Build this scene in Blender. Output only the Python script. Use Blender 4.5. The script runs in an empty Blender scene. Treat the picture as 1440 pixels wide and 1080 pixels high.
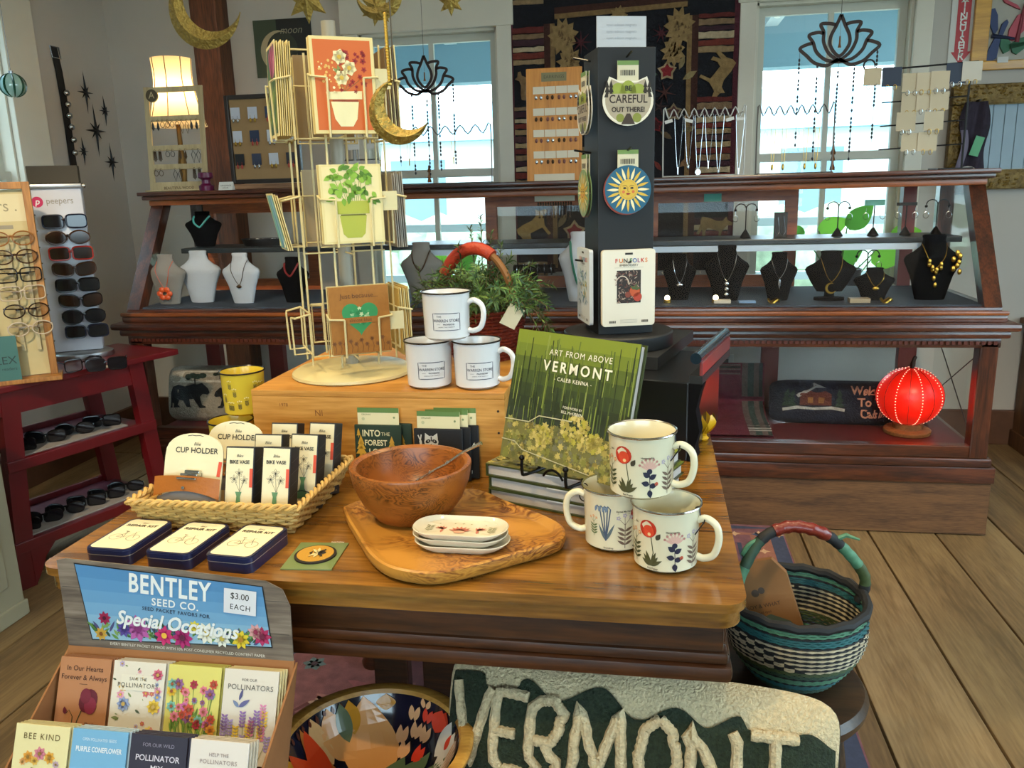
import bpy, bmesh, math, random
from mathutils import Vector, Matrix, Euler
random.seed(7)
PI = math.pi
SC = bpy.context.scene
COL = SC.collection

# ------------------------------------------------------------------ camera
FPX, PITCH, ROLL, YAW, EYE = 1166.98, 0.23229, -0.02745, 0.17087, 1.28
def cam_axes():
    c, s = math.cos, math.sin
    fw = Vector((-s(YAW)*c(PITCH), c(YAW)*c(PITCH), -s(PITCH)))
    rt = Vector((c(YAW), s(YAW), 0)); up = rt.cross(fw)
    return fw, c(ROLL)*rt + s(ROLL)*up, -s(ROLL)*rt + c(ROLL)*up
FW, RT, UP = cam_axes()
CAM = Vector((0, 0, EYE))
cd = bpy.data.cameras.new('camera'); co = bpy.data.objects.new('camera', cd); COL.objects.link(co)
cd.sensor_fit = 'HORIZONTAL'; cd.sensor_width = 36; cd.lens = 36*FPX/1440; cd.clip_start = .02; cd.clip_end = 200
m3 = Matrix((RT, UP, -FW)).transposed()
co.matrix_world = Matrix.Translation(CAM) @ m3.to_4x4()
SC.camera = co
# ------------------------------------------------------------------ world, lights, exposure
SC.view_settings.view_transform = 'Standard'; SC.view_settings.look = 'None'
SC.view_settings.exposure = -0.2; SC.view_settings.gamma = 1; SC.view_settings.use_curve_mapping = False
W = bpy.data.worlds.new('overcast_sky'); SC.world = W; W.use_nodes = True
bg = W.node_tree.nodes['Background']; bg.inputs[0].default_value = (.68, .88, 1.0, 1); bg.inputs[1].default_value = 9.5
def light(name, kind, loc, target, energy, color, size=.1, angle=70, blend=.6, sizey=None):
    d = bpy.data.lights.new(name, kind); d.energy = energy; d.color = color
    if kind == 'SPOT': d.spot_size = math.radians(angle); d.spot_blend = blend; d.shadow_soft_size = size
    if kind == 'AREA':
        d.size = size
        if sizey: d.shape = 'RECTANGLE'; d.size_y = sizey
    if kind == 'POINT': d.shadow_soft_size = size
    o = bpy.data.objects.new(name, d); COL.objects.link(o); o.location = loc
    if target is not None:
        o.rotation_euler = (Vector(target)-Vector(loc)).to_track_quat('-Z', 'Y').to_euler()
    return o
WARM = (1.0, .77, .42)
light('track_spot', 'SPOT', (-1.35, .75, 2.62), (-.55, 1.45, 1.0), 100, WARM, .03, 62)
light('track_spot', 'SPOT', (.25, 1.9, 2.62), (-.25, 1.1, .77), 46, WARM, .03, 80)
light('track_spot', 'SPOT', (-.9, 1.9, 2.62), (-.7, 1.1, .7), 36, WARM, .03, 75)
light('track_spot', 'SPOT', (-.5, .1, 2.62), (-.35, 1.0, .5), 85, WARM, .03, 75)
light('track_spot', 'SPOT', (1.0, .9, 2.62), (.8, 2.9, .3), 40, WARM, .03, 80)
light('track_spot', 'SPOT', (-2.0, 1.5, 2.62), (-2.0, 2.6, .8), 15, (1, .80, .55), .03, 85)
light('track_spot', 'SPOT', (-1.5, .3, 2.62), (-1.85, 3.2, .45), 300, (1, .80, .55), .03, 30)
light('track_spot', 'SPOT', (.9, .3, 2.62), (.75, 3.3, .42), 230, (1, .80, .55), .03, 34)
light('ceiling_fill', 'AREA', (0, 1.2, 2.66), (0, 1.2, 0), 30, (1, .86, .68), 3.0, sizey=3.0)  # broad warm fill added below the ceiling, not a fitted lamp

# ------------------------------------------------------------------ pixel -> world helpers (measured on the photograph)
def ray(x, y): return FW + RT*((x-720)/FPX) - UP*((y-540)/FPX)
def Gz(x, y, z): d = ray(x, y); return CAM + d*((z-EYE)/d.z)
def Gy(x, y, Y): d = ray(x, y); return CAM + d*(Y/d.y)
def Gx(x, y, X): d = ray(x, y); return CAM + d*(X/d.x)

# ------------------------------------------------------------------ materials
def lin(h):
    h = h.lstrip('#'); o = []
    for i in (0, 2, 4):
        c = int(h[i:i+2], 16)/255
        o.append(c/12.92 if c <= .04045 else ((c+.055)/1.055)**2.4)
    return (*o, 1)
def newmat(name):
    m = bpy.data.materials.new(name); m.use_nodes = True
    nt = m.node_tree; return m, nt, nt.nodes['Principled BSDF']
_mc = {}
def mat(name, col, rough=.5, metal=0, var=.0, vs=20, bump=0, bs=60, coat=0, emit=0, spec=.5, sheen=0, stretch=None, col2=None, sub=0):
    """procedural principled: optional noise colour variation and bump"""
    if name in _mc: return _mc[name]
    m, nt, p = newmat(name); N = nt.nodes; L = nt.links
    c = lin(col) if isinstance(col, str) else (*col, 1)
    p.inputs['Base Color'].default_value = c; p.inputs['Roughness'].default_value = rough
    p.inputs['Metallic'].default_value = metal; p.inputs['Specular IOR Level'].default_value = spec
    if coat: p.inputs['Coat Weight'].default_value = coat; p.inputs['Coat Roughness'].default_value = .08
    if sheen: p.inputs['Sheen Weight'].default_value = sheen
    if emit: p.inputs['Emission Color'].default_value = c; p.inputs['Emission Strength'].default_value = emit
    if var or bump or col2:
        tc = N.new('ShaderNodeTexCoord'); mp = N.new('ShaderNodeMapping'); L.new(tc.outputs['Object'], mp.inputs[0])
        if stretch: mp.inputs['Scale'].default_value = stretch
        if var or col2:
            n = N.new('ShaderNodeTexNoise'); n.inputs['Scale'].default_value = vs; n.inputs['Detail'].default_value = 5
            L.new(mp.outputs[0], n.inputs[0])
            r = N.new('ShaderNodeValToRGB'); L.new(n.outputs[0], r.inputs[0])
            e = r.color_ramp.elements; e[0].position = .3; e[1].position = .7
            if col2: e[0].color = lin(col2); e[1].color = c
            else:
                e[0].color = tuple(x*(1-var) for x in c[:3])+(1,); e[1].color = tuple(min(1, x*(1+var)) for x in c[:3])+(1,)
            L.new(r.outputs[0], p.inputs['Base Color'])
        if bump:
            n2 = N.new('ShaderNodeTexNoise'); n2.inputs['Scale'].default_value = bs; n2.inputs['Detail'].default_value = 3
            L.new(mp.outputs[0], n2.inputs[0]); b = N.new('ShaderNodeBump'); b.inputs['Strength'].default_value = bump; b.inputs['Distance'].default_value = .01
            L.new(n2.outputs[0], b.inputs['Height']); L.new(b.outputs[0], p.inputs['Normal'])
    _mc[name] = m; return m
def wood(name, c1, c2, axis='X', scale=1.0, rough=.4, coat=0, dist=3.0, c3=None, ring=6.0, knots=False, bump=.05):
    """long grain wood along an axis, from stretched noise and distorted bands"""
    if name in _mc: return _mc[name]
    m, nt, p = newmat(name); N = nt.nodes; L = nt.links
    tc = N.new('ShaderNodeTexCoord'); mp = N.new('ShaderNodeMapping'); L.new(tc.outputs['Object'], mp.inputs[0])
    oi = N.new('ShaderNodeObjectInfo'); ad = N.new('ShaderNodeVectorMath'); ad.operation = 'SCALE'
    cb = N.new('ShaderNodeCombineXYZ'); L.new(oi.outputs['Random'], cb.inputs[0]); L.new(oi.outputs['Random'], cb.inputs[1]); L.new(oi.outputs['Random'], cb.inputs[2])
    L.new(cb.outputs[0], ad.inputs[0]); ad.inputs['Scale'].default_value = 7; L.new(ad.outputs[0], mp.inputs['Location'])
    s = [9*scale]*3; s['XYZ'.index(axis)] = .8*scale; mp.inputs['Scale'].default_value = s
    w = N.new('ShaderNodeTexNoise'); w.inputs['Scale'].default_value = ring/3; w.inputs['Detail'].default_value = 7; w.inputs['Distortion'].default_value = dist*.25
    L.new(mp.outputs[0], w.inputs[0])
    n = N.new('ShaderNodeTexNoise'); n.inputs['Scale'].default_value = ring*3; n.inputs['Detail'].default_value = 3
    L.new(mp.outputs[0], n.inputs[0])
    mx = N.new('ShaderNodeMix'); mx.inputs[0].default_value = .4; L.new(w.outputs[0], mx.inputs[2]); L.new(n.outputs[0], mx.inputs[3])
    r = N.new('ShaderNodeValToRGB'); L.new(mx.outputs[0], r.inputs[0])
    e = r.color_ramp.elements; e[0].position = .36; e[0].color = lin(c1); e[1].position = .62; e[1].color = lin(c2)
    if c3: k = e.new(.48); k.color = lin(c3)
    L.new(r.outputs[0], p.inputs['Base Color']); p.inputs['Roughness'].default_value = rough
    if coat: p.inputs['Coat Weight'].default_value = coat; p.inputs['Coat Roughness'].default_value = .12
    if bump:
        b = N.new('ShaderNodeBump'); b.inputs['Strength'].default_value = bump; b.inputs['Distance'].default_value = .004
        L.new(n.outputs[0], b.inputs['Height']); L.new(b.outputs[0], p.inputs['Normal'])
    _mc[name] = m; return m
def olive(name, c1, c2, c3, scale=6.0, rough=.35):
    """olive wood: contour-like dark figure"""
    if name in _mc: return _mc[name]
    m, nt, p = newmat(name); N = nt.nodes; L = nt.links
    tc = N.new('ShaderNodeTexCoord'); mp = N.new('ShaderNodeMapping'); L.new(tc.outputs['Object'], mp.inputs[0]); mp.inputs['Scale'].default_value = (scale*.5, scale, scale*1.3)
    n = N.new('ShaderNodeTexNoise'); n.inputs['Scale'].default_value = 1.6; n.inputs['Detail'].default_value = 4; n.inputs['Distortion'].default_value = 1.2
    L.new(mp.outputs[0], n.inputs[0])
    mu = N.new('ShaderNodeMath'); mu.operation = 'MULTIPLY'; mu.inputs[1].default_value = 13; L.new(n.outputs[0], mu.inputs[0])
    fr = N.new('ShaderNodeMath'); fr.operation = 'PINGPONG'; fr.inputs[1].default_value = .5; L.new(mu.outputs[0], fr.inputs[0])
    r = N.new('ShaderNodeValToRGB'); L.new(fr.outputs[0], r.inputs[0]); e = r.color_ramp.elements
    e[0].position = .0; e[0].color = lin(c1); e[1].position = .5; e[1].color = lin(c3); k = e.new(.12); k.color = lin(c2)
    n2 = N.new('ShaderNodeTexNoise'); n2.inputs['Scale'].default_value = 1.1; L.new(mp.outputs[0], n2.inputs[0])
    r2 = N.new('ShaderNodeValToRGB'); r2.color_ramp.elements[0].position = .4; r2.color_ramp.elements[1].position = .6; L.new(n2.outputs[0], r2.inputs[0])
    mx = N.new('ShaderNodeMix'); mx.data_type = 'RGBA'; L.new(r2.outputs[0], mx.inputs[0]); mx.inputs[6].default_value = lin(c3); L.new(r.outputs[0], mx.inputs[7])
    L.new(mx.outputs[2], p.inputs['Base Color']); p.inputs['Roughness'].default_value = rough
    _mc[name] = m; return m
def glassmat(name, tint=(1, 1, 1), refl=.5, rough=.0):
    """thin pane: clear with fresnel mirror reflection"""
    if name in _mc: return _mc[name]
    m = bpy.data.materials.new(name); m.use_nodes = True; nt = m.node_tree; nt.nodes.clear(); N = nt.nodes; L = nt.links
    o = N.new('ShaderNodeOutputMaterial'); t = N.new('ShaderNodeBsdfTransparent'); t.inputs[0].default_value = (*tint, 1)
    g = N.new('ShaderNodeBsdfGlossy'); g.inputs['Roughness'].default_value = rough; f = N.new('ShaderNodeLayerWeight'); pw = N.new('ShaderNodeMath'); pw.operation = 'POWER'; pw.inputs[1].default_value = 5; L.new(f.outputs['Facing'], pw.inputs[0])
    mu = N.new('ShaderNodeMath'); mu.operation = 'MULTIPLY_ADD'; mu.inputs[1].default_value = refl*1.6; mu.inputs[2].default_value = .07*refl; L.new(pw.outputs[0], mu.inputs[0])
    mx = N.new('ShaderNodeMixShader'); L.new(mu.outputs[0], mx.inputs[0]); L.new(t.outputs[0], mx.inputs[1]); L.new(g.outputs[0], mx.inputs[2]); L.new(mx.outputs[0], o.inputs[0])
    _mc[name] = m; return m
def ink(h, rough=.5, **k):
    return mat('ink_'+h.lstrip('#')+('' if rough == .5 else '_r%d' % int(rough*100)), h, rough, **k)

# ------------------------------------------------------------------ mesh builder
_tx = {}
def text_geo(s, bold=0.0, shear=0.0, spacing=1.0):
    k = (s, bold, shear, spacing)
    if k in _tx: return _tx[k]
    cu = bpy.data.curves.new('t', 'FONT'); cu.body = s; cu.align_x = 'CENTER'; cu.align_y = 'CENTER'; cu.size = 1
    cu.offset = bold; cu.shear = shear; cu.space_character = spacing; cu.resolution_u = 3; cu.fill_mode = 'FRONT'
    ob = bpy.data.objects.new('t', cu); me = ob.to_mesh()
    g = ([(v.co.x, v.co.y) for v in me.vertices], [tuple(p.vertices) for p in me.polygons])
    ob.to_mesh_clear(); bpy.data.objects.remove(ob); bpy.data.curves.remove(cu)
    _tx[k] = g; return g
class MB:
    def __init__(s, m=None):
        s.v = []; s.f = []; s.mi = []; s.mats = []; s.cur = 0; s.T = Matrix()
        if m: s.use(m)
    def use(s, m):
        if isinstance(m, str): m = ink(m)
        if m not in s.mats: s.mats.append(m)
        s.cur = s.mats.index(m); return s
    def add(s, vs, fs, T=None):
        b = len(s.v); M = s.T @ T if T is not None else s.T
        s.v += [tuple(M @ Vector(v)) for v in vs]
        s.f += [tuple(i+b for i in f) for f in fs]; s.mi += [s.cur]*len(fs); return s
    def box(s, c, d, rot=None, bev=0, T=None):
        M = Matrix.Translation(c) @ (Euler(rot).to_matrix().to_4x4() if rot else Matrix())
        if T is not None: M = T @ M
        x, y, z = d[0]/2, d[1]/2, d[2]/2
        if bev <= 0:
            vs = [(a*x, b*y, e*z) for e in (-1, 1) for b in (-1, 1) for a in (-1, 1)]
            return s.add(vs, [(0, 2, 3, 1), (4, 5, 7, 6), (0, 1, 5, 4), (2, 6, 7, 3), (0, 4, 6, 2), (1, 3, 7, 5)], M)
        bm = bmesh.new(); bmesh.ops.create_cube(bm, size=1)
        for v in bm.verts: v.co = Vector((v.co.x*d[0], v.co.y*d[1], v.co.z*d[2]))
        bmesh.ops.bevel(bm, geom=bm.edges[:], offset=bev, segments=2, affect='EDGES', profile=.6)
        bm.verts.index_update()
        s.add([tuple(v.co) for v in bm.verts], [tuple(v.index for v in f.verts) for f in bm.faces], M); bm.free(); return s
    def b2(s, lo, hi, bev=0):
        return s.box([(a+b)/2 for a, b in zip(lo, hi)], [abs(b-a) for a, b in zip(lo, hi)], bev=bev)
    def tube(s, pts, r, n=6, closed=False, caps=True):
        pts = [Vector(p) for p in pts]; k = len(pts)
        rs = r if isinstance(r, (list, tuple)) else [r]*k
        vs = []; ref = None
        for i, p in enumerate(pts):
            a = pts[(i-1) % k] if (closed or i > 0) else p; b = pts[(i+1) % k] if (closed or i < k-1) else p
            t = (b-a)
            if t.length < 1e-9: t = Vector((0, 0, 1))
            t.normalize()
            if ref is None: ref = t.orthogonal().normalized()
            else:
                ref = ref - t*ref.dot(t)
                ref = ref.normalized() if ref.length > 1e-6 else t.orthogonal().normalized()
            bi = t.cross(ref)
            for j in range(n):
                a_ = 2*PI*j/n; vs.append(tuple(p+(ref*math.cos(a_)+bi*math.sin(a_))*rs[i]))
        fs = []
        for i in range(k if closed else k-1):
            i2 = (i+1) % k
            for j in range(n): fs.append((i*n+j, i*n+(j+1) % n, i2*n+(j+1) % n, i2*n+j))
        if caps and not closed: fs += [tuple(range(n))[::-1], tuple((k-1)*n+j for j in range(n))]
        return s.add(vs, fs)
    def cyl(s, a, b, r, r2=None, n=16): return s.tube([a, b], [r, r if r2 is None else r2], n)
    def lathe(s, prof, n=32, c=(0, 0, 0), sx=1, sy=1, T=None, caps=True):
        vs = []; fs = []; k = len(prof)
        for r, z in prof:
            for j in range(n):
                a = 2*PI*j/n; vs.append((c[0]+r*sx*math.cos(a), c[1]+r*sy*math.sin(a), c[2]+z))
        for i in range(k-1):
            for j in range(n): fs.append((i*n+j, i*n+(j+1) % n, (i+1)*n+(j+1) % n, (i+1)*n+j))
        if caps:
            if prof[0][0] > 1e-6: fs.append(tuple(range(n))[::-1])
            if prof[-1][0] > 1e-6: fs.append(tuple((k-1)*n+j for j in range(n)))
        return s.add(vs, fs, T)
    def ell(s, c, r, n=14, T=None):
        if not isinstance(r, (list, tuple)): r = (r, r, r)
        h = max(4, n//2)
        prof = [(math.sin(PI*i/h), -math.cos(PI*i/h)) for i in range(h+1)]
        M = Matrix.Translation(c) @ Matrix.Diagonal((*r, 1))
        return s.lathe(prof, n, T=(T @ M if T is not None else M), caps=False)
    def sheet(s, fn, nu, nv, wrapu=False):
        vs = []; fs = []; cu = nu if wrapu else nu+1
        for j in range(nv+1):
            for i in range(cu): vs.append(tuple(fn(i/nu, j/nv)))
        for j in range(nv):
            for i in range(nu):
                i2 = (i+1) % cu; fs.append((j*cu+i, j*cu+i2, (j+1)*cu+i2, (j+1)*cu+i))
        return s.add(vs, fs)
    def prism(s, poly, w0, w1, T=None, fn=None):
        """extrude a 2D outline (u,v) from w0 to w1; fn maps (u,v,w) to 3D"""
        n = len(poly)
        a = sum(poly[i][0]*poly[(i+1) % n][1]-poly[(i+1) % n][0]*poly[i][1] for i in range(n))
        if a < 0: poly = poly[::-1]
        fn = fn or (lambda u, v, w: (u, v, w))
        vs = [fn(u, v, w0) for u, v in poly]+[fn(u, v, w1) for u, v in poly]
        fs = [tuple(range(n))[::-1], tuple(range(n, 2*n))]+[(i, (i+1) % n, n+(i+1) % n, n+i) for i in range(n)]
        return s.add(vs, fs, T)
    def build(s, name, parent=None, smooth=40, loc=None, rot=None):
        me = bpy.data.meshes.new(name); me.from_pydata(s.v, [], s.f); me.update()
        for m in s.mats: me.materials.append(m)
        if len(s.mats) > 1: me.polygons.foreach_set('material_index', s.mi)
        if smooth:
            me.polygons.foreach_set('use_smooth', [True]*len(me.polygons)); me.set_sharp_from_angle(angle=math.radians(smooth))
        o = bpy.data.objects.new(name, me); COL.objects.link(o)
        if parent is not None: o.parent = parent
        if loc is not None: o.location = loc
        if rot is not None: o.rotation_euler = rot
        return o
class Canvas:
    """flat print laid on a surface given by fn(u,v,w)->xyz in the mesh's own space"""
    def __init__(s, mb, fn, step=.00025, base=.0003, thick=0): s.mb = mb; s.fn = fn; s.step = step; s.base = base; s.layer = 0; s.thick = thick
    def w(s, l): return s.base+s.step*l
    def poly(s, pts, col, l=0):
        s.mb.use(col); n = len(pts)
        if s.thick: s.mb.prism(pts, 0, s.w(l)+s.thick, fn=lambda u, v, w: s.fn(u, v, w)); return s
        a = sum(pts[i][0]*pts[(i+1) % n][1]-pts[(i+1) % n][0]*pts[i][1] for i in range(n))
        if a < 0: pts = pts[::-1]
        s.mb.add([s.fn(u, v, s.w(l)) for u, v in pts], [tuple(range(n))]); return s
    def rect(s, x, y, w, h, col, l=0, rot=0, nx=1):
        c, sn = math.cos(rot), math.sin(rot)
        for i in range(nx):
            a = -w/2+w*i/nx; b = -w/2+w*(i+1)/nx
            s.poly([(x+p*c-q*sn, y+p*sn+q*c) for p, q in ((a, -h/2), (b, -h/2), (b, h/2), (a, h/2))], col, l)
        return s
    def rrect(s, x, y, w, h, r, col, l=0):
        p = []
        for cx, cy, a0 in ((w/2-r, h/2-r, 0), (-w/2+r, h/2-r, 90), (-w/2+r, -h/2+r, 180), (w/2-r, -h/2+r, 270)):
            for i in range(5): a = math.radians(a0+22.5*i); p.append((x+cx+r*math.cos(a), y+cy+r*math.sin(a)))
        return s.poly(p, col, l)
    def disc(s, x, y, rx, col, l=0, ry=None, n=16, rot=0):
        ry = ry or rx; c, sn = math.cos(rot), math.sin(rot); p = []
        for i in range(n):
            a = 2*PI*i/n; u, v = rx*math.cos(a), ry*math.sin(a); p.append((x+u*c-v*sn, y+u*sn+v*c))
        return s.poly(p, col, l)
    def star(s, x, y, r, n, col, l=0, inner=.45, rot=PI/2):
        return s.poly([(x+(r if i % 2 == 0 else r*inner)*math.cos(rot+PI*i/n), y+(r if i % 2 == 0 else r*inner)*math.sin(rot+PI*i/n)) for i in range(2*n)], col, l)
    def leaf(s, x, y, a, ln, wd, col, l=0):
        c, sn = math.cos(a), math.sin(a); up = []; dn = []
        for i in range(7):
            t = i/6; h = wd*math.sin(PI*t**.8)*.5; up.append((t*ln, h)); dn.append((t*ln, -h))
        p = up+dn[::-1][1:-1]
        return s.poly([(x+u*c-v*sn, y+u*sn+v*c) for u, v in p], col, l)
    def flower(s, x, y, r, n, col, cc, l=0, rot=0, wd=.7):
        for i in range(n): s.leaf(x, y, rot+2*PI*i/n, r, r*wd, col, l)
        return s.disc(x, y, r*.28, cc, l+1, n=10)
    def stroke(s, pts, wd, col, l=0, closed=False):
        P = [Vector(p) for p in pts]; k = len(P); L = []; R = []
        ws = wd if isinstance(wd, (list, tuple)) else [wd]*k
        for i in range(k):
            a = P[(i-1) % k] if (closed or i > 0) else P[i]; b = P[(i+1) % k] if (closed or i < k-1) else P[i]
            t = (b-a); t = t.normalized() if t.length > 1e-9 else Vector((1, 0)); nn = Vector((-t.y, t.x))
            L.append(P[i]+nn*ws[i]/2); R.append(P[i]-nn*ws[i]/2)
        for i in range(k if closed else k-1):
            j = (i+1) % k; s.poly([tuple(R[i]), tuple(R[j]), tuple(L[j]), tuple(L[i])], col, l)
        return s
    def frame(s, x, y, w, h, t, col, l=0, nx=6):
        top = [(x-w/2+w*i/nx, y+h/2) for i in range(nx+1)]; bot = [(x+w/2-w*i/nx, y-h/2) for i in range(nx+1)]
        return s.stroke(top+bot, t, col, l, closed=True)
    def text(s, t, x, y, size, col, l=1, bold=0, shear=0, rot=0, sx=1, spacing=1.0, arc=0):
        vs, fs = text_geo(t, bold, shear, spacing); s.mb.use(col); c, sn = math.cos(rot), math.sin(rot); o = []
        for a, b in vs:
            a, b = a*size*sx, b*size
            if arc: b -= a*a*arc
            o.append(s.fn(x+a*c-b*sn, y+a*sn+b*c, s.w(l)+s.thick))
        s.mb.add(o, fs); return s
def plane_fn(o, u, v):
    o, u, v = Vector(o), Vector(u).normalized(), Vector(v).normalized(); w = u.cross(v)
    return lambda a, b, c: tuple(o+u*a+v*b+w*c)
FRONT = lambda y0: plane_fn((0, y0, 0), (1, 0, 0), (0, 0, 1))          # faces -Y
TOP = lambda z0: plane_fn((0, 0, z0), (1, 0, 0), (0, 1, 0))

def thing(name, label, cat, loc=(0, 0, 0), rz=0, group=None):
    o = bpy.data.objects.new(name, None); COL.objects.link(o); o.empty_display_size = .03
    o.location = loc; o.rotation_euler = (0, 0, rz); o['label'] = label; o['category'] = cat
    if group: o['group'] = group
    return o
def tag(o, label, cat, group=None, kind=None):
    o['label'] = label; o['category'] = cat
    if group: o['group'] = group
    if kind: o['kind'] = kind
    return o
def struct(o): o['kind'] = 'structure'; return o
def dup(root, loc, rz=None, label=None):
    r = root.copy(); COL.objects.link(r); r.location = loc
    if rz is not None: r.rotation_euler = (0, 0, rz)
    if label: r['label'] = label
    for ch in root.children:
        c = ch.copy(); COL.objects.link(c); c.parent = r
        for g in ch.children:
            d = g.copy(); COL.objects.link(d); d.parent = c
    return r
def arc(c, r, a0, a1, n, ax=(1, 0, 0), ay=(0, 0, 1), r2=None):
    c, ax, ay = Vector(c), Vector(ax), Vector(ay); r2 = r2 or r
    return [c+ax*r*math.cos(a0+(a1-a0)*i/n)+ay*r2*math.sin(a0+(a1-a0)*i/n) for i in range(n+1)]
def smoothpath(pts, n=6):
    P = [Vector(p) for p in pts]; out = []
    for i in range(len(P)-1):
        a = P[max(0, i-1)]; b = P[i]; c = P[i+1]; d = P[min(len(P)-1, i+2)]
        for k in range(n):
            t = k/n; out.append(.5*((2*b)+(c-a)*t+(2*a-5*b+4*c-d)*t*t+(3*b-a-3*c+d)*t**3))
    out.append(P[-1]); return out
# ================================================================== SETTING
YB = 4.22; XL = -2.82; XR = 3.0; YF = -2.6; ZC = 2.72
M_wall = mat('painted_plaster', '#b4aea4', .85, var=.03, vs=3)
M_trim = mat('trim_paint', '#cfc9b8', .5, var=.03, vs=6)
M_floor = [wood('floorboard_%d' % i, a, b, 'Y', .8, .5, c3=c) for i, (a, b, c) in enumerate((
    ('#685438', '#907852', '#7e6746'), ('#6c583c', '#987f5a', '#846c4a'), ('#5e4a32', '#866e4a', '#745c3e')))]
def wall_with_openings(name, axis, at, a0, a1, z1, holes, thick=.14, sign=1):
    """wall along X (axis 'X', at = y) or along Y (axis 'Y', at = x) with rectangular holes (lo, hi, zlo, zhi)"""
    b = MB(M_wall)
    def put(p, q, r, t):
        if q-p < 1e-4 or t-r < 1e-4: return
        lo, hi = sorted((at, at+sign*thick))
        if axis == 'X': b.b2((p, lo, r), (q, hi, t))
        else: b.b2((lo, p, r), (hi, q, t))
    x = a0
    for lo, hi, zl, zh in sorted(holes):
        put(x, lo, 0, z1); put(lo, hi, 0, zl); put(lo, hi, zh, z1); x = hi
    put(x, a1, 0, z1)
    return struct(b.build(name, smooth=0))
W2 = (-1.45, -.755, .66, 2.035); W3 = (.455, 1.135, .56, 2.07)
wall_with_openings('wall_back', 'X', YB, XL-.2, XR+.2, ZC, [W2, W3])
W1 = (2.55, 3.44, .62, 2.16); W4 = (-.6, 2.5, .7, 2.4)
wall_with_openings('wall_left', 'Y', XL, YF, YB, ZC, [W1], sign=-1)
wall_with_openings('wall_right', 'Y', XR, YF, YB, ZC, [W4])
wall_with_openings('wall_front', 'X', YF, XL-.2, XR+.2, ZC, [(-1.9, 1.9, .9, 2.3)], sign=-1)
struct(MB(mat('ceiling_paint', '#b8b0a2', .9)).b2((XL, YF, ZC), (XR, YB, ZC+.1)).build('ceiling', smooth=0))
fl = struct(MB(mat('subfloor', '#1d150d', .9)).b2((XL-.2, YF, -.09), (XR+.2, YB+.1, -.03)).build('floor', smooth=0))
x = XL; k = 0; rnd = random.Random(3)
while x < XR:
    w = rnd.uniform(.21, .27); y = YF + rnd.uniform(-1.5, 0)
    while y < YB:
        l = rnd.uniform(2.6, 4.4); a = max(y, YF); b_ = min(y+l, YB)
        if b_-a > .05:
            MB(M_floor[k % 3]).box((0, 0, 0), (w-.007, b_-a-.004, .03), bev=.003).build('plank', fl, smooth=0, loc=((x+w/2), (a+b_)/2, -.015+rnd.uniform(-.0015, 0)))
        y += l; k += 1
    x += w
# --- baseboards, timber post
struct(MB(mat('baseboard_wood', '#5a3a26', .5, var=.15)).b2((XL, YB-.025, 0), (XR, YB, .17), bev=.004).build('baseboard_back', smooth=0))
struct(MB(_mc['baseboard_wood']).b2((XL, YF, 0), (XL+.025, YB-.03, .17)).build('baseboard_left', smooth=0))
pb = MB(wood('post_timber', '#3a2013', '#7a4526', 'Z', 1.0, .6, c3='#5a321b'))
pb.b2((-2.27, YB-.13, 0), (-2.13, YB, ZC), bev=.008); struct(pb.build('trim_1', smooth=0))
# --- windows
M_sash = mat('sash_paint', '#bdbcae', .45)
M_pane = glassmat('window_glass', (.98, 1, 1), .35)
def window(name, hole, Y, mull=True, zmeet=None, tw=.075, head=.16, sill=True):
    lo, hi, zl, zh = hole
    fr = MB(M_trim)                                       # casing on the room side
    fr.b2((lo-tw, Y-.03, zl-.02), (lo, Y, zh+.001), bev=.004); fr.b2((hi, Y-.03, zl-.02), (hi+tw, Y, zh+.001), bev=.004)
    fr.b2((lo-tw-.01, Y-.036, zh), (hi+tw+.01, Y, zh+head), bev=.004)
    o = struct(fr.build(name, smooth=0))
    c = MB(M_trim); c.b2((lo-tw-.03, Y-.05, zh+head), (hi+tw+.03, Y, zh+head+.03), bev=.004); c.build('head_cap', o, smooth=0)
    if sill: MB(M_trim).b2((lo-tw-.02, Y-.10, zl-.05), (hi+tw+.02, Y+.02, zl-.018), bev=.005).build('sill', o, smooth=0)
    jb = MB(M_trim); e = .012
    jb.b2((lo-.0, Y, zl), (lo+e, Y+.13, zh)); jb.b2((hi-e, Y, zl), (hi, Y+.13, zh)); jb.b2((lo, Y, zh-e), (hi, Y+.13, zh)); jb.b2((lo, Y, zl), (hi, Y+.13, zl+e)); jb.build('jamb', o, smooth=0)
    zm = zmeet or (zl+zh)/2
    for nm, z0, z1, yy in (('upper_sash', zm-.02, zh-e, Y+.075), ('lower_sash', zl+e, zm+.02, Y+.045)):
        s_ = MB(M_sash); t = .034; a, b = lo+e, hi-e
        s_.b2((a, yy-.015, z0), (a+t, yy+.015, z1)); s_.b2((b-t, yy-.015, z0), (b, yy+.015, z1))
        s_.b2((a+t, yy-.015, z0), (b-t, yy+.015, z0+.04)); s_.b2((a+t, yy-.015, z1-.036), (b-t, yy+.015, z1))
        so = s_.build(nm, o, smooth=0)
        mid = (lo+hi)/2
        if mull: MB(M_sash).b2((mid-.012, yy-.013, z0+.04), (mid+.012, yy+.013, z1-.036)).build('glazing_bar', so, smooth=0)
        for p, q in ((a+t, mid-.012), (mid+.012, b-t)) if mull else ((a+t, b-t),):
            MB(M_pane).b2((p, yy-.001, z0+.04), (q, yy+.001, z1-.036)).build('pane', so, smooth=0)
    return o
window('window_2', W2, YB, zmeet=1.36)
window('window_3', W3, YB, zmeet=1.385)
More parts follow.
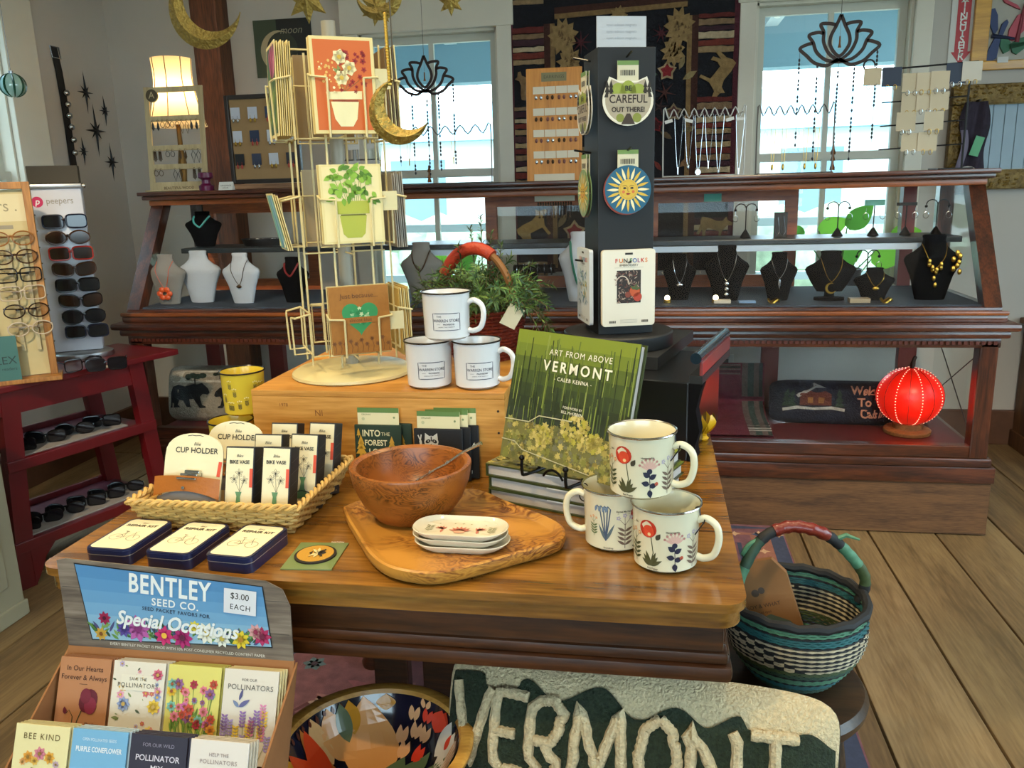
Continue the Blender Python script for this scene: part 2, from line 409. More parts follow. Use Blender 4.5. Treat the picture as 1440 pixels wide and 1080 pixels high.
# left wall window, built along X then turned onto the wall
def turned_window(name, hole, Xw, facing):
    lo, hi, zl, zh = hole; c = (lo+hi)/2
    o = window(name, (lo-c, hi-c, zl, zh), 0, mull=False, tw=.2 if facing > 0 else .08, head=.14)
    o.location = (Xw, c, 0); o.rotation_euler = (0, 0, PI/2 if facing > 0 else -PI/2); return o
turned_window('window_1', W1, XL, 1)
turned_window('added_window_4', W4, XR, -1)  # unseen window, added and widened to throw cool light on the left wall
o5 = window('window_5', (-1.9, 1.9, .9, 2.3), 0, mull=True); o5.location = (0, YF, 0); o5.rotation_euler = (0, 0, PI)
# --- outside: porch with rafters, brace, yard, hedge, neighbour wall
def outside(o, label, cat): return tag(o, label, cat)
o = thing('porch', 'white painted porch with roof beams seen through the back windows', 'porch', (0, 0, 0))
Mp = mat('porch_paint', '#cfe0e4', .8)
MB(mat('porch_deck', '#a8a49a', .8)).b2((-6, YB+.16, -.12), (6, 6.6, -.04)).build('deck', o, smooth=0)
MB(Mp).b2((-6, YB+.16, 2.46), (6, 6.9, 2.5)).build('porch_ceiling', o, smooth=0)
MB(mat('porch_beam', '#8fb4c6', .8)).b2((-6, 6.45, 2.06), (6, 6.65, 2.46)).build('header_beam', o, smooth=0)
for i in range(9):
    xx = -5+1.15*i
    MB(Mp).b2((xx, YB+.16, 2.33), (xx+.09, 6.45, 2.46)).build('rafter', o, smooth=0)
for xx in (-2.9, -.3, 2.35): MB(Mp).b2((xx-.06, 6.48, -.04), (xx+.06, 6.62, 2.06)).build('porch_post', o, smooth=0)
for zz in (.55, .95): MB(Mp).b2((-6, 6.52, zz), (6, 6.58, zz+.06)).build('rail', o, smooth=0)
struct(MB(mat('yard_ground', '#9c9a8a', .9, var=.2, vs=.6)).b2((-40, -30, -.35), (40, 60, -.3)).build('ground', smooth=0))
hb = MB(mat('hedge_leaf', '#9fb095', .8, var=.35, vs=6)); rr = random.Random(5)
for i in range(160):
    hb.ell((rr.uniform(-14, 12), rr.uniform(10, 11.4), rr.uniform(-.2, .6)), rr.uniform(.25, .6), 8)
tag(hb.build('hedge'), 'pale green hedge in the yard beyond the porch', 'hedge', kind='stuff')
o = thing('far_house', 'pale house with a light blue metal roof beyond the porch', 'house', (0, 15, 0))
MB(mat('white_clapboard', '#dfe2e0', .7)).b2((-14, 0, -.3), (13, 6, 2.15)).build('wall', o, smooth=0)
MB(mat('roof_metal', '#86b4c8', .6)).prism([(-.4, 2.1), (3, 3.05), (6.4, 2.1)], -14.3, 13.3, fn=lambda u, v, w: (w, u, v)).build('roof', o, smooth=0)
for x in (-11, -7.5, -4.2, -.6, 2.6, 6.4, 9.6): MB(mat('far_glass', '#6f8c98', .3)).b2((x-.5, -.03, .6), (x+.5, .02, 1.8)).build('window', o, smooth=0)
nb = MB(mat('siding_paint', '#54707e', .8))
for i in range(26): nb.box((-5.2+.012*(i % 2), 3, -.3+.16*i), (.03, 9, .155), rot=(0, .06, 0))
tag(nb.build('neighbor_wall', smooth=0), 'blue grey clapboard wall outside the left window', 'wall')

# ================================================================== DISPLAY CASE
CX0, CX1, CY0, CY1 = -2.10, 1.175, 3.05, 3.66
Mc = wood('case_walnut', '#200e08', '#5a2e18', 'X', 1.2, .28, coat=.4, c3='#3c1d10')
McZ = wood('case_walnut_upright', '#200e08', '#562b17', 'Z', 1.2, .28, coat=.4, c3='#3a1c10')
Mr = mat('case_red_floor', '#5a1c1c', .45, var=.1)
Mor = wood('case_door_cherry', '#7a3516', '#b05a28', 'X', 1.5, .4)
Mg = glassmat('case_glass', (.97, .985, .985), .2)
case = thing('display_case', 'long antique walnut and glass display case with slanted front along the back wall', 'display case', (0, 0, 0))
pl = MB(wood('plinth_plywood', '#3f2a1a', '#6a4a2c', 'X', .8, .8, c3='#553a22', ring=14)); pl.b2((CX0, 3.05, .005), (CX1+.03, CY1, .205)); pl.build('plinth', case, smooth=0)
b = MB(Mc)
b.b2((CX0-.02, 3.035, .205), (CX1+.035, CY1, .265), bev=.006); b.b2((CX0-.005, 3.03, .265), (CX1+.02, CY1, .30), bev=.012); b.build('base_moulding', case)
b = MB(Mr); b.b2((CX0+.03, 3.06, .296), (CX1-.02, CY1-.02, .318)); b.build('lower_floor', case, smooth=0)
b = MB(Mc); b.b2((CX0, 3.035, .30), (CX1, 3.075, .345), bev=.004); b.build('lower_rail', case, smooth=0)
for xx in (CX0+.03, CX1-.03):
    MB(McZ).b2((xx-.03, 3.03, .30), (xx+.03, 3.09, .72), bev=.005).build('lower_post', case, smooth=0)
for xx in (CX0+.03, -1.75, -.3, .50, 1.05):
    MB(mat('case_red_stile', '#6a1f16', .4)).b2((xx-.035, CY1-.05, .30), (xx+.035, CY1-.01, .72)).build('back_stile', case, smooth=0)
g = MB(Mg); g.b2((CX0+.06, 3.052, .345), (CX1-.06, 3.056, .70)); g.build('lower_front_glass', case, smooth=0)
for xx in (CX0+.02, CX1-.02): MB(Mg).b2((xx-.002, 3.09, .33), (xx+.002, CY1-.05, .70)).build('lower_end_glass', case, smooth=0)
b = MB(Mc)                                                     # counter moulding, stepped
for y, z0, z1, bv in ((3.03, .70, .735, .004), (3.008, .735, .762, .01), (2.985, .762, .79, .012), (3.02, .79, .815, .008), (3.035, .815, .84, .006)):
    b.b2((CX0-(3.03-y)-.005, y, z0), (CX1+(3.03-y)+.005, CY1, z1), bev=bv)
b.build('counter_moulding', case)
dn = MB(mat('case_dentil', '#4d1f12', .4))
for i in range(170): dn.b2((CX0+.01+i*.0192, 3.0245, .712), (CX0+.021+i*.0192, 3.03, .724))
dn.build('dentil_strip', case, smooth=0)['kind'] = 'stuff'
MB(mat('case_deck_cloth', '#2b3440', .8)).b2((CX0+.05, 3.06, .838), (CX1-.05, CY1-.03, .846)).build('deck', case, smooth=0)
DECK = .846
# slanted front: bottom (3.05, .84) to top (3.32, 1.262)
SY0, SZ0, SY1, SZ1 = 3.055, .84, 3.315, 1.262
for xx, nm in ((CX0+.03, 'end_frame'), (CX1-.03, 'end_frame')):
    e = MB(McZ)
    e.prism([(SY0-.02, SZ0), (SY0+.04, SZ0), (SY1+.05, SZ1), (SY1-.01, SZ1)], xx-.028, xx+.028, T=Matrix(((0, 0, 1, 0), (1, 0, 0, 0), (0, 1, 0, 0), (0, 0, 0, 1))))
    e.build(nm, case, smooth=0); MB(McZ).b2((xx-.028, CY1-.06, .84), (xx+.028, CY1-.01, 1.262)).build('end_stile', case, smooth=0)
    MB(Mg).prism([(SY0+.04, SZ0), (CY1-.06, SZ0), (CY1-.06, SZ1), (SY1+.05, SZ1)], xx-.002, xx+.002, T=Matrix(((0, 0, 1, 0), (1, 0, 0, 0), (0, 1, 0, 0), (0, 0, 0, 1)))).build('end_glass', case, smooth=0)
g = MB(Mg)
g.sheet(lambda u, v: (CX0+.06+(CX1-CX0-.12)*u, SY0+(SY1-SY0)*v, SZ0+(SZ1-SZ0)*v), 1, 1); g.build('slanted_glass', case, smooth=0)
b = MB(Mc)
b.b2((CX0-.02, SY1-.05, 1.268), (CX1+.02, CY1+.01, 1.286), bev=.006); b.b2((CX0-.03, SY1-.065, 1.286), (CX1+.03, CY1+.02, 1.302), bev=.004)
b.build('top_moulding', case)
CT = 1.302
Mlp = wood('case_edge_highlight', '#5a2e12', '#8a4c20', 'X', 1.2, .3, c3='#723c18')  # lighter wood colour paints the highlights along the moulding edges
MB(Mlp).b2((CX0-.0, SY1-.03, 1.245), (CX1+.0, CY1, 1.2675), bev=.004).build('top_highlight', case); MB(Mlp).b2((CX0-.015, 3.012, .8145), (CX1+.015, 3.03, .830), bev=.006).build('counter_highlight', case)
# interior shelf
b = MB(mat('shelf_dark', '#20262a', .35)); b.b2((CX0+.13, 3.27, 1.045), (CX1-.07, 3.53, 1.066), bev=.003); b.build('inner_shelf', case, smooth=0)
SHELF = 1.066
b = MB(mat('shelf_lamp_strip', '#aebccb', .4)); b.b2((-.9, 3.265, 1.022), (.98, 3.285, 1.044)); b.build('shelf_rail', case, smooth=0)
# sliding back doors with cherry frames
for a, c, yy in ((-2.04, -1.5, 3.62), (-.72, .0, 3.62), (-.03, .58, 3.60)):
    d = MB(Mor); d.b2((a, yy-.012, .85), (a+.05, yy+.012, 1.245)); d.b2((c-.05, yy-.012, .85), (c, yy+.012, 1.245)); d.b2((a+.05, yy-.012, .85), (c-.05, yy+.012, .90)); d.b2((a+.05, yy-.012, 1.20), (c-.05, yy+.012, 1.245))
    do = d.build('sliding_door', case, smooth=0)
    MB(Mg).b2((a+.05, yy-.002, .90), (c-.05, yy+.002, 1.20)).build('door_pane', do, smooth=0)
for xx in (.98,): MB(mat('case_red_stile', '#6a1f16', .4)).b2((xx, 3.59, .85), (xx+.05, 3.64, 1.245)).build('back_stile', case, smooth=0)

# ================================================================== TABLE
TZ = .77
tbl = thing('display_table', 'wide varnished pine display table with moulded apron in the room centre', 'table', (0, 0, 0))
Mt = wood('table_top_pine', '#583812', '#98692a', 'X', .9, .25, coat=.4, c3='#7c521c')
Mta = wood('table_apron_oak', '#26130a', '#542e12', 'X', 1.2, .35, coat=.2, c3='#3c200d')
tx0, tx1, ty0, ty1 = -.865, .122, .965, 2.06
nb_ = 5
edges = [ty0, 1.19, 1.40, 1.62, 1.84, ty1]
def rr_poly(x0, y0, x1, y1, r, n=6):
    p = []
    for cx, cy, a0 in ((x1-r, y1-r, 0), (x0+r, y1-r, 90), (x0+r, y0+r, 180), (x1-r, y0+r, 270)):
        for i in range(n+1): a = math.radians(a0+90*i/n); p.append((cx+r*math.cos(a), cy+r*math.sin(a)))
    return p
for i in range(5):
    b = MB(Mt); y0, y1 = edges[i]+(.0006 if i else 0), edges[i+1]-.0006
    pts = [(tx0, y0), (tx1, y0), (tx1, y1), (tx0, y1)]
    if i == 0: pts = [q for q in rr_poly(tx0, y0, tx1, y1+.05, .03) if q[1] < y1-.02]+[]; pts = [(tx1, y1), (tx0, y1)]+[q for q in rr_poly(tx0, y0, tx1, y1+.3, .03) if q[1] < y0+.05]
    b.prism(pts, TZ-.012, TZ); b.prism([(tx0+.0+(.006 if q[0] < 0 else -.006)+(q[0]-tx0), q[1]+(.006 if i == 0 and q[1] < y0+.05 else 0)) for q in pts], TZ-.036, TZ-.012)
    b.build('tabletop_board', tbl, smooth=30)
ap = MB(Mta); ax0, ax1, ay0, ay1 = tx0+.06, tx1-.025, ty0+.035, ty1-.04
def apron_ring(b, d, z0, z1, t=.03, bev=.004):
    x0, x1, y0, y1 = ax0-d, ax1+d, ay0-d, ay1+d
    b.b2((x0, y0, z0), (x1, y0+t, z1), bev=bev); b.b2((x0, y1-t, z0), (x1, y1, z1), bev=bev)
    b.b2((x0, y0+t, z0), (x0+t, y1-t, z1), bev=bev); b.b2((x1-t, y0+t, z0), (x1, y1-t, z1), bev=bev)
apron_ring(ap, 0, .665, TZ-.034); apron_ring(ap, .006, .668, .685, bev=.006); apron_ring(ap, .012, .645, .668, .04, .008)
ap.build('apron', tbl)
MB(Mta).b2((ax0+.03, ay0+.03, .66), (ax1-.03, ay1-.03, .675)).build('under_panel', tbl, smooth=0)
lt = [(.0, 0), (.030, 0), (.034, .02), (.022, .05), (.018, .08), (.03, .14), (.026, .30), (.034, .42), (.044, .47), (.050, .51), (.044, .55), (.028, .575), (.026, .59), (.045, .60), (.045, .66)]
for xx, yy in ((ax0+.06, ay0+.30), (ax1-.07, ay0+.30), (ax0+.06, ay1-.06), (ax1-.07, ay1-.06)):
    b = MB(Mta); b.lathe(lt, 20); b.build('leg', tbl, loc=(xx, yy, 0))
for xx in (-.50, -.40, -.28, -.17, -.06):
    b = MB(Mta); b.b2((xx-.035, 1.40, .12), (xx+.035, 1.43, .66), bev=.004); b.build('slat', tbl, smooth=0)
b = MB(Mta); b.b2((-.62, 1.38, .06), (.02, 1.45, .13), bev=.008); b.build('stretcher', tbl, smooth=0)
# oriental rug on floor
rug = thing('floor_rug', 'red and blue oriental rug on the plank floor under the display table', 'rug', (-.37, 2.0, 0))
rb = MB(mat('rug_field', '#7a5056', .95, var=.25, vs=30, bump=.3, bs=400)); rb.box((0, 0, .005), (1.72, 2.1, .008)); ro = rb.build('pile', rug, smooth=0)
rp = MB(); cv = Canvas(rp, TOP(.009), .0004, .0003)
def rugc(h): return mat('wool_'+h.strip('#'), h, .95, var=.15, vs=60)
for ins, w, h in ((0.03, .05, '#3c4258'), (.09, .07, '#94604f'), (.17, .015, '#3c4258')):
    cv.frame(0, 0, 1.72-2*ins, 2.1-2*ins, w, rugc(h), 0)
for i in range(26):
    y = -.98+i*.078
    for sx in (-1, 1): cv.star(sx*(.86-.09), y, .022, 4, rugc('#c9a27c' if i % 2 else '#3a4a66'), 1)
for i in range(22):
    x = -.8+i*.078
    for sy in (-1, 1): cv.star(x, sy*(1.05-.09), .022, 4, rugc('#c9a27c' if i % 2 else '#3a4a66'), 1)
r_ = random.Random(11)
for i in range(170):
    x, y = r_.uniform(-.66, .66), r_.uniform(-.85, .85); c = r_.choice(['#3d4a66', '#a88a80', '#8a5660', '#5a3238', '#566a72', '#9a6a68'])
    k = r_.random(); a = r_.uniform(0, 6.28)
    if k < .45: cv.leaf(x, y, a, r_.uniform(.05, .1), .03, rugc(c), 1)
    elif k < .7: cv.flower(x, y, .035, 6, rugc(c), rugc('#3a2c36'), 1)
    else: cv.stroke([(x, y), (x+.05*math.cos(a), y+.05*math.sin(a)), (x+.05*math.cos(a)-.03*math.sin(a), y+.05*math.sin(a)+.03*math.cos(a))], .012, rugc(c), 1)
rp.build('woven_pattern', rug, smooth=0)
# ================================================================== THINGS ON THE TABLE
M_en = mat('enamel_cream', '#d9d4bd', .16, coat=.3, var=.01); M_blk = mat('enamel_black_rim', '#141414', .25)
M_steel = mat('polished_steel', '#c8c6c0', .18, metal=1)
CREAM = '#e2dab8'; NAVY = '#1c2340'; INK = '#23211f'
# ---- wine crate
crate = thing('wooden_crate', 'knotty pine wine crate laid on its side carrying the card rack and white mugs', 'crate', (-.733, 1.395, TZ))
Mcr = wood('crate_pine', '#a06a26', '#d29a4c', 'X', 1.0, .5, c3='#bd8436')
CW, CD, CH = .478, .42, .158; tk = .012
for nm, lo, hi in (('front_panel', (0, 0, 0), (CW, tk, CH-tk)), ('back_panel', (0, CD-tk, 0), (CW, CD, CH-tk)), ('top_panel', (0, 0, CH-tk), (CW, CD, CH)),
                   ('end_panel', (0, tk+.001, 0), (tk, CD-tk-.001, CH-tk)), ('end_panel', (CW-tk, tk+.001, 0), (CW, CD-tk-.001, CH-tk))):
    MB(Mcr).b2(lo, hi, bev=.0015).build(nm, crate, smooth=0)
pb = MB(); cv = Canvas(pb, FRONT(0))
for x, t in ((.062, '1978'), (.245, 'NE'), (.13, 'NI')): cv.text(t, x, .115 if t != '1978' else .13, .016 if t != '1978' else .009, mat('burnt_stamp', '#7a4a1c', .7), 0, sx=-1 if t == 'NE' else 1)
pb.build('stamped_letters', crate, smooth=0)
for zz in (.03, .085, .125): MB(mat('nail', '#3a2c20', .5, metal=.5)).cyl((CW-.012, -.001, zz), (CW-.012, .002, zz), .0022, n=8).build('nail', crate)
CZ = TZ+CH

# ---- mugs
def mug_body(r, h, rimm, bodym, k=.93, tilt=0):
    b = MB(bodym)
    b.lathe([(0, .003), (r*k-.006, .0015), (r*k, .006), (r*.985, h-.004), (r*1.02, h), (r*1.0, h+.001), (r*.95, h-.006), (r*k-.004, .008), (0, .006)], 40)
    rim = MB(rimm); rim.tube([(r*1.02*math.cos(2*PI*i/40), r*1.02*math.sin(2*PI*i/40), h) for i in range(40)], .0016, 6, closed=True)
    return b, rim
def mug_handle(r, h, m, w=.027):
    b = MB(m)
    pts = smoothpath([(r*.96, 0, h*.78), (r+w*.35, 0, h*.82), (r+w*.85, 0, h*.72), (r+w*.98, 0, h*.50), (r+w*.75, 0, h*.26), (r+w*.25, 0, h*.18), (r*.93, 0, h*.20)], 5)
    b.tube(pts, .0050, 10); return b
def cyl_fn(r, h, a0, k=.93):
    def f(u, v, w):
        rr_ = r*(k+(.985-k)*(v/h))+w; a = a0+u/r
        return (rr_*math.cos(a), rr_*math.sin(a), v)
    return f
def make_mug(name, label, loc, ha, prints, rimm=M_blk, r=.0435, h=.086, group=None, bodym=M_en, handle_m=None):
    t = thing(name, label, 'mug', loc, 0, group)
    b, rim = mug_body(r, h, rimm, bodym); b.build('body', t); rim.build('rim', t)
    hb_ = mug_handle(r, h, handle_m or bodym); hb_.build('handle', t, rot=(0, 0, ha))
    if prints:
        p = MB(); prints(p, r, h); p.build('print', t, smooth=0)
    return t
M_white_en = mat('enamel_white', '#d8d8d8', .18, coat=.3, var=.01)
def warren(a0):
    def f(p, r, h):
        cv = Canvas(p, cyl_fn(r, h, a0)); n = ink(NAVY)
        cv.frame(0, h*.42, .052, .030, .0012, n, 0, nx=10)
        cv.text('THE', -.014, h*.42+.0095, .0052, n, 1); cv.text('WARREN STORE', 0, h*.42+.0022, .0074, n, 1, bold=.004, sx=.9)
        cv.text('PROVISIONS', .004, h*.42-.0045, .0038, n, 1, bold=.015); cv.stroke([(-.019, h*.42-.0045), (-.012, h*.42-.0045)], .0004, n)
        cv.text('GENERAL STORE WARREN VT', 0, h*.42-.0092, .0023, n, 1)
    return f
va = lambda p: math.atan2(-p[1], -p[0])                       # angle that faces the viewer
pA, pB = (-.403, 1.447, CZ), (-.313, 1.447, CZ)
make_mug('enamel_mug', 'white enamel store mug, left one of the bottom pair on the crate', pA, 1.7, warren(va(pA)+.1), bodym=M_white_en, group='white store mugs in a pyramid')
make_mug('enamel_mug', 'white enamel store mug, right one of the bottom pair with handle to the right', pB, -.15, warren(va(pB)+.12), bodym=M_white_en, group='white store mugs in a pyramid')
pC = (-.366, 1.447, CZ+.0885)
make_mug('enamel_mug', 'white enamel store mug on top of the pair on the crate', pC, -.1, warren(va(pC)-.02), bodym=M_white_en, group='white store mugs in a pyramid')

RED, PETAL = '#b5301a', '#c9958a'
def poppy(cv, x, y, s):
    g = '#4a4a2c'
    cv.stroke([(x, y), (x+.003*s, y-.02*s), (x-.001*s, y-.034*s)], .0009*s, g)
    for a, l in ((2.2, .014), (.9, .013), (2.6, .012), (.5, .014), (1.9, .016), (1.2, .016)): cv.leaf(x, y-.034*s, a, l*s, .0042*s, g)
    cv.disc(x-.003*s, y+.004*s, .0095*s, RED, 1, ry=.009*s); cv.disc(x-.002*s, y+.002*s, .0062*s, '#d0462a', 2); cv.disc(x-.001*s, y-.001*s, .0018*s, '#e8c08a', 3)
    cv.leaf(x+.006*s, y-.006*s, 1.0, .008*s, .005*s, '#3a3524', 1)
def honeysuckle(cv, x, y, s):
    for i in range(7):
        a = PI/2+(i-3)*.38; cv.leaf(x, y+.004*s, a, .012*s, .0032*s, '#cfa697', 0); cv.disc(x+.0115*s*math.cos(a), y+.004*s+.0115*s*math.sin(a), .0014*s, '#b07a70', 1, n=8)
    cv.disc(x, y+.002*s, .003*s, '#20243a', 1)
    cv.stroke([(x, y), (x+.001*s, y-.02*s)], .0008*s, '#20243a')
    for a, yy in ((2.5, -.004), (.5, -.006), (2.9, -.012), (.1, -.014), (-1.4, -.018)): cv.leaf(x, y+yy*s, a, .009*s, .006*s, '#20243a', 1)
    cv.disc(x+.008*s, y-.012*s, .0022*s, '#b5543a', 1, n=8)
def snowdrop(cv, x, y, s):
    for i, dx in enumerate((-.006, -.002, .002, .005)):
        cv.stroke([(x, y-.018*s), (x+dx*.6*s, y), (x+dx*s, y+.014*s), (x+(dx-.003)*s, y+.017*s)], .0012*s, '#42526a'); cv.leaf(x+(dx-.003)*s, y+.017*s, -1.9, .007*s, .003*s, '#6c7f96', 1)
    cv.leaf(x, y-.018*s, 2.0, .018*s, .003*s, '#54646a', 0); cv.leaf(x, y-.018*s, 1.1, .02*s, .003*s, '#54646a', 0)
def twig(cv, x, y, s, c='#6a5648', fl='#a79cae'):
    cv.stroke([(x, y-.02*s), (x, y+.008*s)], .0008*s, c)
    for k in range(4): cv.leaf(x, y-.016*s+k*.005*s, .5, .01*s, .003*s, c); cv.leaf(x, y-.016*s+k*.005*s, 2.6, .01*s, .003*s, c)
    for a in (.9, 1.6, 2.3): cv.stroke([(x, y+.006*s), (x+.011*s*math.cos(a), y+.006*s+.011*s*math.sin(a))], .0005*s, c); cv.flower(x+.011*s*math.cos(a), y+.006*s+.011*s*math.sin(a), .0028*s, 5, fl, '#d8cfa0', 1)
def caption(cv, x, y, t, s=1):
    cv.text(t, x, y, .0036*s, INK, 1, bold=.02); cv.stroke([(x-.009*s, y-.0032*s), (x+.009*s, y-.0032*s)], .0005*s, INK)
def botanic(a0, shift=0):
    def f(p, r, h):
        cv = Canvas(p, cyl_fn(r, h, a0)); s = 1.38
        poppy(cv, -.019+shift, h*.66, s); caption(cv, -.016+shift, h*.10, 'Red Poppy')
        honeysuckle(cv, .015+shift, h*.46, s*.95); caption(cv, .012+shift, h*.70, 'Honeysuckle')
        twig(cv, -.046+shift, h*.42, s*.9, '#3f4a2c', '#c88a5a'); caption(cv, -.043+shift, h*.78, 'Fern')
        twig(cv, .046+shift, h*.4, s)
    return f
def botanic2(a0):
    def f(p, r, h):
        cv = Canvas(p, cyl_fn(r, h, a0)); s = 1.5
        snowdrop(cv, -.016, h*.52, s); caption(cv, -.012, h*.10, 'Snowdrop')
        twig(cv, .013, h*.40, s*.9); caption(cv, .011, h*.72, 'Forget Me Not'); twig(cv, -.036, h*.45, .8, '#5a6a3a', '#d89a6a'); poppy(cv, .04, h*.6, s)
    return f
def wire_tie(t, ha, r=.0435, h=.086):
    b = MB(mat('black_twist_tie', '#111111', .4))
    pts = [(r*.9, .004, h*.99), (r*1.03, .002, h*1.02), (r*1.08, 0, h*.9), (r*1.2, -.004, h*.78), (r*1.25, -.007, h*.86), (r*1.15, .004, h*.74), (r*1.0, -.012, h*.62)]
    b.tube(smoothpath(pts, 4), .0009, 5); b.build('twist_tie', t, rot=(0, 0, ha))
q1 = (-.050, 1.140, TZ); q2 = (.022, 1.079, TZ); q3 = (-.012, 1.107, TZ+.0925)
M_en2 = mat('enamel_ivory', '#ddd6b8', .15, coat=.3, var=.01)
for q, ha, pr, lb in ((q1, 3.0, botanic2(va(q1)+.05), 'ivory botanical mug with blue snowdrops at the back left of the trio'),
                      (q2, -.3, botanic(va(q2)-.05), 'ivory botanical mug with red poppy at the front right of the trio'),
                      (q3, -.25, botanic(va(q3)-.08), 'ivory botanical mug with red poppy stacked on the other two')):
    t = make_mug('botanical_mug', lb, q, ha, pr, M_steel, bodym=M_en2, group='botanical mugs', r=.0462, h=.090); wire_tie(t, ha)
# yellow mugs left of the crate
M_yel = mat('enamel_yellow', '#d8bd3a', .25, var=.02)
def yellow_print(a0):
    def f(p, r, h):
        cv = Canvas(p, cyl_fn(r, h, a0)); rn = random.Random(4)
        for i in range(12): twig(cv, rn.uniform(-.05, .05), rn.uniform(.2, .8)*h, .5, '#3b3a2a', '#f0e6b0')
    return f
for loc, lb in (((-.805, 1.44, TZ), 'yellow printed enamel mug under the others at the crate end'), ((-.785, 1.53, TZ), 'yellow printed enamel mug standing behind its neighbour at the crate end'),
                ((-.795, 1.485, TZ+.0885), 'yellow printed enamel mug on top of its pile beside the crate')):
    t = make_mug('yellow_mug', lb, loc, 2.2, yellow_print(va(loc)), bodym=M_yel, r=.042, group='yellow mugs beside the crate')

# ---- olive wood board, bowl, spoon, dishes
Mol = olive('olive_board', '#5a2f10', '#8c5520', '#bd8638', 9); Mol2 = olive('olive_bowl', '#3c1c08', '#74400f', '#9a5a22', 17)
px = [(482, 712), (488, 728), (500, 748), (517, 775), (540, 794), (570, 803), (610, 806), (660, 797), (720, 780), (765, 768), (788, 760), (796, 748), (788, 736), (765, 724), (735, 713), (708, 702), (685, 692), (660, 687), (600, 690), (545, 697), (505, 703)]
tp = [Gz(a, b_, TZ+.022) for a, b_ in px]; oc = sum(tp, Vector())/len(tp)
tray = thing('olive_board', 'free-form olive wood serving board with raised rim holding the bowl', 'board', (oc.x, oc.y, TZ))
out = smoothpath([(p.x-oc.x, p.y-oc.y, 0) for p in tp]+[(tp[0].x-oc.x, tp[0].y-oc.y, 0)], 4)[:-1]
b = MB(Mol); n = len(out)
rings = [(.93, .0), (.985, .006), (1.0, .014), (.995, .021), (.975, .023), (.945, .021), (.90, .0155), (.86, .014), (0.4, .0135), (.0, .0135)]
vs = [(v.x*k, v.y*k, z) for k, z in rings for v in out]
fs = [(i*n+j, i*n+(j+1) % n, (i+1)*n+(j+1) % n, (i+1)*n+j) for i in range(len(rings)-1) for j in range(n)]
b.add(vs, fs+[tuple(range(n))[::-1]]); b.build('board', tray)
TB = TZ+.0145
bc = (-.366, 1.178, TB)
bowl = thing('olive_bowl', 'round olive wood bowl with dark swirling grain on the serving board', 'bowl', bc)
b = MB(Mol2); R = .094
b.lathe([(0, 0), (.05, .0), (.058, .003), (.078, .03), (.09, .058), (.0945, .083), (.0935, .086), (.0885, .0865), (.0835, .083), (.078, .058), (.062, .03), (.04, .013), (0, .010)], 56)
b.build('bowl_body', bowl)
sp = thing('twig_spoon', 'silver spoon with a twig shaped handle leaning in the olive bowl', 'spoon', bc)
e = Gy(690, 622, 1.20)-Vector(bc); s0 = Gy(578, 683, 1.17)-Vector(bc)
s0.z = .038; s0.x = -.018; s0.y = .004
e = Vector((.118, -.022, .128))
b = MB(mat('pewter', '#d8d2c4', .22, metal=1, bump=.2, bs=200)); P = [s0.lerp(e, i/9) for i in range(10)]
rn = random.Random(2); P = [p+Vector((0, rn.uniform(-.0012, .0012), rn.uniform(-.0018, .0018))) for p in P]
b.tube(P, [.0022+.0010*(i % 3 == 0) for i in range(10)], 8)
for i in (3, 5, 8): b.tube([P[i], P[i]+Vector((.004, 0, .008))], [.0018, .0008], 6)
b.build('handle', sp)
b = MB(mat('pewter', '', 0)); b.ell(s0+Vector((-.010, .004, -.004)), (.021, .013, .0045), 16, T=None); b.build('spoon_bowl', sp)
def rrp(w, d, r, n=6): return rr_poly(-w/2, -d/2, w/2, d/2, r, n)
Mdish = mat('ceramic_cream', '#d6cfb8', .15, coat=.3, var=.01)
def dish(loc, rz, lb, deco):
    t = thing('oval_dish', lb, 'dish', loc, rz, 'stacked dishes on the board')
    b = MB(Mdish); prof = [(.80, 0), (.84, .0015), (.96, .007), (1.0, .0105), (.985, .0115), (.95, .0105), (.86, .0055), (.0, .0045)]
    base = rrp(.138, .072, .034, 8); n = len(base)
    vs = [(x*k, y*k, z) for k, z in prof for x, y in base]
    b.add(vs, [(i*n+j, i*n+(j+1) % n, (i+1)*n+(j+1) % n, (i+1)*n+j) for i in range(len(prof)-1) for j in range(n)]+[tuple(range(n))[::-1]]); b.build('dish_body', t)
    if deco:
        p = MB(); cv = Canvas(p, TOP(.0052)); c1, g = '#b56a58', '#8a8a6a'
        for i in range(7): cv.leaf(0, -.008, .35+i*.41, .018, .005, c1)
        cv.disc(0, -.010, .008, '#c89a80', 1, ry=.005)
        for sx in (-1, 1):
            for i in range(5): cv.leaf(sx*.026, -.004+.001*i, PI/2-sx*(.2+.45*i)+.6*sx, .012, .004, c1)
            cv.leaf(sx*.026, -.014, PI/2, .016, .004, c1)
            cv.stroke([(sx*.045, -.012), (sx*.047, .010)], .0007, g)
            for i in range(4): cv.leaf(sx*.0455, -.008+.005*i, .6, .008, .003, g); cv.leaf(sx*.0455, -.008+.005*i, 2.5, .008, .003, g)
            cv.disc(sx*.012, .019, .0012, g); cv.disc(sx*.034, .017, .0012, g)
        cv.star(0, .020, .003, 4, g, inner=.3); p.build('painted_flowers', t, smooth=0)
    return t
dc = Gz(648, 752, TB+.016)
for i in range(3): dish((dc.x+(.002, -.001, 0)[i], dc.y+(.001, .002, 0)[i], TB+.0095*i), -.02+(.02, -.015, 0)[i], ('cream oval dish at the bottom of the stack on the board', 'cream oval dish in the middle of the stack on the board', 'cream oval dish with red flower drawing on top of the stack')[i], i == 2)

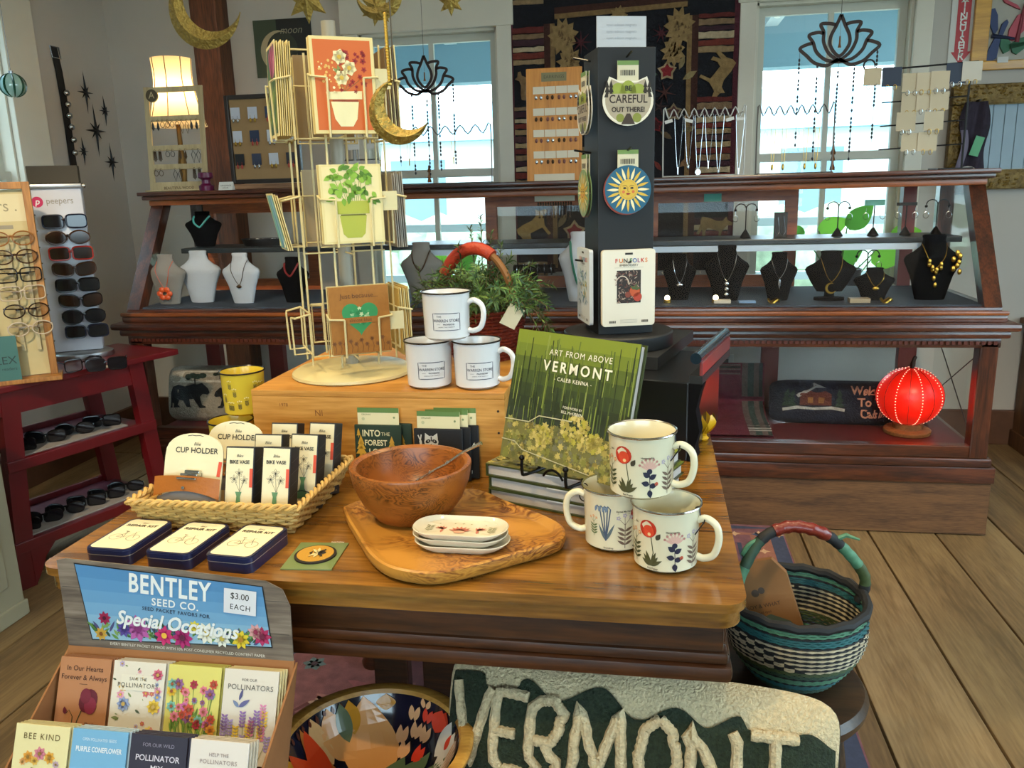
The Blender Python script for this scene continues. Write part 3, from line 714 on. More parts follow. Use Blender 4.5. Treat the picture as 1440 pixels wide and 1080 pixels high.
# ---- books, easel, standing book
Mpg = mat('page_edges', '#b8b0a8', .8, var=.12, vs=300, stretch=(1, 1, 40))
def photo_cover(cv, w, h, dark=True, rn=None):
    """aerial photograph of woods printed on the cover"""
    rn = rn or random.Random(9)
    bands = ['#76852a', '#687828', '#4f5f24', '#3c4c20', '#303e20', '#28341e', '#2c362a']
    for i, c in enumerate(bands): cv.rect(0, h*.5-(i+.5)*h*.70/len(bands), w, h*.70/len(bands), c, 0)
    cv.rect(0, -h*.5+h*.15, w, h*.30, '#6d6a3a', 0)
    for i in range(130):
        x = rn.uniform(-.49, .49)*w; y1 = rn.uniform(-.15, .5)*h; y0 = max(-.2*h, y1-rn.uniform(.12, .45)*h)
        cv.stroke([(x, y0), (x+rn.uniform(-.002, .002), y1)], rn.uniform(.0008, .0024), rn.choice(['#76863a', '#222e1a', '#46582a', '#2a3822', '#5a6a2c', '#86944a']), 1)
    for i in range(240):
        x = rn.uniform(-.48, .48)*w; y = -h*.5+rn.uniform(.02, .30)*h
        cv.star(x, y, rn.uniform(.003, .009), 7, rn.choice(['#8d8a4c', '#a39650', '#7a7a3a', '#5f6036', '#b3a45c', '#6d6d52']), 1+i % 3, inner=.6, rot=rn.uniform(0, 6))
    for cx, cy, r in ((.10, -.17, .115), (-.16, -.28, .085), (.28, -.24, .07)):
        for i in range(60):
            a = rn.uniform(0, 2*PI); d = rn.random()**.6*r*w
            cv.star(cx*w+d*math.cos(a), cy*h+d*.8*math.sin(a), rn.uniform(.003, .006), 7, rn.choice(['#b3a658', '#c4b46a', '#9a8e48', '#a8a040']), 4+i % 3, inner=.6, rot=a)
def make_book(w, d, t, cover):
    """flat lying book, spine on the left"""
    out = []
    b = MB(cover); b.b2((-w/2, -d/2, 0), (w/2, d/2, .0025)); b.b2((-w/2, -d/2, t-.0025), (w/2, d/2, t)); b.b2((-w/2, -d/2, .0025), (-w/2+.0025, d/2, t-.0025)); out.append(('cover', b))
    p = MB(Mpg); p.b2((-w/2+.003, -d/2+.004, .0026), (w/2-.004, d/2-.004, t-.0026)); out.append(('pages', p)); return out
BW, BD = .262, .215
ang = math.radians(-21.5); fl_ = Gz(687, 703, TZ); dx = Vector((math.cos(ang), math.sin(ang), 0)); dy = Vector((-dx.y, dx.x, 0))
Mcov = mat('book_cover_green', '#3b4422', .3)
cb = fl_+dx*BW/2+dy*BD/2
z = TZ
for i in range(3):
    t = thing('photo_book', ('hardback photo book at the bottom of the flat stack', 'hardback photo book in the middle of the flat stack', 'hardback photo book lying on top of the flat stack under the easel')[i], 'book',
              (cb.x+(.0, .002, -.003)[i], cb.y+(.002, -.001, 0)[i], z), ang+(.01, -.012, .0)[i], 'photo books in the flat stack')
    for nm, b in make_book(BW, BD, .0215, Mcov): b.build(nm, t, smooth=0)
    p = MB(); cv = Canvas(p, TOP(.0215)); photo_cover(cv, BW, BD, rn=random.Random(20+i))
    p.build('cover_photo', t, smooth=0)
    p = MB(); cv = Canvas(p, plane_fn((0, -BD/2, 0), (1, 0, 0), (0, 0, 1))); cv.rect(.03, .0185, .10, .002, '#d8d8d0'); p.build('dust_jacket_edge', t, smooth=0)
    z += .0217
SZ = z
# easel
A = Gz(695, 640, SZ+.014); Bv = Gz(872, 690, SZ+.014); ud = (Bv-A).normalized(); bk = Vector((-ud.y, ud.x, 0)); lean = math.radians(15)
upv = Vector((0, 0, math.cos(lean)))+bk*math.sin(lean); mid = (A+Bv)/2
es = thing('book_easel', 'black wrought iron easel on the flat stack holding the open faced book', 'easel', (mid.x, mid.y, SZ), math.atan2(ud.y, ud.x))
Mi = mat('wrought_iron', '#0e0e0e', .4, metal=.6)
for sx in (-.045, .045):
    b = MB(Mi)
    b.tube(smoothpath([(sx, .12, .003), (sx, .06, .003), (sx, -.012, .003), (sx, -.022, .010), (sx, -.022, .030)], 4), .0026, 8); b.ell((sx, -.022, .033), .0048, 10)
    b.tube(smoothpath([(sx, .018, .003), (sx, .024, .05), (sx, .05, .15)], 4), .0026, 8); b.build('arm', es)
b = MB(Mi); b.tube([(-.045, .06, .0045), (.045, .06, .0045)], .0022, 8); b.build('cross_bar', es)
b = MB(Mi); b.tube(smoothpath([(-.02, .0, .003), (-.012, .0, .012), (0, .0, .016), (.012, 0, .012), (.02, 0, .003)], 5), .002, 6); b.build('scroll', es)
bk_w, bk_h, bk_t = .243, .212, .018
sb = thing('photo_book', 'large green photo book standing face out on the black easel', 'book', tuple(mid+bk*.006))
Rm_ = Matrix((ud, upv.cross(ud), upv)).transposed().to_4x4()  # x=ud, y=back, z=up
sb.rotation_euler = Rm_.to_euler()
for nm, b in (('cover', MB(Mcov).b2((-bk_w/2, -.0, 0), (bk_w/2, .0025, bk_h)).b2((-bk_w/2, bk_t-.0025, 0), (bk_w/2, bk_t, bk_h)).b2((-bk_w/2, .0025, 0), (-bk_w/2+.0025, bk_t-.0025, bk_h))),
              ('pages', MB(Mpg).b2((-bk_w/2+.003, .0026, .003), (bk_w/2-.004, bk_t-.0026, bk_h-.003)))): b.build(nm, sb, smooth=0)
p = MB(); cv = Canvas(p, plane_fn((0, 0, bk_h/2), (1, 0, 0), (0, 0, 1))); photo_cover(cv, bk_w, bk_h)
wh = ink('#e4e2d0')
cv.text('ART FROM ABOVE', .015, bk_h*.355, .0135, wh, 9, spacing=1.15); cv.text('VERMONT', .012, bk_h*.25, .023, wh, 9, bold=.02, spacing=1.4)
cv.text('- CALEB KENNA -', .008, bk_h*.165, .0085, wh, 9, bold=.01, spacing=1.15); cv.text('FOREWORD BY', .016, -bk_h*.03, .0055, wh, 9); cv.text('BILL McKIBBEN', .016, -bk_h*.065, .0065, wh, 9)
cv.stroke([(-bk_w*.5, -bk_h*.20), (-bk_w*.28, -bk_h*.19), (-bk_w*.2, -bk_h*.13), (bk_w*.08, -bk_h*.12)], .0016, '#b9b592', 9)
cv.stroke([(-bk_w*.5, -bk_h*.36), (-bk_w*.38, -bk_h*.36), (-bk_w*.3, -bk_h*.41), (bk_w*.3, -bk_h*.47)], .0014, '#b9b592', 9)
p.build('cover_print', sb, smooth=0)

# ---- wicker tray basket with bike goods
def woven_rows(m, ring, rows, nst, amp, r, n_seg=None, z_of=None):
    """one mesh of horizontal strands passing in and out of stakes; ring(t,row)->(pos, outward)"""
    b = MB(m); ns = n_seg or nst*2
    for k in range(rows):
        pts = []
        for i in range(ns):
            p, o = ring(i/ns, k/(max(1, rows-1))); pts.append(Vector(p)+Vector(o)*amp*math.cos(PI*(i*2*nst/ns/1.0)+PI*k))
        b.tube(pts, r, 5, closed=True)
    return b
FL, FRc, BR = Gz(180, 705, TZ+.052), Gz(416, 714, TZ+.052), Gz(486, 644, TZ+.052)
bcx = (FL.x+FRc.x)/2; bw = FRc.x-FL.x; by0 = (FL.y+FRc.y)/2; by1 = BR.y; bd = by1-by0
wb = thing('wicker_basket', 'rectangular pale wicker tray basket with flared sides holding bike goods', 'basket', (bcx, (by0+by1)/2, TZ))
def rect_ring(t, v):
    w = bw*(.86+.14*v); d = bd*(.84+.16*v); per = 2*(w+d); s = t*per; r = .02
    if s < w: p = (-w/2+s, -d/2); o = (0, -1, 0)
    elif s < w+d: p = (w/2, -d/2+s-w); o = (1, 0, 0)
    elif s < 2*w+d: p = (w/2-(s-w-d), d/2); o = (0, 1, 0)
    else: p = (-w/2, d/2-(s-2*w-d)); o = (-1, 0, 0)
    return (p[0], p[1], .004+.045*v), o
Mwk = mat('wicker_straw', '#c9a45e', .55, var=.2, vs=60); Mwk2 = mat('wicker_stake', '#a8803e', .6, var=.15, vs=50)
woven_rows(Mwk, rect_ring, 9, 29, .0028, .0028, 116).build('weave', wb)['kind'] = 'stuff'
b = MB(Mwk2)
for i in range(58):
    t = i/58; b.tube([rect_ring(t, 0)[0], rect_ring(t, 1)[0]], .0016, 5)
b.build('stakes', wb)['kind'] = 'stuff'
b = MB(Mwk)
for ph in (0, PI):
    pts = []
    for i in range(240):
        p, o = rect_ring(i/240, 1.05); a = i*.9+ph; pts.append(Vector(p)+Vector(o)*.0035*math.cos(a)+Vector((0, 0, .0035*math.sin(a))))
    b.tube(pts, .0032, 6, closed=True)
b.build('braided_rim', wb)
MB(Mwk2).box((0, 0, .003), (bw*.85, bd*.83, .004)).build('base', wb, smooth=0)
BZ = TZ+.006
# cup holders
def cup_holder(loc, rz, label):
    t = thing('cup_holder_pack', label, 'package', loc, rz, 'leather bike cup holders'); t.rotation_euler = (-.34, 0, rz)
    w, h = .104, .140
    o_ = [(-w/2, 0), (w/2, 0), (w/2, h*.72)]+[(w/2*math.cos(a)*(1 if math.cos(a) > 0 else 1), h*.72+h*.28*math.sin(a)**.7) for a in [PI*i/14 for i in range(1, 14)]]+[(-w/2, h*.72)]
    f = plane_fn((0, 0, 0), (1, 0, 0), (0, 0, 1)); b = MB(ink(CREAM, .6)); b.prism(o_, -.0008, .0008, fn=f); b.build('card', t, smooth=0)
    p = MB(); cv = Canvas(p, plane_fn((0, -.0008, 0), (1, 0, 0), (0, 0, 1))); cv.text('CUP HOLDER', .004, h*.80, .0125, INK, 1, bold=.012); cv.text('Bike', .004, h*.875, .007, INK, 1, shear=.3)
    cv.stroke([(-.014, h*.965), (-.006, h*.975), (0, h*.97), (.008, h*.975), (.014, h*.965)], .001, INK); cv.rect(w*.45, h*.60, .006, h*.17, '#d4543c', 1, rot=-.1); p.build('print', t, smooth=0)
    b = MB(mat('tan_leather', '#a5611c', .45, var=.08, bump=.1, bs=150))
    def lf(u, v):
        a = (u-.5)*1.6; top = .064+.008*math.cos(a*1.2); bot = .036+.012*math.cos(a*1.9)
        return (w*.56*math.sin(a)/math.sin(.8), -.003-.018*math.cos(a*1.1), bot+(top-bot)*v)
    b.sheet(lf, 16, 4); lo = b.build('leather_band', t)
    b = MB(mat('grey_felt', '#6f6e70', .8)); b.sheet(lambda u, v: (w*.50*(2*u-1), -.003-.015*math.cos((u-.5)*1.8), .024+(.012+.012*math.cos((u-.5)*3))*v), 12, 2); b.build('felt_liner', t)
    b = MB(M_steel); b.box((.004, -.012, .074), (.03, .012, .004), bev=.001); b.box((.004, -.020, .068), (.034, .008, .003), bev=.001); b.box((.004, -.006, .078), (.026, .008, .006), bev=.001)
    b.cyl((0, -.0225, .053), (0, -.0245, .053), .0026, n=10); b.build('clamp', t)
    return t
c1 = Gz(276, 706, TZ+.05)
ch = cup_holder((-.722, 1.130, BZ+.002), -.06, 'tan leather cup holder on a rounded cream card at the basket front')
ch2 = dup(ch, (-.690, 1.205, BZ+.002), None, 'rounded cream cup holder card mostly hidden behind the front one')
# bike vase boxes
Mbx = mat('box_charcoal', '#26272b', .5)
def vase_box(loc, rz, label, lean=-.30):
    t = thing('bike_vase_box', label, 'box', loc, 0, 'bike vase boxes'); t.rotation_euler = (lean, 0, rz)
    w, d, h = .048, .030, .122
    MB(Mbx).b2((-w/2, 0, 0), (w/2, d, h), bev=.0012).build('carton', t, smooth=0)
    p = MB(); cv = Canvas(p, plane_fn((0, 0, 0), (1, 0, 0), (0, 0, 1))); cv.rect(0, h/2, w*.93, h*.96, ink(CREAM, .6), 0); cv.text('BIKE VASE', 0, h*.80, .0075, INK, 2, bold=.03); cv.text('Bike', 0, h*.88, .0065, INK, 2, shear=.3)
    for fx, fy in ((0, h*.66), (-.008, h*.58), (.009, h*.57)):
        for i in range(5):
            a = 2*PI*i/5+.4; cv.stroke([(fx, fy), (fx+.005*math.cos(a-.3), fy+.005*math.sin(a-.3)), (fx+.007*math.cos(a), fy+.007*math.sin(a)), (fx+.005*math.cos(a+.3), fy+.005*math.sin(a+.3)), (fx, fy)], .0005, INK, 2)
        cv.stroke([(fx, fy), (.002, h*.42)], .0005, INK, 2)
    cv.poly([(-.009, h*.13), (.009, h*.13), (.0095, h*.20), (.004, h*.27), (.003, h*.36), (.0055, h*.42), (-.0055, h*.42), (-.003, h*.36), (-.004, h*.27), (-.0095, h*.20)], '#5d8a62', 2)
    cv.stroke([(-w*.44, h*.20), (-.012, h*.22), (0, h*.24), (.012, h*.22), (w*.44, h*.20)], .0016, '#2a3a3a', 3); cv.rect(w*.42, h*.60, .0052, h*.24, '#d4543c', 3); p.build('label_print', t, smooth=0)
    p = MB(); cv = Canvas(p, plane_fn((w/2, 0, 0), (0, 1, 0), (0, 0, 1)))
    for k in range(5): cv.stroke([(.004, h*(.2+.15*k)), (d-.004, h*(.28+.15*k))], .0006, '#5a5a5c', 0)
    p.build('side_print', t, smooth=0); return t
vb = vase_box((-.637, 1.125, BZ+.002), 0, 'cream and charcoal bike vase box at the front, left of its twin')
for (x, y, a), lb in (((-.578, 1.128, -.03), 'cream and charcoal bike vase box at the front, right of its twin'), ((-.563, 1.20, -.05), 'bike vase box at the right end of the second row'), ((-.622, 1.195, .02), 'bike vase box hidden behind the front left one'),
                      ((-.560, 1.268, -.05), 'bike vase box at the right in the back row'), ((-.625, 1.262, .0), 'bike vase box leaning at the left in the back row')):
    d_ = dup(vb, (x, y, BZ+.002), None, lb); d_.rotation_euler = (-.30, 0, a)

# ---- repair kit tins
Mnv = mat('tin_navy', '#1b2143', .3, coat=.2)
def tin(loc, rz, label):
    t = thing('repair_kit_tin', label, 'tin', loc, rz, 'repair kit tins'); w, d = .072, .112
    b = MB(Mnv); b.prism(rrp(w, d, .012), 0, .014); b.build('tin_body', t, smooth=30)
    b = MB(mat('tin_seam', '#b8b3a2', .3, metal=.6)); b.prism(rrp(w+.0006, d+.0006, .012), .0142, .0152); b.build('seam', t, smooth=30)
    b = MB(Mnv); b.prism(rrp(w+.001, d+.001, .0125), .0154, .022); b.prism(rrp(w-.002, d-.002, .011), .022, .0236); b.build('lid', t, smooth=30)
    p = MB(); cv = Canvas(p, TOP(.0236)); cv.poly(rrp(w-.009, d-.010, .008), ink(CREAM, .5), 0); cv.text('REPAIR KIT', 0, .028, .0105, INK, 2, bold=.02); cv.text('Bike', 0, .038, .006, INK, 2, shear=.3)
    for wx in (-.014, .014): cv.stroke([(wx+.0095*math.cos(2*PI*i/16), -.014+.0095*math.sin(2*PI*i/16)) for i in range(16)], .0006, INK, 2, closed=True)
    cv.stroke([(-.014, -.014), (-.002, -.014), (.009, .0), (-.006, .0), (-.014, -.014)], .0006, INK, 2); cv.stroke([(-.002, -.014), (-.008, .006)], .0006, INK, 2); cv.stroke([(.014, -.014), (.007, .006), (.011, .007)], .0006, INK, 2); cv.stroke([(-.011, .0065), (-.005, .006)], .0012, INK, 2)
    p.build('lid_print', t, smooth=0); return t
def tin_at(x, y): q = Gz(x, y, TZ); return (q.x, q.y+.053, TZ)
t1 = tin(tin_at(155, 793), -.04, 'navy repair kit tin at the left end of the row on the table edge')
dup(t1, tin_at(240, 799), -.07, 'navy repair kit tin in the middle of the row of three')
dup(t1, tin_at(326, 804), -.08, 'navy repair kit tin at the right end of the row, nearest the bee patch')
# ---- bee patch
pc = [Gz(390, 802, TZ), Gz(462, 803, TZ), Gz(497, 766, TZ), Gz(425, 763, TZ)]; pm = sum(pc, Vector())/4; ur = (pc[1]-pc[0]); vr_ = (pc[3]-pc[0])
pt = thing('bee_patch', 'round gold bee patch on a green card in clear wrap on the table', 'patch', (pm.x, pm.y, TZ), math.atan2(ur.y, ur.x))
pw = ur.length; ph_ = vr_.length*.95
MB(mat('patch_card', '#6f8250', .35, coat=.5)).box((0, 0, .0012), (pw, ph_, .0018)).build('card', pt, smooth=0)
b = MB(ink('#1c140c', .7)); b.lathe([(.030, .002), (.030, .0045), (.027, .005), (.0, .005)], 32); b.build('patch_border', pt)
b = MB(mat('patch_gold', '#b98a2a', .8, bump=.3, bs=500)); b.lathe([(.0265, .005), (.0262, .0056), (0, .0057)], 32); b.build('patch_field', pt)
p = MB(); cv = Canvas(p, TOP(.0058)); cv.disc(0, 0, .009, INK, 0, ry=.0045); cv.disc(.011, .001, .0045, INK); cv.disc(-.003, 0, .0012, '#b98a2a', 1, ry=.0042); cv.disc(.002, 0, .0012, '#b98a2a', 1, ry=.0042)
for a in (.9, 1.7, 2.3, -.9, -1.7, -2.3): cv.leaf(.004, 0, a, .016, .005, '#d8c890' if abs(a) > 1 else INK, 2)
for x in (-.008, 0, .008):
    for s in (-1, 1): cv.stroke([(x, 0), (x+.004, s*.009), (x+.002, s*.014)], .0008, INK)
cv.text('NATION', pw*.3, ph_*.42, .005, '#e8e2c8', 0); p.build('bee_print', pt, smooth=0)

# ---- zip pouches with card inserts leaning on the crate
def pouch(loc, label, col, art, cards):
    t = thing('sock_pack', label, 'package', loc, 0); t.rotation_euler = (-.05, 0, 0)
    w, h = .088, .098
    MB(ink(col, .8)).b2((-w/2, -.006, 0), (w/2, .0, h), bev=.002).build('folded_cloth', t, smooth=0)
    b = MB(ink('#d8cfa6', .7)); b.b2((-w*.44, .0005, .01), (w*.44, .0015, h+.030)); b.build('insert_card', t, smooth=0)
    p = MB(); cv = Canvas(p, plane_fn((0, .0005, 0), (1, 0, 0), (0, 0, 1))); cv.rect(0, h+.026, w*.88, .009, ink('#5a7a3a'), 0)
    cv.text('ORGANIC', -.022, h+.018, .004, '#5a6a3a', 1); cv.disc(-.028, h+.010, .003, '#b8b890', 1); cv.disc(.03, h+.013, .002, '#7a8a60', 1); p.build('card_print', t, smooth=0)
    p = MB(); cv = Canvas(p, plane_fn((0, -.006, 0), (1, 0, 0), (0, 0, 1))); art(cv, w, h); p.build('cloth_print', t, smooth=0); return t
GO = '#c79a2e'; W_ = '#dcd8c0'
def forest_art(cv, w, h):
    for tx, yy, sz in (('INTO', .84, .0165), ('FOREST', .66, .0145), ('I GO', .49, .0155), ('TO LOSE', .33, .0125), ('MY MIND', .17, .0125)): cv.text(tx, -.004 if tx != 'INTO' else -.012, h*yy, sz, ink('#d8d0a8', .8), 1, bold=.02, sx=.85)
    cv.text('THE', .015, h*.83, .009, ink('#d8d0a8', .8), 1)
    for x, y, s in ((-.032, .45, 1.3), (.026, .52, 1.0), (-.036, .80, .5), (.034, .30, .9), (-.034, .2, 1)):
        for k in range(3): cv.poly([(x-.008*s*(1-.2*k), h*y+.007*s*k), (x+.008*s*(1-.2*k), h*y+.007*s*k), (x, h*y+.007*s*k+.013*s)], GO, 0)
        cv.rect(x, h*y-.004*s, .002*s, .008*s, GO, 0)
def raccoon_art(cv, w, h):
    cx, cy = -.012, h*.76; wc = ink('#c9c9c4', .8); dk = ink('#15171c', .8)
    cv.disc(cx, cy, .013, wc, 0, ry=.011); cv.poly([(cx-.012, cy+.005), (cx-.011, cy+.016), (cx-.003, cy+.010)], wc, 0); cv.poly([(cx+.012, cy+.005), (cx+.011, cy+.016), (cx+.003, cy+.010)], wc, 0)
    for s in (-1, 1): cv.disc(cx+s*.006, cy+.001, .0048, dk, 1, ry=.0032, rot=-s*.5); cv.disc(cx+s*.0055, cy+.0015, .0012, wc, 2)
    cv.disc(cx, cy-.006, .0035, '#e0e0da', 2); cv.disc(cx, cy-.0045, .0018, dk, 3, ry=.0013)
    cv.stroke([(cx, cy+.010), (cx, cy+.001)], .002, dk, 1); cv.disc(cx+.004, cy-.030, .014, wc, 0, ry=.018); cv.disc(cx+.004, cy-.032, .008, dk, 1, ry=.012)
    cv.stroke([(cx-.006, cy-.020), (cx-.018, cy-.012), (cx-.020, cy+.002)], .0045, wc, 0); cv.stroke([(cx-.020, cy+.002), (cx-.024, cy+.012)], .002, wc, 0); cv.stroke([(cx-.020, cy+.002), (cx-.018, cy+.013)], .002, wc, 0)
    cv.stroke([(cx+.014, cy-.04), (cx+.028, cy-.045), (cx+.032, cy-.03)], .006, wc, 0); cv.text('YOU DO YOU', 0, h*.12, .01, wc, 1, bold=.02)
pouch((-.486, 1.378, TZ+.002), 'dark green folded tea towel with gold trees and forest wording, front one', '#1d3326', forest_art, 1)
pouch((-.470, 1.390, TZ+.002), 'dark green folded tea towel tucked behind the front forest one', '#1d3326', forest_art, 1)
for i, (x, y) in enumerate(((-.370, 1.362), (-.358, 1.374), (-.346, 1.387))):
    pouch((x, y, TZ+.002), ('black folded tea towel with white raccoon, front one of its pile', 'black folded raccoon tea towel second in its pile', 'black folded raccoon tea towel rearmost, against the crate')[i], '#14161b', raccoon_art, 1)

# ---- greeting card carousel
RC = Vector((-.588, 1.545, CZ)); RA = math.radians(32)
rack = thing('card_carousel', 'cream wire carousel rack for greeting cards standing on the wooden crate', 'card rack', tuple(RC), RA)
Mcrm = mat('rack_cream', '#cdbf8c', .4); Mgry = mat('rack_grey_pole', '#8d8878', .45, var=.05)
b = MB(Mcrm); b.lathe([(0, 0), (.115, 0), (.119, .003), (.118, .008), (.108, .014), (.05, .020), (0, .021)], 48); b.build('base', rack)
MB(Mgry).cyl((0, 0, .02), (0, 0, .655), .013, n=20).build('pole', rack)
POCK = ((.058, .12), (.26, .14), (.45, .165))
DF = .088                                                        # distance of pocket backs from pole
for q in range(4):
    M = Matrix.Rotation(q*PI/2, 4, 'Z')
    w = MB(Mcrm); w.T = M; hw = .058
    for sx in (-.035, .035): w.tube([(sx, -DF+.006, .03), (sx, -DF+.006, .612)], .0021, 6)
    w.build('upright_wires', rack)
    for z0, h in POCK:
        k = MB(Mcrm); k.T = M; z1 = z0+h*.62
        k.tube([(-hw, -DF+.004, z1), (-hw, -DF-.024, z1-.006), (-hw*.55, -DF-.028, z1-.008)], .0020, 6)
        k.tube([(hw, -DF+.004, z1), (hw, -DF-.024, z1-.006), (hw*.55, -DF-.028, z1-.008)], .0020, 6)
        for sx in (-hw*.55, hw*.55): k.tube([(sx, -DF-.028, z1-.008), (sx, -DF-.026, z0-.004), (sx, -DF+.004, z0-.004)], .0020, 6)
        k.tube([(-hw, -DF+.004, z1), (-hw, -DF+.004, z0-.004), (hw, -DF+.004, z0-.004), (hw, -DF+.004, z1)], .0020, 6, closed=True)
        k.build('wire_pocket', rack)
for z in (.04, .24, .45, .605):
    k = MB(Mcrm); k.tube([(-DF*.9, -.0, z), (DF*.9, 0, z)], .0016, 6); k.build('spoke', rack); k = MB(Mcrm); k.tube([(0, -DF*.9, z), (0, DF*.9, z)], .0016, 6); k.build('spoke', rack)
for z, s in ((.60, .035), (.39, .03), (.17, .03)):
    tg = MB(ink('#d6c99a', .6)); tg.T = Matrix.Rotation(0, 4, 'Z'); tg.box((.066, -DF-.014, z-.055), (.034, .0012, .034)); tg.build('price_tag', rack, smooth=0)
def card(q, z0, h, art, label, edge, n=7, w=.110, group='greeting cards in the carousel', bg='#d9c98e', dh=0, lean=.03):
    M = Matrix.Translation(RC) @ Matrix.Rotation(RA+q*PI/2, 4, 'Z')
    for i in range(n):
        off = -DF-.0225+i*.0036 if n > 1 else -DF-.02
        last = i == 0
        c = MB(ink(edge if i % 2 else bg, .6)); c.b2((-w/2, -.0009, 0), (w/2, .0009, h-.002*(i % 3)))
        loc = M @ Vector((.0012*((i*7) % 3-1), off, z0))
        t = thing('greeting_card', label if last else label_behind(label, i), 'card', loc, RA+q*PI/2, group); t.rotation_euler = (-lean, 0, RA+q*PI/2)
        c.build('folded_card', t, smooth=0)
        if last:
            p = MB(); cv = Canvas(p, plane_fn((0, -.0009, h/2), (1, 0, 0), (0, 0, 1))); art(cv, w, h); p.build('printed_front', t, smooth=0)
def label_behind(l, i): return 'plain edge of the %s card behind the %s card' % (('front', 'first', 'second', 'third', 'fourth', 'fifth', 'sixth', 'seventh')[i], l.split(' card')[0])
def art_orange(cv, w, h):
    f0 = cv.fn; cv.fn = lambda u, v, q: f0(u*.9, v*.9, q)
    w, h = w/.9, h/.9
    cv.rect(0, 0, w*.90, h*.93, ink('#c4622a', .6), 0); cr = '#e2d8a8'
    cv.poly([(-.022, -.062), (-.028, -.030), (.026, -.030), (.021, -.062), (.012, -.076), (-.012, -.076)], cr, 2); cv.poly([(-.034, -.026), (-.036, -.012), (.034, -.010), (.033, -.025)], cr, 2); cv.rect(0, -.028, .05, .003, '#8a3c20', 2)
    rn = random.Random(5)
    for x, y, a, c in ((-.004, .014, 0, cr), (-.006, .052, .3, cr), (.012, .032, .8, cr)): cv.flower(x, y, .015, 6, c, '#c7a640', 3, rot=a, wd=.95)
    for i in range(26): cv.flower(.014+rn.uniform(-.02, .028), rn.uniform(-.012, .065), rn.uniform(.004, .007), 5, '#9c2a24', '#6a1a1a', 2, rot=i)
    for i in range(34): cv.disc(-.028+rn.uniform(-.02, .025), rn.uniform(-.015, .045), rn.uniform(.0015, .003), rn.choice([cr, '#d8b060']), 2, n=7)
    for x1, y1 in ((-.004, .014), (.02, .03), (-.02, .02), (.03, .01)): cv.stroke([(0, -.012), (x1, y1)], .0008, '#5c5a30', 1)
    for a in (.7, 1.8, 2.4): cv.leaf(-.006, .02, a, .018, .007, '#7d8a4a', 2)
def art_plant(cv, w, h):
    f0 = cv.fn; cv.fn = lambda u, v, q: f0(u*.9, v*.9, q)
    w, h = w/.9, h/.9
    cv.rect(0, 0, w*.92, h*.94, ink('#dfd09a', .6), 0); pg = '#a7ac3c'; rn = random.Random(8)
    cv.poly([(-.022, -.058), (-.027, -.022), (.027, -.022), (.022, -.058), (.014, -.066), (-.014, -.066)], pg, 2); cv.poly([(-.034, -.019), (-.036, .006), (.034, .006), (.033, -.019)], pg, 2); cv.rect(0, -.021, .05, .003, '#6a6a20', 3)
    for i in range(9):
        x = -.03+.0075*i; cv.stroke([(x*.5, .004), (x*1.1, .05+.012*math.sin(i*2))], .001, '#6e8a2c', 1)
    for i in range(64):
        x = rn.uniform(-.043, .043); y = rn.uniform(.012, .074)*(1-.2*abs(x)/.043); cv.leaf(x, y, rn.uniform(0, 6.28), rn.uniform(.013, .022), .0095, rn.choice(['#5f8a1e', '#76a02a', '#4a7418', '#88ae38']), 3+i % 4)
def art_heart(cv, w, h):
    cv.rect(0, 0, w, h, mat('kraft_card', '#9a6422', .7, var=.08, vs=120), 0)
    def heart(s, c, l): cv.poly([(s*16*math.sin(t)**3, s*(13*math.cos(t)-5*math.cos(2*t)-2*math.cos(3*t)-math.cos(4*t))+.006) for t in [2*PI*i/40 for i in range(40)]], c, l)
    heart(.0021, '#2f8a50', 1); rn = random.Random(3)
    for i in range(34):
        a = rn.uniform(0, 6.28); r_ = rn.random()**.5*.020; cv.star(r_*math.cos(a), .008+r_*.8*math.sin(a), rn.uniform(.002, .005), 5, rn.choice(['#8dbb88', '#3f9a5e', '#b9d0a0', '#257a44']), 2+i % 3, inner=.6, rot=a)
    cv.rect(0, .0, .062, .011, mat('kraft_card', '', 0), 6); cv.text('almost blue', 0, .0, .009, '#5a3410', 7); cv.text('Just because...', 0, h*.36, .0125, '#5a3410', 2)
    for i in range(11): x = -.05+.01*i; cv.stroke([(x, -h*.48), (x+.002, -h*.40), (x-.001, -h*.34+.006*math.sin(i*3))], .0009, '#6a4016', 2); cv.flower(x-.001, -h*.33+.006*math.sin(i*3), .0045, 6, '#7a4c1c', '#6a4016', 2)
def art_green(cv, w, h):
    cv.rect(0, 0, w*.9, h*.93, ink('#3f5a48', .6), 0); rn = random.Random(6)
    for i in range(20): cv.leaf(rn.uniform(-.04, .04), rn.uniform(-.075, .02), rn.uniform(1, 2.2), .05, .010, rn.choice(['#5f8a3a', '#3f6a3a', '#8aa04a']), 1)
    for i in range(8): cv.leaf(.015+rn.uniform(-.02, .02), .02, PI/2+rn.uniform(-.5, .5), .06, .016, rn.choice(['#b5557a', '#c87a96', '#9a4068']), 3)
def art_teal(cv, w, h):
    for i, c in enumerate(('#6aa8a0', '#86c0b4', '#5f9ab8', '#9cc6d0', '#7ab0a0')): cv.poly([(-w*.48+i*w*.19, -h*.47), (-w*.48+(i+1)*w*.19, -h*.47), (-w*.3+(i+1)*w*.16, h*.47), (-w*.3+i*w*.16, h*.47)], c, 1)
def art_plain(cv, w, h): cv.rect(0, 0, w*.8, h*.8, ink('#9a8a60', .6), 0)
card(0, .452, .160, art_orange, 'orange greeting card with flowers in a cream vase', '#cbb06a')
card(0, .262, .138, art_plant, 'cream greeting card with a leafy green potted plant', '#c9b678')
card(0, .060, .124, art_heart, 'kraft greeting card with a green painted heart', '#a87c3a')
card(3, .452, .160, art_green, 'dark green greeting card with a pink flower on the left face of the rack', '#d8c47c', n=8)
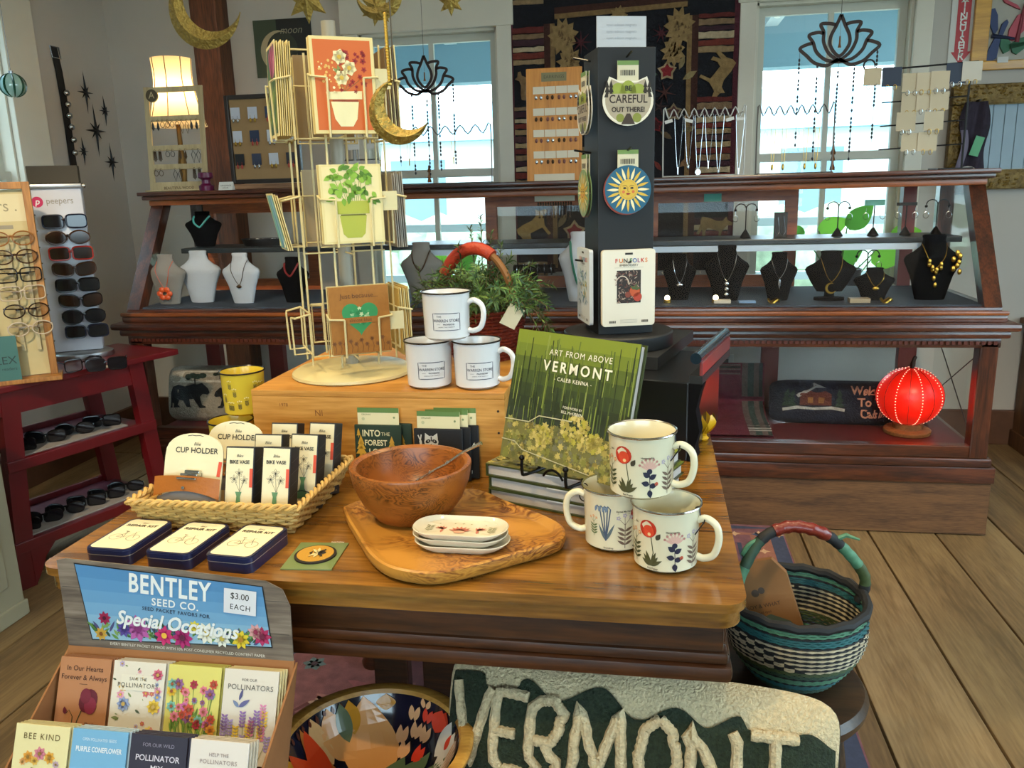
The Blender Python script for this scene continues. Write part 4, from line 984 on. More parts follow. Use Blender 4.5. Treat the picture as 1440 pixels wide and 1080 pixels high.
card(1, .452, .158, art_plain, 'brown greeting card at the right face of the rack, top pocket', '#6a563a', n=6)
card(1, .247, .140, art_plain, 'grey greeting card at the right face of the rack, middle pocket', '#8a8478', n=6, bg='#a09a8c')
card(1, .037, .134, art_plain, 'yellowed greeting card at the right face of the rack, bottom pocket', '#b89a50', n=6)
card(3, .250, .105, art_teal, 'small teal abstract greeting card in the middle left pocket', '#c9b678', n=3, w=.09, lean=-.2)
card(2, .452, .158, art_plain, 'tan greeting card on the far face of the rack, top pocket', '#8a7450', n=4)
card(2, .247, .150, art_plain, 'pale greeting card on the far face of the rack, middle pocket', '#9a8c70', n=4)

# ---- rosemary in a red basket
rp_ = Vector((-.352, 1.715, CZ)); rs = thing('rosemary_basket', 'bushy rosemary plant in a red wicker basket with a wrapped handle', 'plant', tuple(rp_))
def round_ring(r0, r1, h, z0=.004):
    def f(t, v):
        a = 2*PI*t; r = r0+(r1-r0)*v**.8; return (r*math.cos(a), r*math.sin(a), z0+h*v), (math.cos(a), math.sin(a), 0)
    return f
Mrw = mat('red_wicker', '#6e2416', .45, var=.3, vs=50)
woven_rows(Mrw, round_ring(.066, .088, .10), 15, 24, .0022, .0034, 96).build('weave', rs)['kind'] = 'stuff'
b = MB(Mrw); f = round_ring(.066, .088, .10)
for i in range(48): b.tube([f(i/48, 0)[0], f(i/48, 1.02)[0]], .0018, 5)
b.lathe([(0, 0), (.066, 0), (.066, .006), (0, .006)], 24); b.build('stakes', rs)['kind'] = 'stuff'
b = MB(mat('potting_soil', '#2b2018', .95, bump=.5, bs=90)); b.lathe([(0, .08), (.082, .08), (.08, .086), (0, .092)], 24); b.build('soil', rs)
hp = arc((-.014, -.01, .09), .098, PI, 0, 20, ax=(.92, -.36, 0), r2=.142)
MB(mat('handle_cane', '#8a5a2c', .5, var=.15)).tube(hp, .0075, 8).build('handle', rs)
MB(mat('red_wrap', '#a8341c', .45, var=.1, bump=.3, bs=120, stretch=(1, 1, 1))).tube(hp[4:14], .0135, 10).build('handle_wrap', rs)
rn = random.Random(21); fo = MB(); G3 = [mat('rosemary_%d' % i, c, .55) for i, c in enumerate(('#3d5a2a', '#577535', '#2c4424', '#7c9a4a'))]
def sprig(b, pts, rn, ln=.021, nn=46, bare=0):
    P = smoothpath(pts, 7); b.use(mat('rosemary_stem', '#5a4a2c', .7)); b.tube(P, [.0018*(1-.6*i/len(P)) for i in range(len(P))], 4)
    for i in range(nn):
        t = (bare+(1-bare)*i/nn)*(len(P)-1.01); k = int(t); p = P[k].lerp(P[k+1], t-k); d = (P[k+1]-P[k]).normalized()
        o = d.orthogonal().normalized(); o.rotate(Matrix.Rotation(i*2.4+rn.uniform(-.3, .3), 3, d)); n_ = (o+d*rn.uniform(.2, .9)).normalized(); s = d.cross(o).normalized()*.0017
        L_ = ln*rn.uniform(.7, 1.15); b.use(G3[rn.choice((0, 0, 1, 1, 2, 3))]); m_ = p+n_*L_*.5+d*.001
        b.add([p-s*.6, p+s*.6, m_+s, m_-s, p+n_*L_+Vector((0, 0, -.003))], [(0, 1, 2, 3), (3, 2, 4)])
for i in range(125):
    a = rn.uniform(0, 2*PI); r = rn.uniform(.01, .07); p0 = Vector((r*math.cos(a), r*math.sin(a), .085)); sp_ = rn.uniform(.04, .11); hh = rn.uniform(.03, .11)*(1.25-.4*r/.06)
    p2 = p0+Vector((sp_*math.cos(a), sp_*math.sin(a), hh*(.7 if sp_ > .08 else 1))); sprig(fo, [p0, p0.lerp(p2, .5)+Vector((0, 0, .03)), p2], rn, .022, 40)
for i in range(8):                                                    # droopers on the right
    a = rn.uniform(-.8, .4); p0 = Vector((.06*math.cos(a), .06*math.sin(a), .09)); sprig(fo, [p0, p0+Vector((.05, -.01, .02)), p0+Vector((.085, -.02, -.03)), p0+Vector((.10, -.025, -.08-.02*rn.random()))], rn, .02, 44)
for dx_, dy_, hh in ((0, 0, .21), (.012, .02, .17), (-.018, .01, .185), (.03, 0, .15), (-.035, -.01, .15)): sprig(fo, [Vector((dx_*.5, dy_, .09)), Vector((dx_, dy_, .09+hh*.5)), Vector((dx_*1.4, dy_, .09+hh))], rn, .022, 64)
sprig(fo, [Vector((-.04, -.03, .09)), Vector((-.08, -.04, .11)), Vector((-.115, -.05, .16)), Vector((-.125, -.05, .20))], rn, .018, 40)
sprig(fo, [Vector((-.03, -.05, .09)), Vector((-.075, -.06, .075)), Vector((-.10, -.07, .10))], rn, .02, 30)
fo.build('foliage', rs, smooth=0)['kind'] = 'stuff'
MB(ink('#d8cfae', .6)).box((.075, -.085, .10), (.035, .001, .045), rot=(.2, .5, .5)).build('price_tag', rs, smooth=0)

# ---- black cabinet with sticker tower
cr = Gz(975, 650, TZ); ca = math.radians(-15)
cab = thing('black_cabinet', 'small black tabletop cabinet with a rounded side rail under the sticker tower', 'cabinet', (cr.x, cr.y, TZ), ca)
Mbk = mat('black_lacquer', '#0b0d12', .3, coat=.3); Mbk2 = mat('black_satin', '#1e2022', .5, var=.05)
MB(Mbk).b2((-.26, 0, 0), (-.012, .30, .152), bev=.003).build('body', cab, smooth=0)
b = MB(mat('cabinet_edge', '#0b0c10', .75, spec=.1)); b.prism([(0, 0), (.006, .01), (.002, .03), (.010, .06), (.002, .10), (.008, .13), (.014, .15), (-.012, .15), (-.012, 0)], 0, .03, fn=lambda u, v, w: (u, w, v)); b.build('scroll_bracket', cab, smooth=50)
b = MB(Mbk2); b.b2((-.012, .004, .15), (.012, .28, .165)); b.build('rail_base', cab, smooth=0)
b = MB(mat('rail_red_reflection', '#7a3436', .3, coat=.4)); b.b2((.006, .004, .165), (.012, .28, .192), bev=.002); b.build('rail_side', cab, smooth=0)  # red lantern reflection on the black rail, put into its colour
b = MB(mat('rail_blue_shine', '#1b2a38', .15, coat=.8)); b.tube([(0, .0, .198), (0, .285, .198)], .0105, 16); b.build('rail_top', cab)  # blue shine of the black rail top, put into its colour
PZ = TZ+.152
pp = [Gz(925, 503, PZ+.026), Gz(975, 464, PZ+.026)]
c0, c1_ = pp; e1 = (c1_-c0); e1 = Vector((e1.x, e1.y)); n1 = Vector((-e1.y, e1.x)).normalized()*.27
plate = MB(Mbk2); plate.prism([(c0.x, c0.y), (c0.x+e1.x, c0.y+e1.y), (c0.x+e1.x+n1.x, c0.y+e1.y+n1.y), (c0.x+n1.x, c0.y+n1.y)], PZ+.001, PZ+.026)
tag(plate.build('square_plinth', smooth=0), 'flat black square board on the black cabinet under the round turntable', 'board')
DZ = PZ+.027
dcn = Gz(869, 463, DZ+.03)
tw = thing('sticker_tower', 'tall black square spinner tower on a round black turntable', 'display tower', (dcn.x, dcn.y, DZ), math.radians(18))
b = MB(Mbk2); b.lathe([(0, 0), (.114, 0), (.116, .003), (.116, .027), (.113, .030), (0, .030)], 56); b.build('turntable', tw)
TWH = .588; sT = .115
MB(mat('tower_black', '#0b0d10', .5, var=.05)).b2((-sT/2, -sT/2, .030), (sT/2, sT/2, TWH), bev=.001).build('tower_body', tw, smooth=0)
for zz in (.57, .395, .175):
    b = MB(mat('peg_black', '#08080a', .35)); b.tube([(0, -sT/2, zz), (0, -sT/2-.035, zz+.006)], .0022, 6); b.build('peg', tw); b = MB(mat('peg_black', '#08080a', .35)); b.tube([(-sT/2, 0, zz), (-sT/2-.035, 0, zz+.006)], .0022, 6); b.build('peg', tw)
TW = Matrix.Translation(dcn*0+Vector((dcn.x, dcn.y, DZ))) @ Matrix.Rotation(math.radians(18), 4, 'Z')
MB(ink('#b7bcc2', .5)).b2((-.05, -.02, TWH), (.05, -.018, TWH+.062)).build('sign_back', tw, smooth=0)
p = MB(); cv = Canvas(p, plane_fn((0, -.02, TWH), (1, 0, 0), (0, 0, 1)))
for k in range(3): cv.text('open edition magnets', 0, .046-.012*k, .007, '#9aa0a8')
p.build('sign_print', tw, smooth=0)
def on_tower(face, z, label, cat, name, off=.012):
    a = 0 if face == 'front' else -PI/2
    M = TW @ Matrix.Rotation(a, 4, 'Z'); loc = M @ Vector((0, -sT/2-off, z))
    return thing(name, label, cat, loc, math.radians(18)+a)
Fv = plane_fn((0, 0, 0), (1, 0, 0), (0, 0, 1))
def header(t, z0, z1, w=.042, col='#c9c4a8'):
    b = MB(ink(col, .5)); b.b2((-w/2, -.0008, z0), (w/2, .0008, z1)); b.build('header_card', t, smooth=0)
    p = MB(); cv = Canvas(p, plane_fn((0, -.0008, 0), (1, 0, 0), (0, 0, 1))); cv.rect(0, z1-.004, w, .008, '#6a8a4a', 0)
    rn = random.Random(2); x = -.015
    while x < .015: ww = rn.choice((.0006, .0012, .0018)); cv.rect(x, z1-.022, ww, .010, INK, 1); x += ww+.001
    p.build('header_print', t, smooth=0)
def careful(face, z, label, k):
    t = on_tower(face, z, label, 'sticker', 'diecut_sticker', .008+.003*k)
    header(t, -.02, .045); r = .052
    o_ = [(-r*1.0, .012), (-r*.72, .028), (-r*.45, .018), (-.0, .022), (r*.45, .018), (r*.72, .028), (r*1.0, .012)]
    pts = [(r*.98*math.cos(a), -.028+r*.9*math.sin(a)) for a in [-PI*1.12+PI*1.24*i/22 for i in range(23)]]
    pts = pts+[(r*.72, .016), (r*.35, .008), (-r*.35, .008), (-r*.72, .016)]
    MB(ink('#dcd8c8', .4)).prism(pts, .0008, .0024, fn=lambda u, v, w: Fv(u, v, w)).build('sticker_shape', t, smooth=0)
    p = MB(); cv = Canvas(p, plane_fn((0, -.0024, 0), (1, 0, 0), (0, 0, 1)))
    cv.poly([(u*.9, -.028+(v+.028)*.9) for u, v in pts], '#a79c86', 0)
    for x, h_ in ((-.02, .022), (0, .028), (.02, .02)): cv.disc(x, -.012, .016, '#8d9a3a', 1, ry=h_*.75)
    for x in (-.042, -.034, .034, .042):
        for k2 in range(3): cv.poly([(x-.006+.001*k2, -.022+.009*k2), (x+.006-.001*k2, -.022+.009*k2), (x, -.008+.009*k2)], '#2c2418', 2)
    cv.text('BE', 0, -.006, .013, '#1f1a14', 4, bold=.02); cv.rect(0, -.026, .080, .021, '#a79c86', 3); cv.text('CAREFUL', 0, -.026, .0215, '#2a1c14', 4, bold=.015, sx=.86); cv.text('OUT THERE!', 0, -.045, .0125, '#2a1c14', 4, bold=.03, sx=.95)
    cv.poly([(-.014, -.072), (.014, -.072), (.004, -.052), (-.003, -.052)], '#3a2c20', 2); cv.disc(-.016, -.060, .008, '#7c8434', 1); cv.disc(.018, -.060, .009, '#7c8434', 1)
    p.build('sticker_print', t, smooth=0); return t
def sunsticker(face, z, label, k, c='#1f5a78'):
    t = on_tower(face, z, label, 'sticker', 'round_sticker', .008+.003*k)
    header(t, .0, .052); r = .047
    b = MB(ink('#8a3a2c', .4)); b.prism([(r*1.0*math.cos(2*PI*i/36)-.003, -.026+r*math.sin(2*PI*i/36)) for i in range(36)], .0006, .0016, fn=lambda u, v, w: Fv(u, v, w)); b.build('backing', t, smooth=0)
    b = MB(ink(c, .4)); b.prism([(r*math.cos(2*PI*i/36), -.024+r*math.sin(2*PI*i/36)) for i in range(36)], .0016, .0028, fn=lambda u, v, w: Fv(u, v, w)); b.build('sticker_shape', t, smooth=0)
    p = MB(); cv = Canvas(p, plane_fn((0, -.0028, -.024), (1, 0, 0), (0, 0, 1))); Y = '#c9a83c'
    for i in range(20): a = 2*PI*i/20; cv.leaf(.018*math.cos(a), .018*math.sin(a), a, .026, .0055, Y if i % 2 else '#e0d6a8', 1)
    cv.disc(0, 0, .020, Y, 2, n=28); cv.disc(0, 0, .0175, '#b8923a', 3, n=28); cv.disc(0, 0, .0165, Y, 4, n=28)
    for s in (-1, 1): cv.leaf(s*.011, .003, PI if s > 0 else 0, .008, .004, INK, 5); cv.stroke([(s*.012, .007), (s*.006, .0085), (s*.002, .006)], .0008, INK, 5); cv.disc(s*.01, -.004, .003, '#c46a3a', 5)
    cv.stroke([(-.001, .005), (-.0012, -.003), (.002, -.004)], .0008, INK, 5); cv.leaf(-.005, -.008, 0, .010, .004, '#8a2c1c', 5); p.build('sticker_print', t, smooth=0); return t
def stitch(face, z, label, k, tint='#d8d2c2', w=.110, h=.142, blue=False):
    t = on_tower(face, z, label, 'package', 'embroidery_kit', .010+.004*k)
    MB(ink(tint, .45)).prism([(u, v+h/2*0) for u, v in rr_poly(-w/2, -h, w/2, .012, .006, 3)], 0, .004, fn=lambda u, v, w_: Fv(u, v, w_)).build('pack', t, smooth=0)
    p = MB(); cv = Canvas(p, plane_fn((0, -.004, 0), (1, 0, 0), (0, 0, 1))); cols = ['#c0392b', '#d77a2a', '#3a3a3a', '#3c7a4a', '#2c5aa0', '#8a3a7a']
    cv.rect(0, .004, .016, .004, INK, 0)
    for i, ch_ in enumerate('FUN'): cv.text(ch_, -.026+.0095*i, -.010, .012, cols[i], 1, bold=.02)
    for i, ch_ in enumerate('FOLKS'): cv.text(ch_, .004+.008*i, -.010, .0115, cols[(i+3) % 6], 1, bold=.02)
    cv.text('EMBROIDERY', 0, -.019, .0065, INK, 1); cv.rect(0, -.0235, .06, .0004, '#8a8478', 0)
    if not blue:
        cv.rect(0, -.062, .050, .066, '#2b2320', 0); rn = random.Random(13)
        for i in range(120): cv.leaf(rn.uniform(-.026, .022), rn.uniform(-.094, -.030), rn.uniform(0, 6.28), rn.uniform(.004, .009), .0018, rn.choice(['#8a7466', '#5c4a42', '#b09a8a', '#6a3a30', '#a08a7a']), 1+i % 3)
        for x, y, r_, c in ((.012, -.072, .011, '#b5522c'), (.018, -.083, .009, '#a83c28'), (-.002, -.078, .006, '#7a3a2a')): cv.disc(x, y, r_, c, 5)
        for a in (.3, 1.2, 2.4): cv.leaf(.012, -.068, a, .012, .006, '#4a5a34', 6)
        cv.stroke([(-.022+.014*math.cos(a_)+.008, -.058+.018*math.sin(a_)) for a_ in [PI*i/10 for i in range(11)]], .002, '#c9b8a8', 6)
    else:
        rn = random.Random(14)
        for i in range(70): cv.leaf(rn.uniform(-.03, .03), rn.uniform(-.10, -.035), rn.uniform(0, 6.28), rn.uniform(.008, .016), .004, rn.choice(['#6a8aa6', '#8aa4b4', '#4a6a8c', '#9cb09a', '#5f7f70', '#c9b060']), 1+i % 3)
    for sx in (-1, 1):
        x = sx*.034-.006
        for k2 in range(7): cv.rect(x+.002*k2, -h+.009, .001 if k2 % 2 else .0015, .005, INK, 1)
    for k2 in range(3): cv.rect(0, -h+.007+.0028*k2, .036, .0008, '#a8a296', 1)
    p.build('pack_print', t, smooth=0); return t
careful('front', .517, 'diecut sticker reading be careful out there with tree art on the tower front', 0)
for k in (0, 1): careful('left', .505+.0*k, ('diecut nature sticker seen edge-on at the tower left side, inner', 'diecut nature sticker seen edge-on at the tower left side, outer')[k], k*2)
sunsticker('front', .345, 'round sticker with a yellow sun face on blue at the tower front', 1)
for k in (0, 1): sunsticker('left', .34, ('round green sticker seen edge-on at the tower left side, inner', 'round green sticker seen edge-on at the tower left side, outer')[k], k*2, '#6f8a5a')
for k in (2, 1, 0): stitch('front', .192, ('embroidery kit packet with rabbit picture, front one at the tower foot', 'embroidery kit packet second at the tower foot', 'embroidery kit packet rearmost against the tower foot')[2-k], k)
for k in (1, 0): stitch('left', .192, ('embroidery kit packet with blue flowers, outer one on the tower left foot', 'embroidery kit packet with blue flowers, inner one on the tower left foot')[1-k], k, '#c5ccd2', blue=True)

# ---- yellow tulip ornament at the table edge
tu = Gz(982, 618, TZ)
tl = thing('tulip_ornament', 'yellow wooden tulip ornament at the right table edge behind the cabinet', 'ornament', (tu.x+.008, tu.y, TZ))
My = mat('tulip_yellow', '#d9a514', .4, var=.05)
b = MB(My); b.lathe([(0, 0), (.010, 0), (.013, .004), (.008, .010), (.010, .014), (0, .016)], 16); b.build('foot', tl)
for i in range(6):
    a = 2*PI*i/6+.3; b = MB(My); c, s = math.cos(a), math.sin(a)
    b.sheet(lambda u, v: (c*(.006+.018*math.sin(v*2.2))-s*(u-.5)*.030*math.sin(PI*min(.95, v*.8+.18)), s*(.006+.018*math.sin(v*2.2))+c*(u-.5)*.030*math.sin(PI*min(.95, v*.8+.18)), .014+.042*v), 6, 8); b.build('petal', tl)
# ================================================================== FRONT: BENCH, SEED DISPLAY, BOWL, PILLOWS, STOOL, BASKET
BT = .40
bench = thing('low_bench', 'low plain wooden bench in front of the table carrying bowl and pillow', 'bench', (-.40, .92, 0))
Mbn = wood('bench_wood', '#4a2c14', '#835428', 'X', 1.0, .45, c3='#6a411e')
MB(Mbn).b2((-.60, -.26, BT-.03), (.52, .13, BT), bev=.004).build('seat_board', bench, smooth=0)
for sx in (-.54, .46):
    for sy in (-.2, .09): MB(Mbn).b2((sx-.025, sy-.025, 0), (sx+.025, sy+.025, BT-.03), bev=.003).build('leg', bench, smooth=0)
MB(Mbn).b2((-.515, .08, BT-.10), (.435, .10, BT-.03)).build('apron', bench, smooth=0)
# ---- seed packet display
P0, P1 = Gy(108, 908, .925), Gy(413, 934, .925); sx_ = (P1-P0); sang = math.atan2(sx_.y, sx_.x); SWd = math.hypot(sx_.x, sx_.y)
sd = thing('seed_display', 'cardboard seed packet counter display with blue header sign', 'display', (P0.x, P0.y, BT), sang)
zb = P0.z-BT
Mcb = mat('cardboard', '#8a5c34', .8, var=.06, vs=40)
Mwp = wood('printed_barnwood', '#4a4038', '#867a6c', 'X', 1.2, .6, c3='#6a5e52', bump=0)
hb = [(-.012, .0), (SWd, -.002), (SWd-.002, .075), (SWd-.012, .098), (SWd-.035, .108), (SWd*.5, .117), (-.008, .125), (-.022, .122)]
f = plane_fn((0, 0, zb), (1, 0, 0), (0, .12, 1))
MB(Mwp).prism(hb, -.002, .0, fn=f).build('header_board', sd, smooth=0)
p = MB(); cv = Canvas(p, f)
for v in (.04, .085): cv.stroke([(-.016, v), (SWd-.004, v-.004)], .0008, '#3c342c', 0)
o_ = [(.006, .118), (SWd-.040, .100), (SWd-.030, .018), (.026, .012)]
c_ = [sum(q[0] for q in o_)/4, sum(q[1] for q in o_)/4]
cv.poly([(c_[0]+(q[0]-c_[0])*1.012, c_[1]+(q[1]-c_[1])*1.03) for q in o_], '#15181c', 1)
def quad(u, v):  # bilinear in the printed field, v up
    a = Vector(o_[3]).lerp(Vector(o_[2]), u); b = Vector(o_[0]).lerp(Vector(o_[1]), u); return tuple(a.lerp(b, v))
sk = ['#8fb4cc', '#7fabc9', '#6f9fc4', '#6396c0', '#588dbb', '#4f84b4']
for i, c in enumerate(sk): cv.poly([quad(0, i/6), quad(1, i/6), quad(1, (i+1)/6), quad(0, (i+1)/6)], ink(c, .35), 2)
Wt = ink('#dfe3e2', .4); tr = -.035; tr2 = math.atan2(o_[1][1]-o_[0][1], o_[1][0]-o_[0][0])
x, y = quad(.50, .81); cv.text('BENTLEY', x, y, .037, Wt, 5, bold=.025, rot=tr2, sx=.74, spacing=1.12)
for k_ in range(14):                                        # slab feet of the letters
    pass
x, y = quad(.515, .57); cv.text('SEED CO.', x, y, .0145, Wt, 5, bold=.02, rot=tr2, spacing=1.15)
x, y = quad(.51, .455); cv.text('SEED PACKET FAVORS FOR', x, y, .0072, '#2a3a55', 5, bold=.015, rot=tr2, spacing=1.15)
x, y = quad(.50, .27); cv.text('Special Occasions', x, y, .027, Wt, 9, bold=.028, shear=.28, rot=tr2, sx=.92)
rn = random.Random(17)
for i in range(150):
    x, y = quad(rn.uniform(.02, .98), rn.uniform(.01, .16)); cv.leaf(x, y, rn.uniform(.4, 2.7), rn.uniform(.008, .02), .004, rn.choice(['#3f6a3a', '#5c8a3e', '#2c4a38', '#7a9a50', '#4a4a7a']), 3+i % 3)
for u, v, r, c, cc in ((.10, .30, .010, '#9a1f4a', '#4a1230'), (.28, .18, .020, '#b05aa0', '#7a2c6a'), (.20, .16, .012, '#5a4a9a', '#3a2c6a'), (.42, .10, .015, '#c02c6a', '#e0b040'), (.52, .08, .016, '#a8246a', '#5a1a3a'), (.66, .17, .016, '#e0e0d0', '#c8b040'), (.74, .10, .013, '#d8dcd0', '#b8a848'), (.84, .10, .014, '#d8c030', '#a87a20'), (.96, .17, .014, '#a82a5a', '#6a1a3a'), (.93, .24, .012, '#d09a9a', '#8a2c4a'), (.06, .08, .010, '#c8a040', '#7a4a20'), (.60, .26, .009, '#d8c840', '#a88a20')):
    x, y = quad(u, v); cv.flower(x, y, r, 8, c, cc, 6, rot=u*9, wd=.55)
x, y = quad(.875, .72); cv.rect(x, y, .046, .034, ink('#d2d4da', .6), 10, rot=tr2)
cv.text('$3.00', x, y+.007, .012, INK, 11, rot=tr2-.05); cv.text('EACH', x, y-.008, .0105, INK, 11, rot=tr2-.03, spacing=1.15)
cv.text('EVERY BENTLEY PACKET IS MADE WITH 10% POST-CONSUMER RECYCLED CONTENT PAPER', SWd*.52, .0058, .0055, '#d8d4c8', 3, rot=-.012, sx=1.0)
p.build('header_print', sd, smooth=0)
T_side = Matrix(((0, 0, 1, 0), (1, 0, 0, 0), (0, 1, 0, 0), (0, 0, 0, 1)))
for x0 in (-.016, SWd+.001):
    b = MB(Mcb); b.prism([(.004, zb-.004), (-.07, zb-.05), (-.195, zb-.13), (-.205, 0), (-.125, 0)], x0, x0+.003, T=T_side); b.build('side_panel', sd, smooth=0)
MB(Mcb).prism([(0, zb), (.003, zb), (-.125, 0), (-.128, 0)], -.013, SWd+.001, T=T_side).build('back_panel', sd, smooth=0)
MB(Mcb).b2((-.013, -.103, .003), (SWd+.001, -.100, zb-.113)).build('divider', sd, smooth=0)
MB(Mcb).b2((-.013, -.205, 0), (SWd+.001, -.202, zb-.15)).build('front_panel', sd, smooth=0)
MB(Mcb).b2((-.013, -.100, zb-.120), (SWd+.001, -.056, zb-.117)).build('shelf', sd, smooth=0)
MB(Mcb).b2((-.013, -.202, zb-.165), (SWd+.001, -.103, zb-.162)).build('shelf', sd, smooth=0)
SM = Matrix.Translation((P0.x, P0.y, BT)) @ Matrix.Rotation(sang, 4, 'Z')
def packet(slot, row, k, art, label, col, edge):
    w, h = .076, .118
    loc = SM @ Vector((.030+slot*.0805+(.002*k), (-.066 if row == 0 else -.158)+.0042*k, (zb-.113 if row == 0 else zb-.152)))
    t = thing('seed_packet', label, 'seed packet', loc, 0, 'seed packets in the counter display'); t.rotation_euler = (-.40, 0, sang)
    MB(ink(col if k == 0 else edge, .5)).b2((-w/2, -.0011, 0), (w/2, .0011, h-.001*k), bev=0).build('envelope', t, smooth=0)
    if art:
        p = MB(); cv = Canvas(p, plane_fn((0, -.0011, h/2), (1, 0, 0), (0, 0, 1))); art(cv, w, h); p.build('printed_front', t, smooth=0)
def scat(cv, w, h, n, cols, seed, lo=-.5, hi=.5, r=(.003, .008)):
    rn = random.Random(seed)
    for i in range(n):
        x, y = rn.uniform(-.44, .44)*w, rn.uniform(lo, hi)*h; q = rn.uniform(*r); c = rn.choice(cols)
        if rn.random() < .6: cv.flower(x, y, q, 6, c, '#c8a040', 1, rot=rn.uniform(0, 6))
        else: cv.leaf(x, y, rn.uniform(0, 6.28), q*1.6, q*.6, rn.choice(['#5a6a4a', '#7a8a5a', '#44503a']), 1)
def sp_poppy(cv, w, h):
    cv.text('In Our Hearts', .0, h*.38, .0095, '#3a2018', 1); cv.text('Forever & Always', 0, h*.28, .0095, '#3a2018', 1); cv.rect(0, h*.21, .012, .0005, '#3a2018', 1)
    cv.stroke([(-.006, -h*.42), (-.004, -h*.2), (.004, -h*.02)], .0012, '#2f3a24', 1); cv.disc(.010, .004, .013, '#5a1424', 2, ry=.016, rot=-.5); cv.disc(.014, -.002, .009, '#7a2036', 3, ry=.011); cv.disc(.006, .010, .008, '#6a1a2c', 4, ry=.010)
    cv.stroke([(-.012, -h*.42), (-.011, -h*.15), (-.017, -h*.08), (-.021, -h*.12)], .001, '#2f3a24', 1); cv.leaf(-.022, -h*.13, 1.8, .010, .006, '#5a1424', 2)
    for a in (2.6, 2.2, 1.2, .8): cv.leaf(-.012, -h*.44, a, .024, .010, '#26351f', 2)
    cv.text('Flanders', .018, -h*.22, .006, '#3a2018', 1); cv.text('Poppy Seeds', .016, -h*.29, .006, '#3a2018', 1)
def sp_pol(cv, w, h):
    scat(cv, w, h, 46, ['#8a9ac0', '#d8b050', '#c86a6a', '#d89ab0', '#b0a0c8', '#e0c870'], 5, r=(.002, .007)); cv.rect(0, h*.27, w*.66, h*.17, ink('#d5d0c0', .5), 2)
    cv.text('SAVE THE', 0, h*.31, .006, '#4a4a44', 3); cv.text('POLLINATORS', 0, h*.24, .0085, '#4a4a44', 3, spacing=1.1)
    for x, y, r, c in ((-.018, .004, .010, '#8a9ac0'), (.026, .003, .010, '#d8b840'), (.028, .044, .008, '#c8607a'), (.026, -.034, .012, '#d08a80'), (-.010, -.035, .006, '#8a9a5a')): cv.flower(x, y, r, 8, c, '#b89a50', 4)
def sp_wild(cv, w, h):
    rn = random.Random(9); C_ = ['#c4513a', '#d87a8a', '#b03a4a', '#d8903a', '#7ab0a0', '#c86aa0', '#8a5a8a', '#d8b030']
    for i in range(34):
        x = rn.uniform(-.032, .032); y = rn.uniform(-.02, .038); cv.stroke([(x*.55, -h*.36), (x*.85, (y-h*.36)/2), (x, y)], .0007, '#5a7a3a', 1); cv.flower(x, y, rn.uniform(.004, .0085), 7, rn.choice(C_), '#8a4a2a', 2+i % 4)
    for i in range(26): cv.leaf(rn.uniform(-.03, .03), rn.uniform(-.045, -.005), rn.uniform(1, 2.2), .014, .003, '#6a8a3a', 2)
    cv.rect(0, -h*.42, w*.9, h*.10, ink('#b8a83a', .5), 1); cv.text('wildflower mix', 0, -h*.42, .006, '#6a6a2a', 2)
def sp_pol2(cv, w, h):
    cv.text('FOR OUR', -.002, h*.39, .005, '#5a5650', 1); cv.text('POLLINATORS', 0, h*.31, .0095, '#5a5650', 1, spacing=1.05); rn = random.Random(19)
    for i in range(16):
        x = rn.uniform(-.034, .034); y = rn.uniform(-.03, .016); cv.stroke([(x*.6, -h*.46), (x, y)], .0006, '#7a8a5a', 1); c = rn.choice(['#8a6aa8', '#c87aa0', '#d8b840', '#9a8ac0'])
        for k in range(5): cv.leaf(x, y-.004*k, .6, .006, .003, c, 2); cv.leaf(x, y-.004*k, 2.5, .006, .003, c, 2)
    cv.leaf(-.014, .020, 1.3, .016, .004, '#4a4a7a', 3); cv.leaf(-.014, .012, .6, .018, .006, '#5a5a8a', 3); cv.leaf(-.014, .012, 2.4, .012, .005, '#6a7a9a', 3)
def sp_bee(cv, w, h):
    cv.text('BEE KIND', 0, h*.38, .0105, '#6a5a30', 1, spacing=1.2)
    for x, y, r, c in ((-.016, .020, .008, '#d89a3a'), (0, .025, .009, '#c87a8a'), (.014, .021, .008, '#d8a03a'), (-.006, .016, .006, '#d8b050'), (.024, .014, .005, '#b8a0b0'), (-.023, .014, .005, '#d8a060')): cv.flower(x, y, r, 7, c, '#8a6a2a', 2)
    cv.disc(0, -.014, .006, '#5a4a2a', 3, ry=.012); cv.disc(0, -.002, .005, '#c89a30', 4, ry=.004)
    for s in (-1, 1): cv.leaf(0, -.006, PI/2-s*1.3, .030, .011, '#b0b0a8', 2); cv.leaf(0, -.010, PI/2-s*1.9, .022, .008, '#c0c0b4', 2); cv.stroke([(0, 0), (s*.006, .007), (s*.010, .008)], .0006, INK, 3)
    for k in range(3): cv.rect(0, -.010-.005*k, .011, .0018, '#c8a040', 5)
def sp_cone(cv, w, h):
    cv.text('PURPLE CONEFLOWER', 0, h*.30, .0085, ink('#dfe6ea'), 1, bold=.02, sx=.72); cv.text('OPEN POLLINATED SEEDS', 0, h*.40, .005, ink('#cfdfe8'), 1, sx=.8)
    for x, y, r in ((-.022, -.008, .016), (.016, -.004, .020), (0, -.030, .02), (.03, -.03, .014), (-.03, -.035, .015)):
        for i in range(9): cv.leaf(x, y, -PI*.02-PI*i/8*.96, r, r*.34, '#b84a8a' if i % 2 else '#d06aa0', 2)
        cv.disc(x, y+.003, r*.42, '#7a2a1c', 3, ry=r*.5)
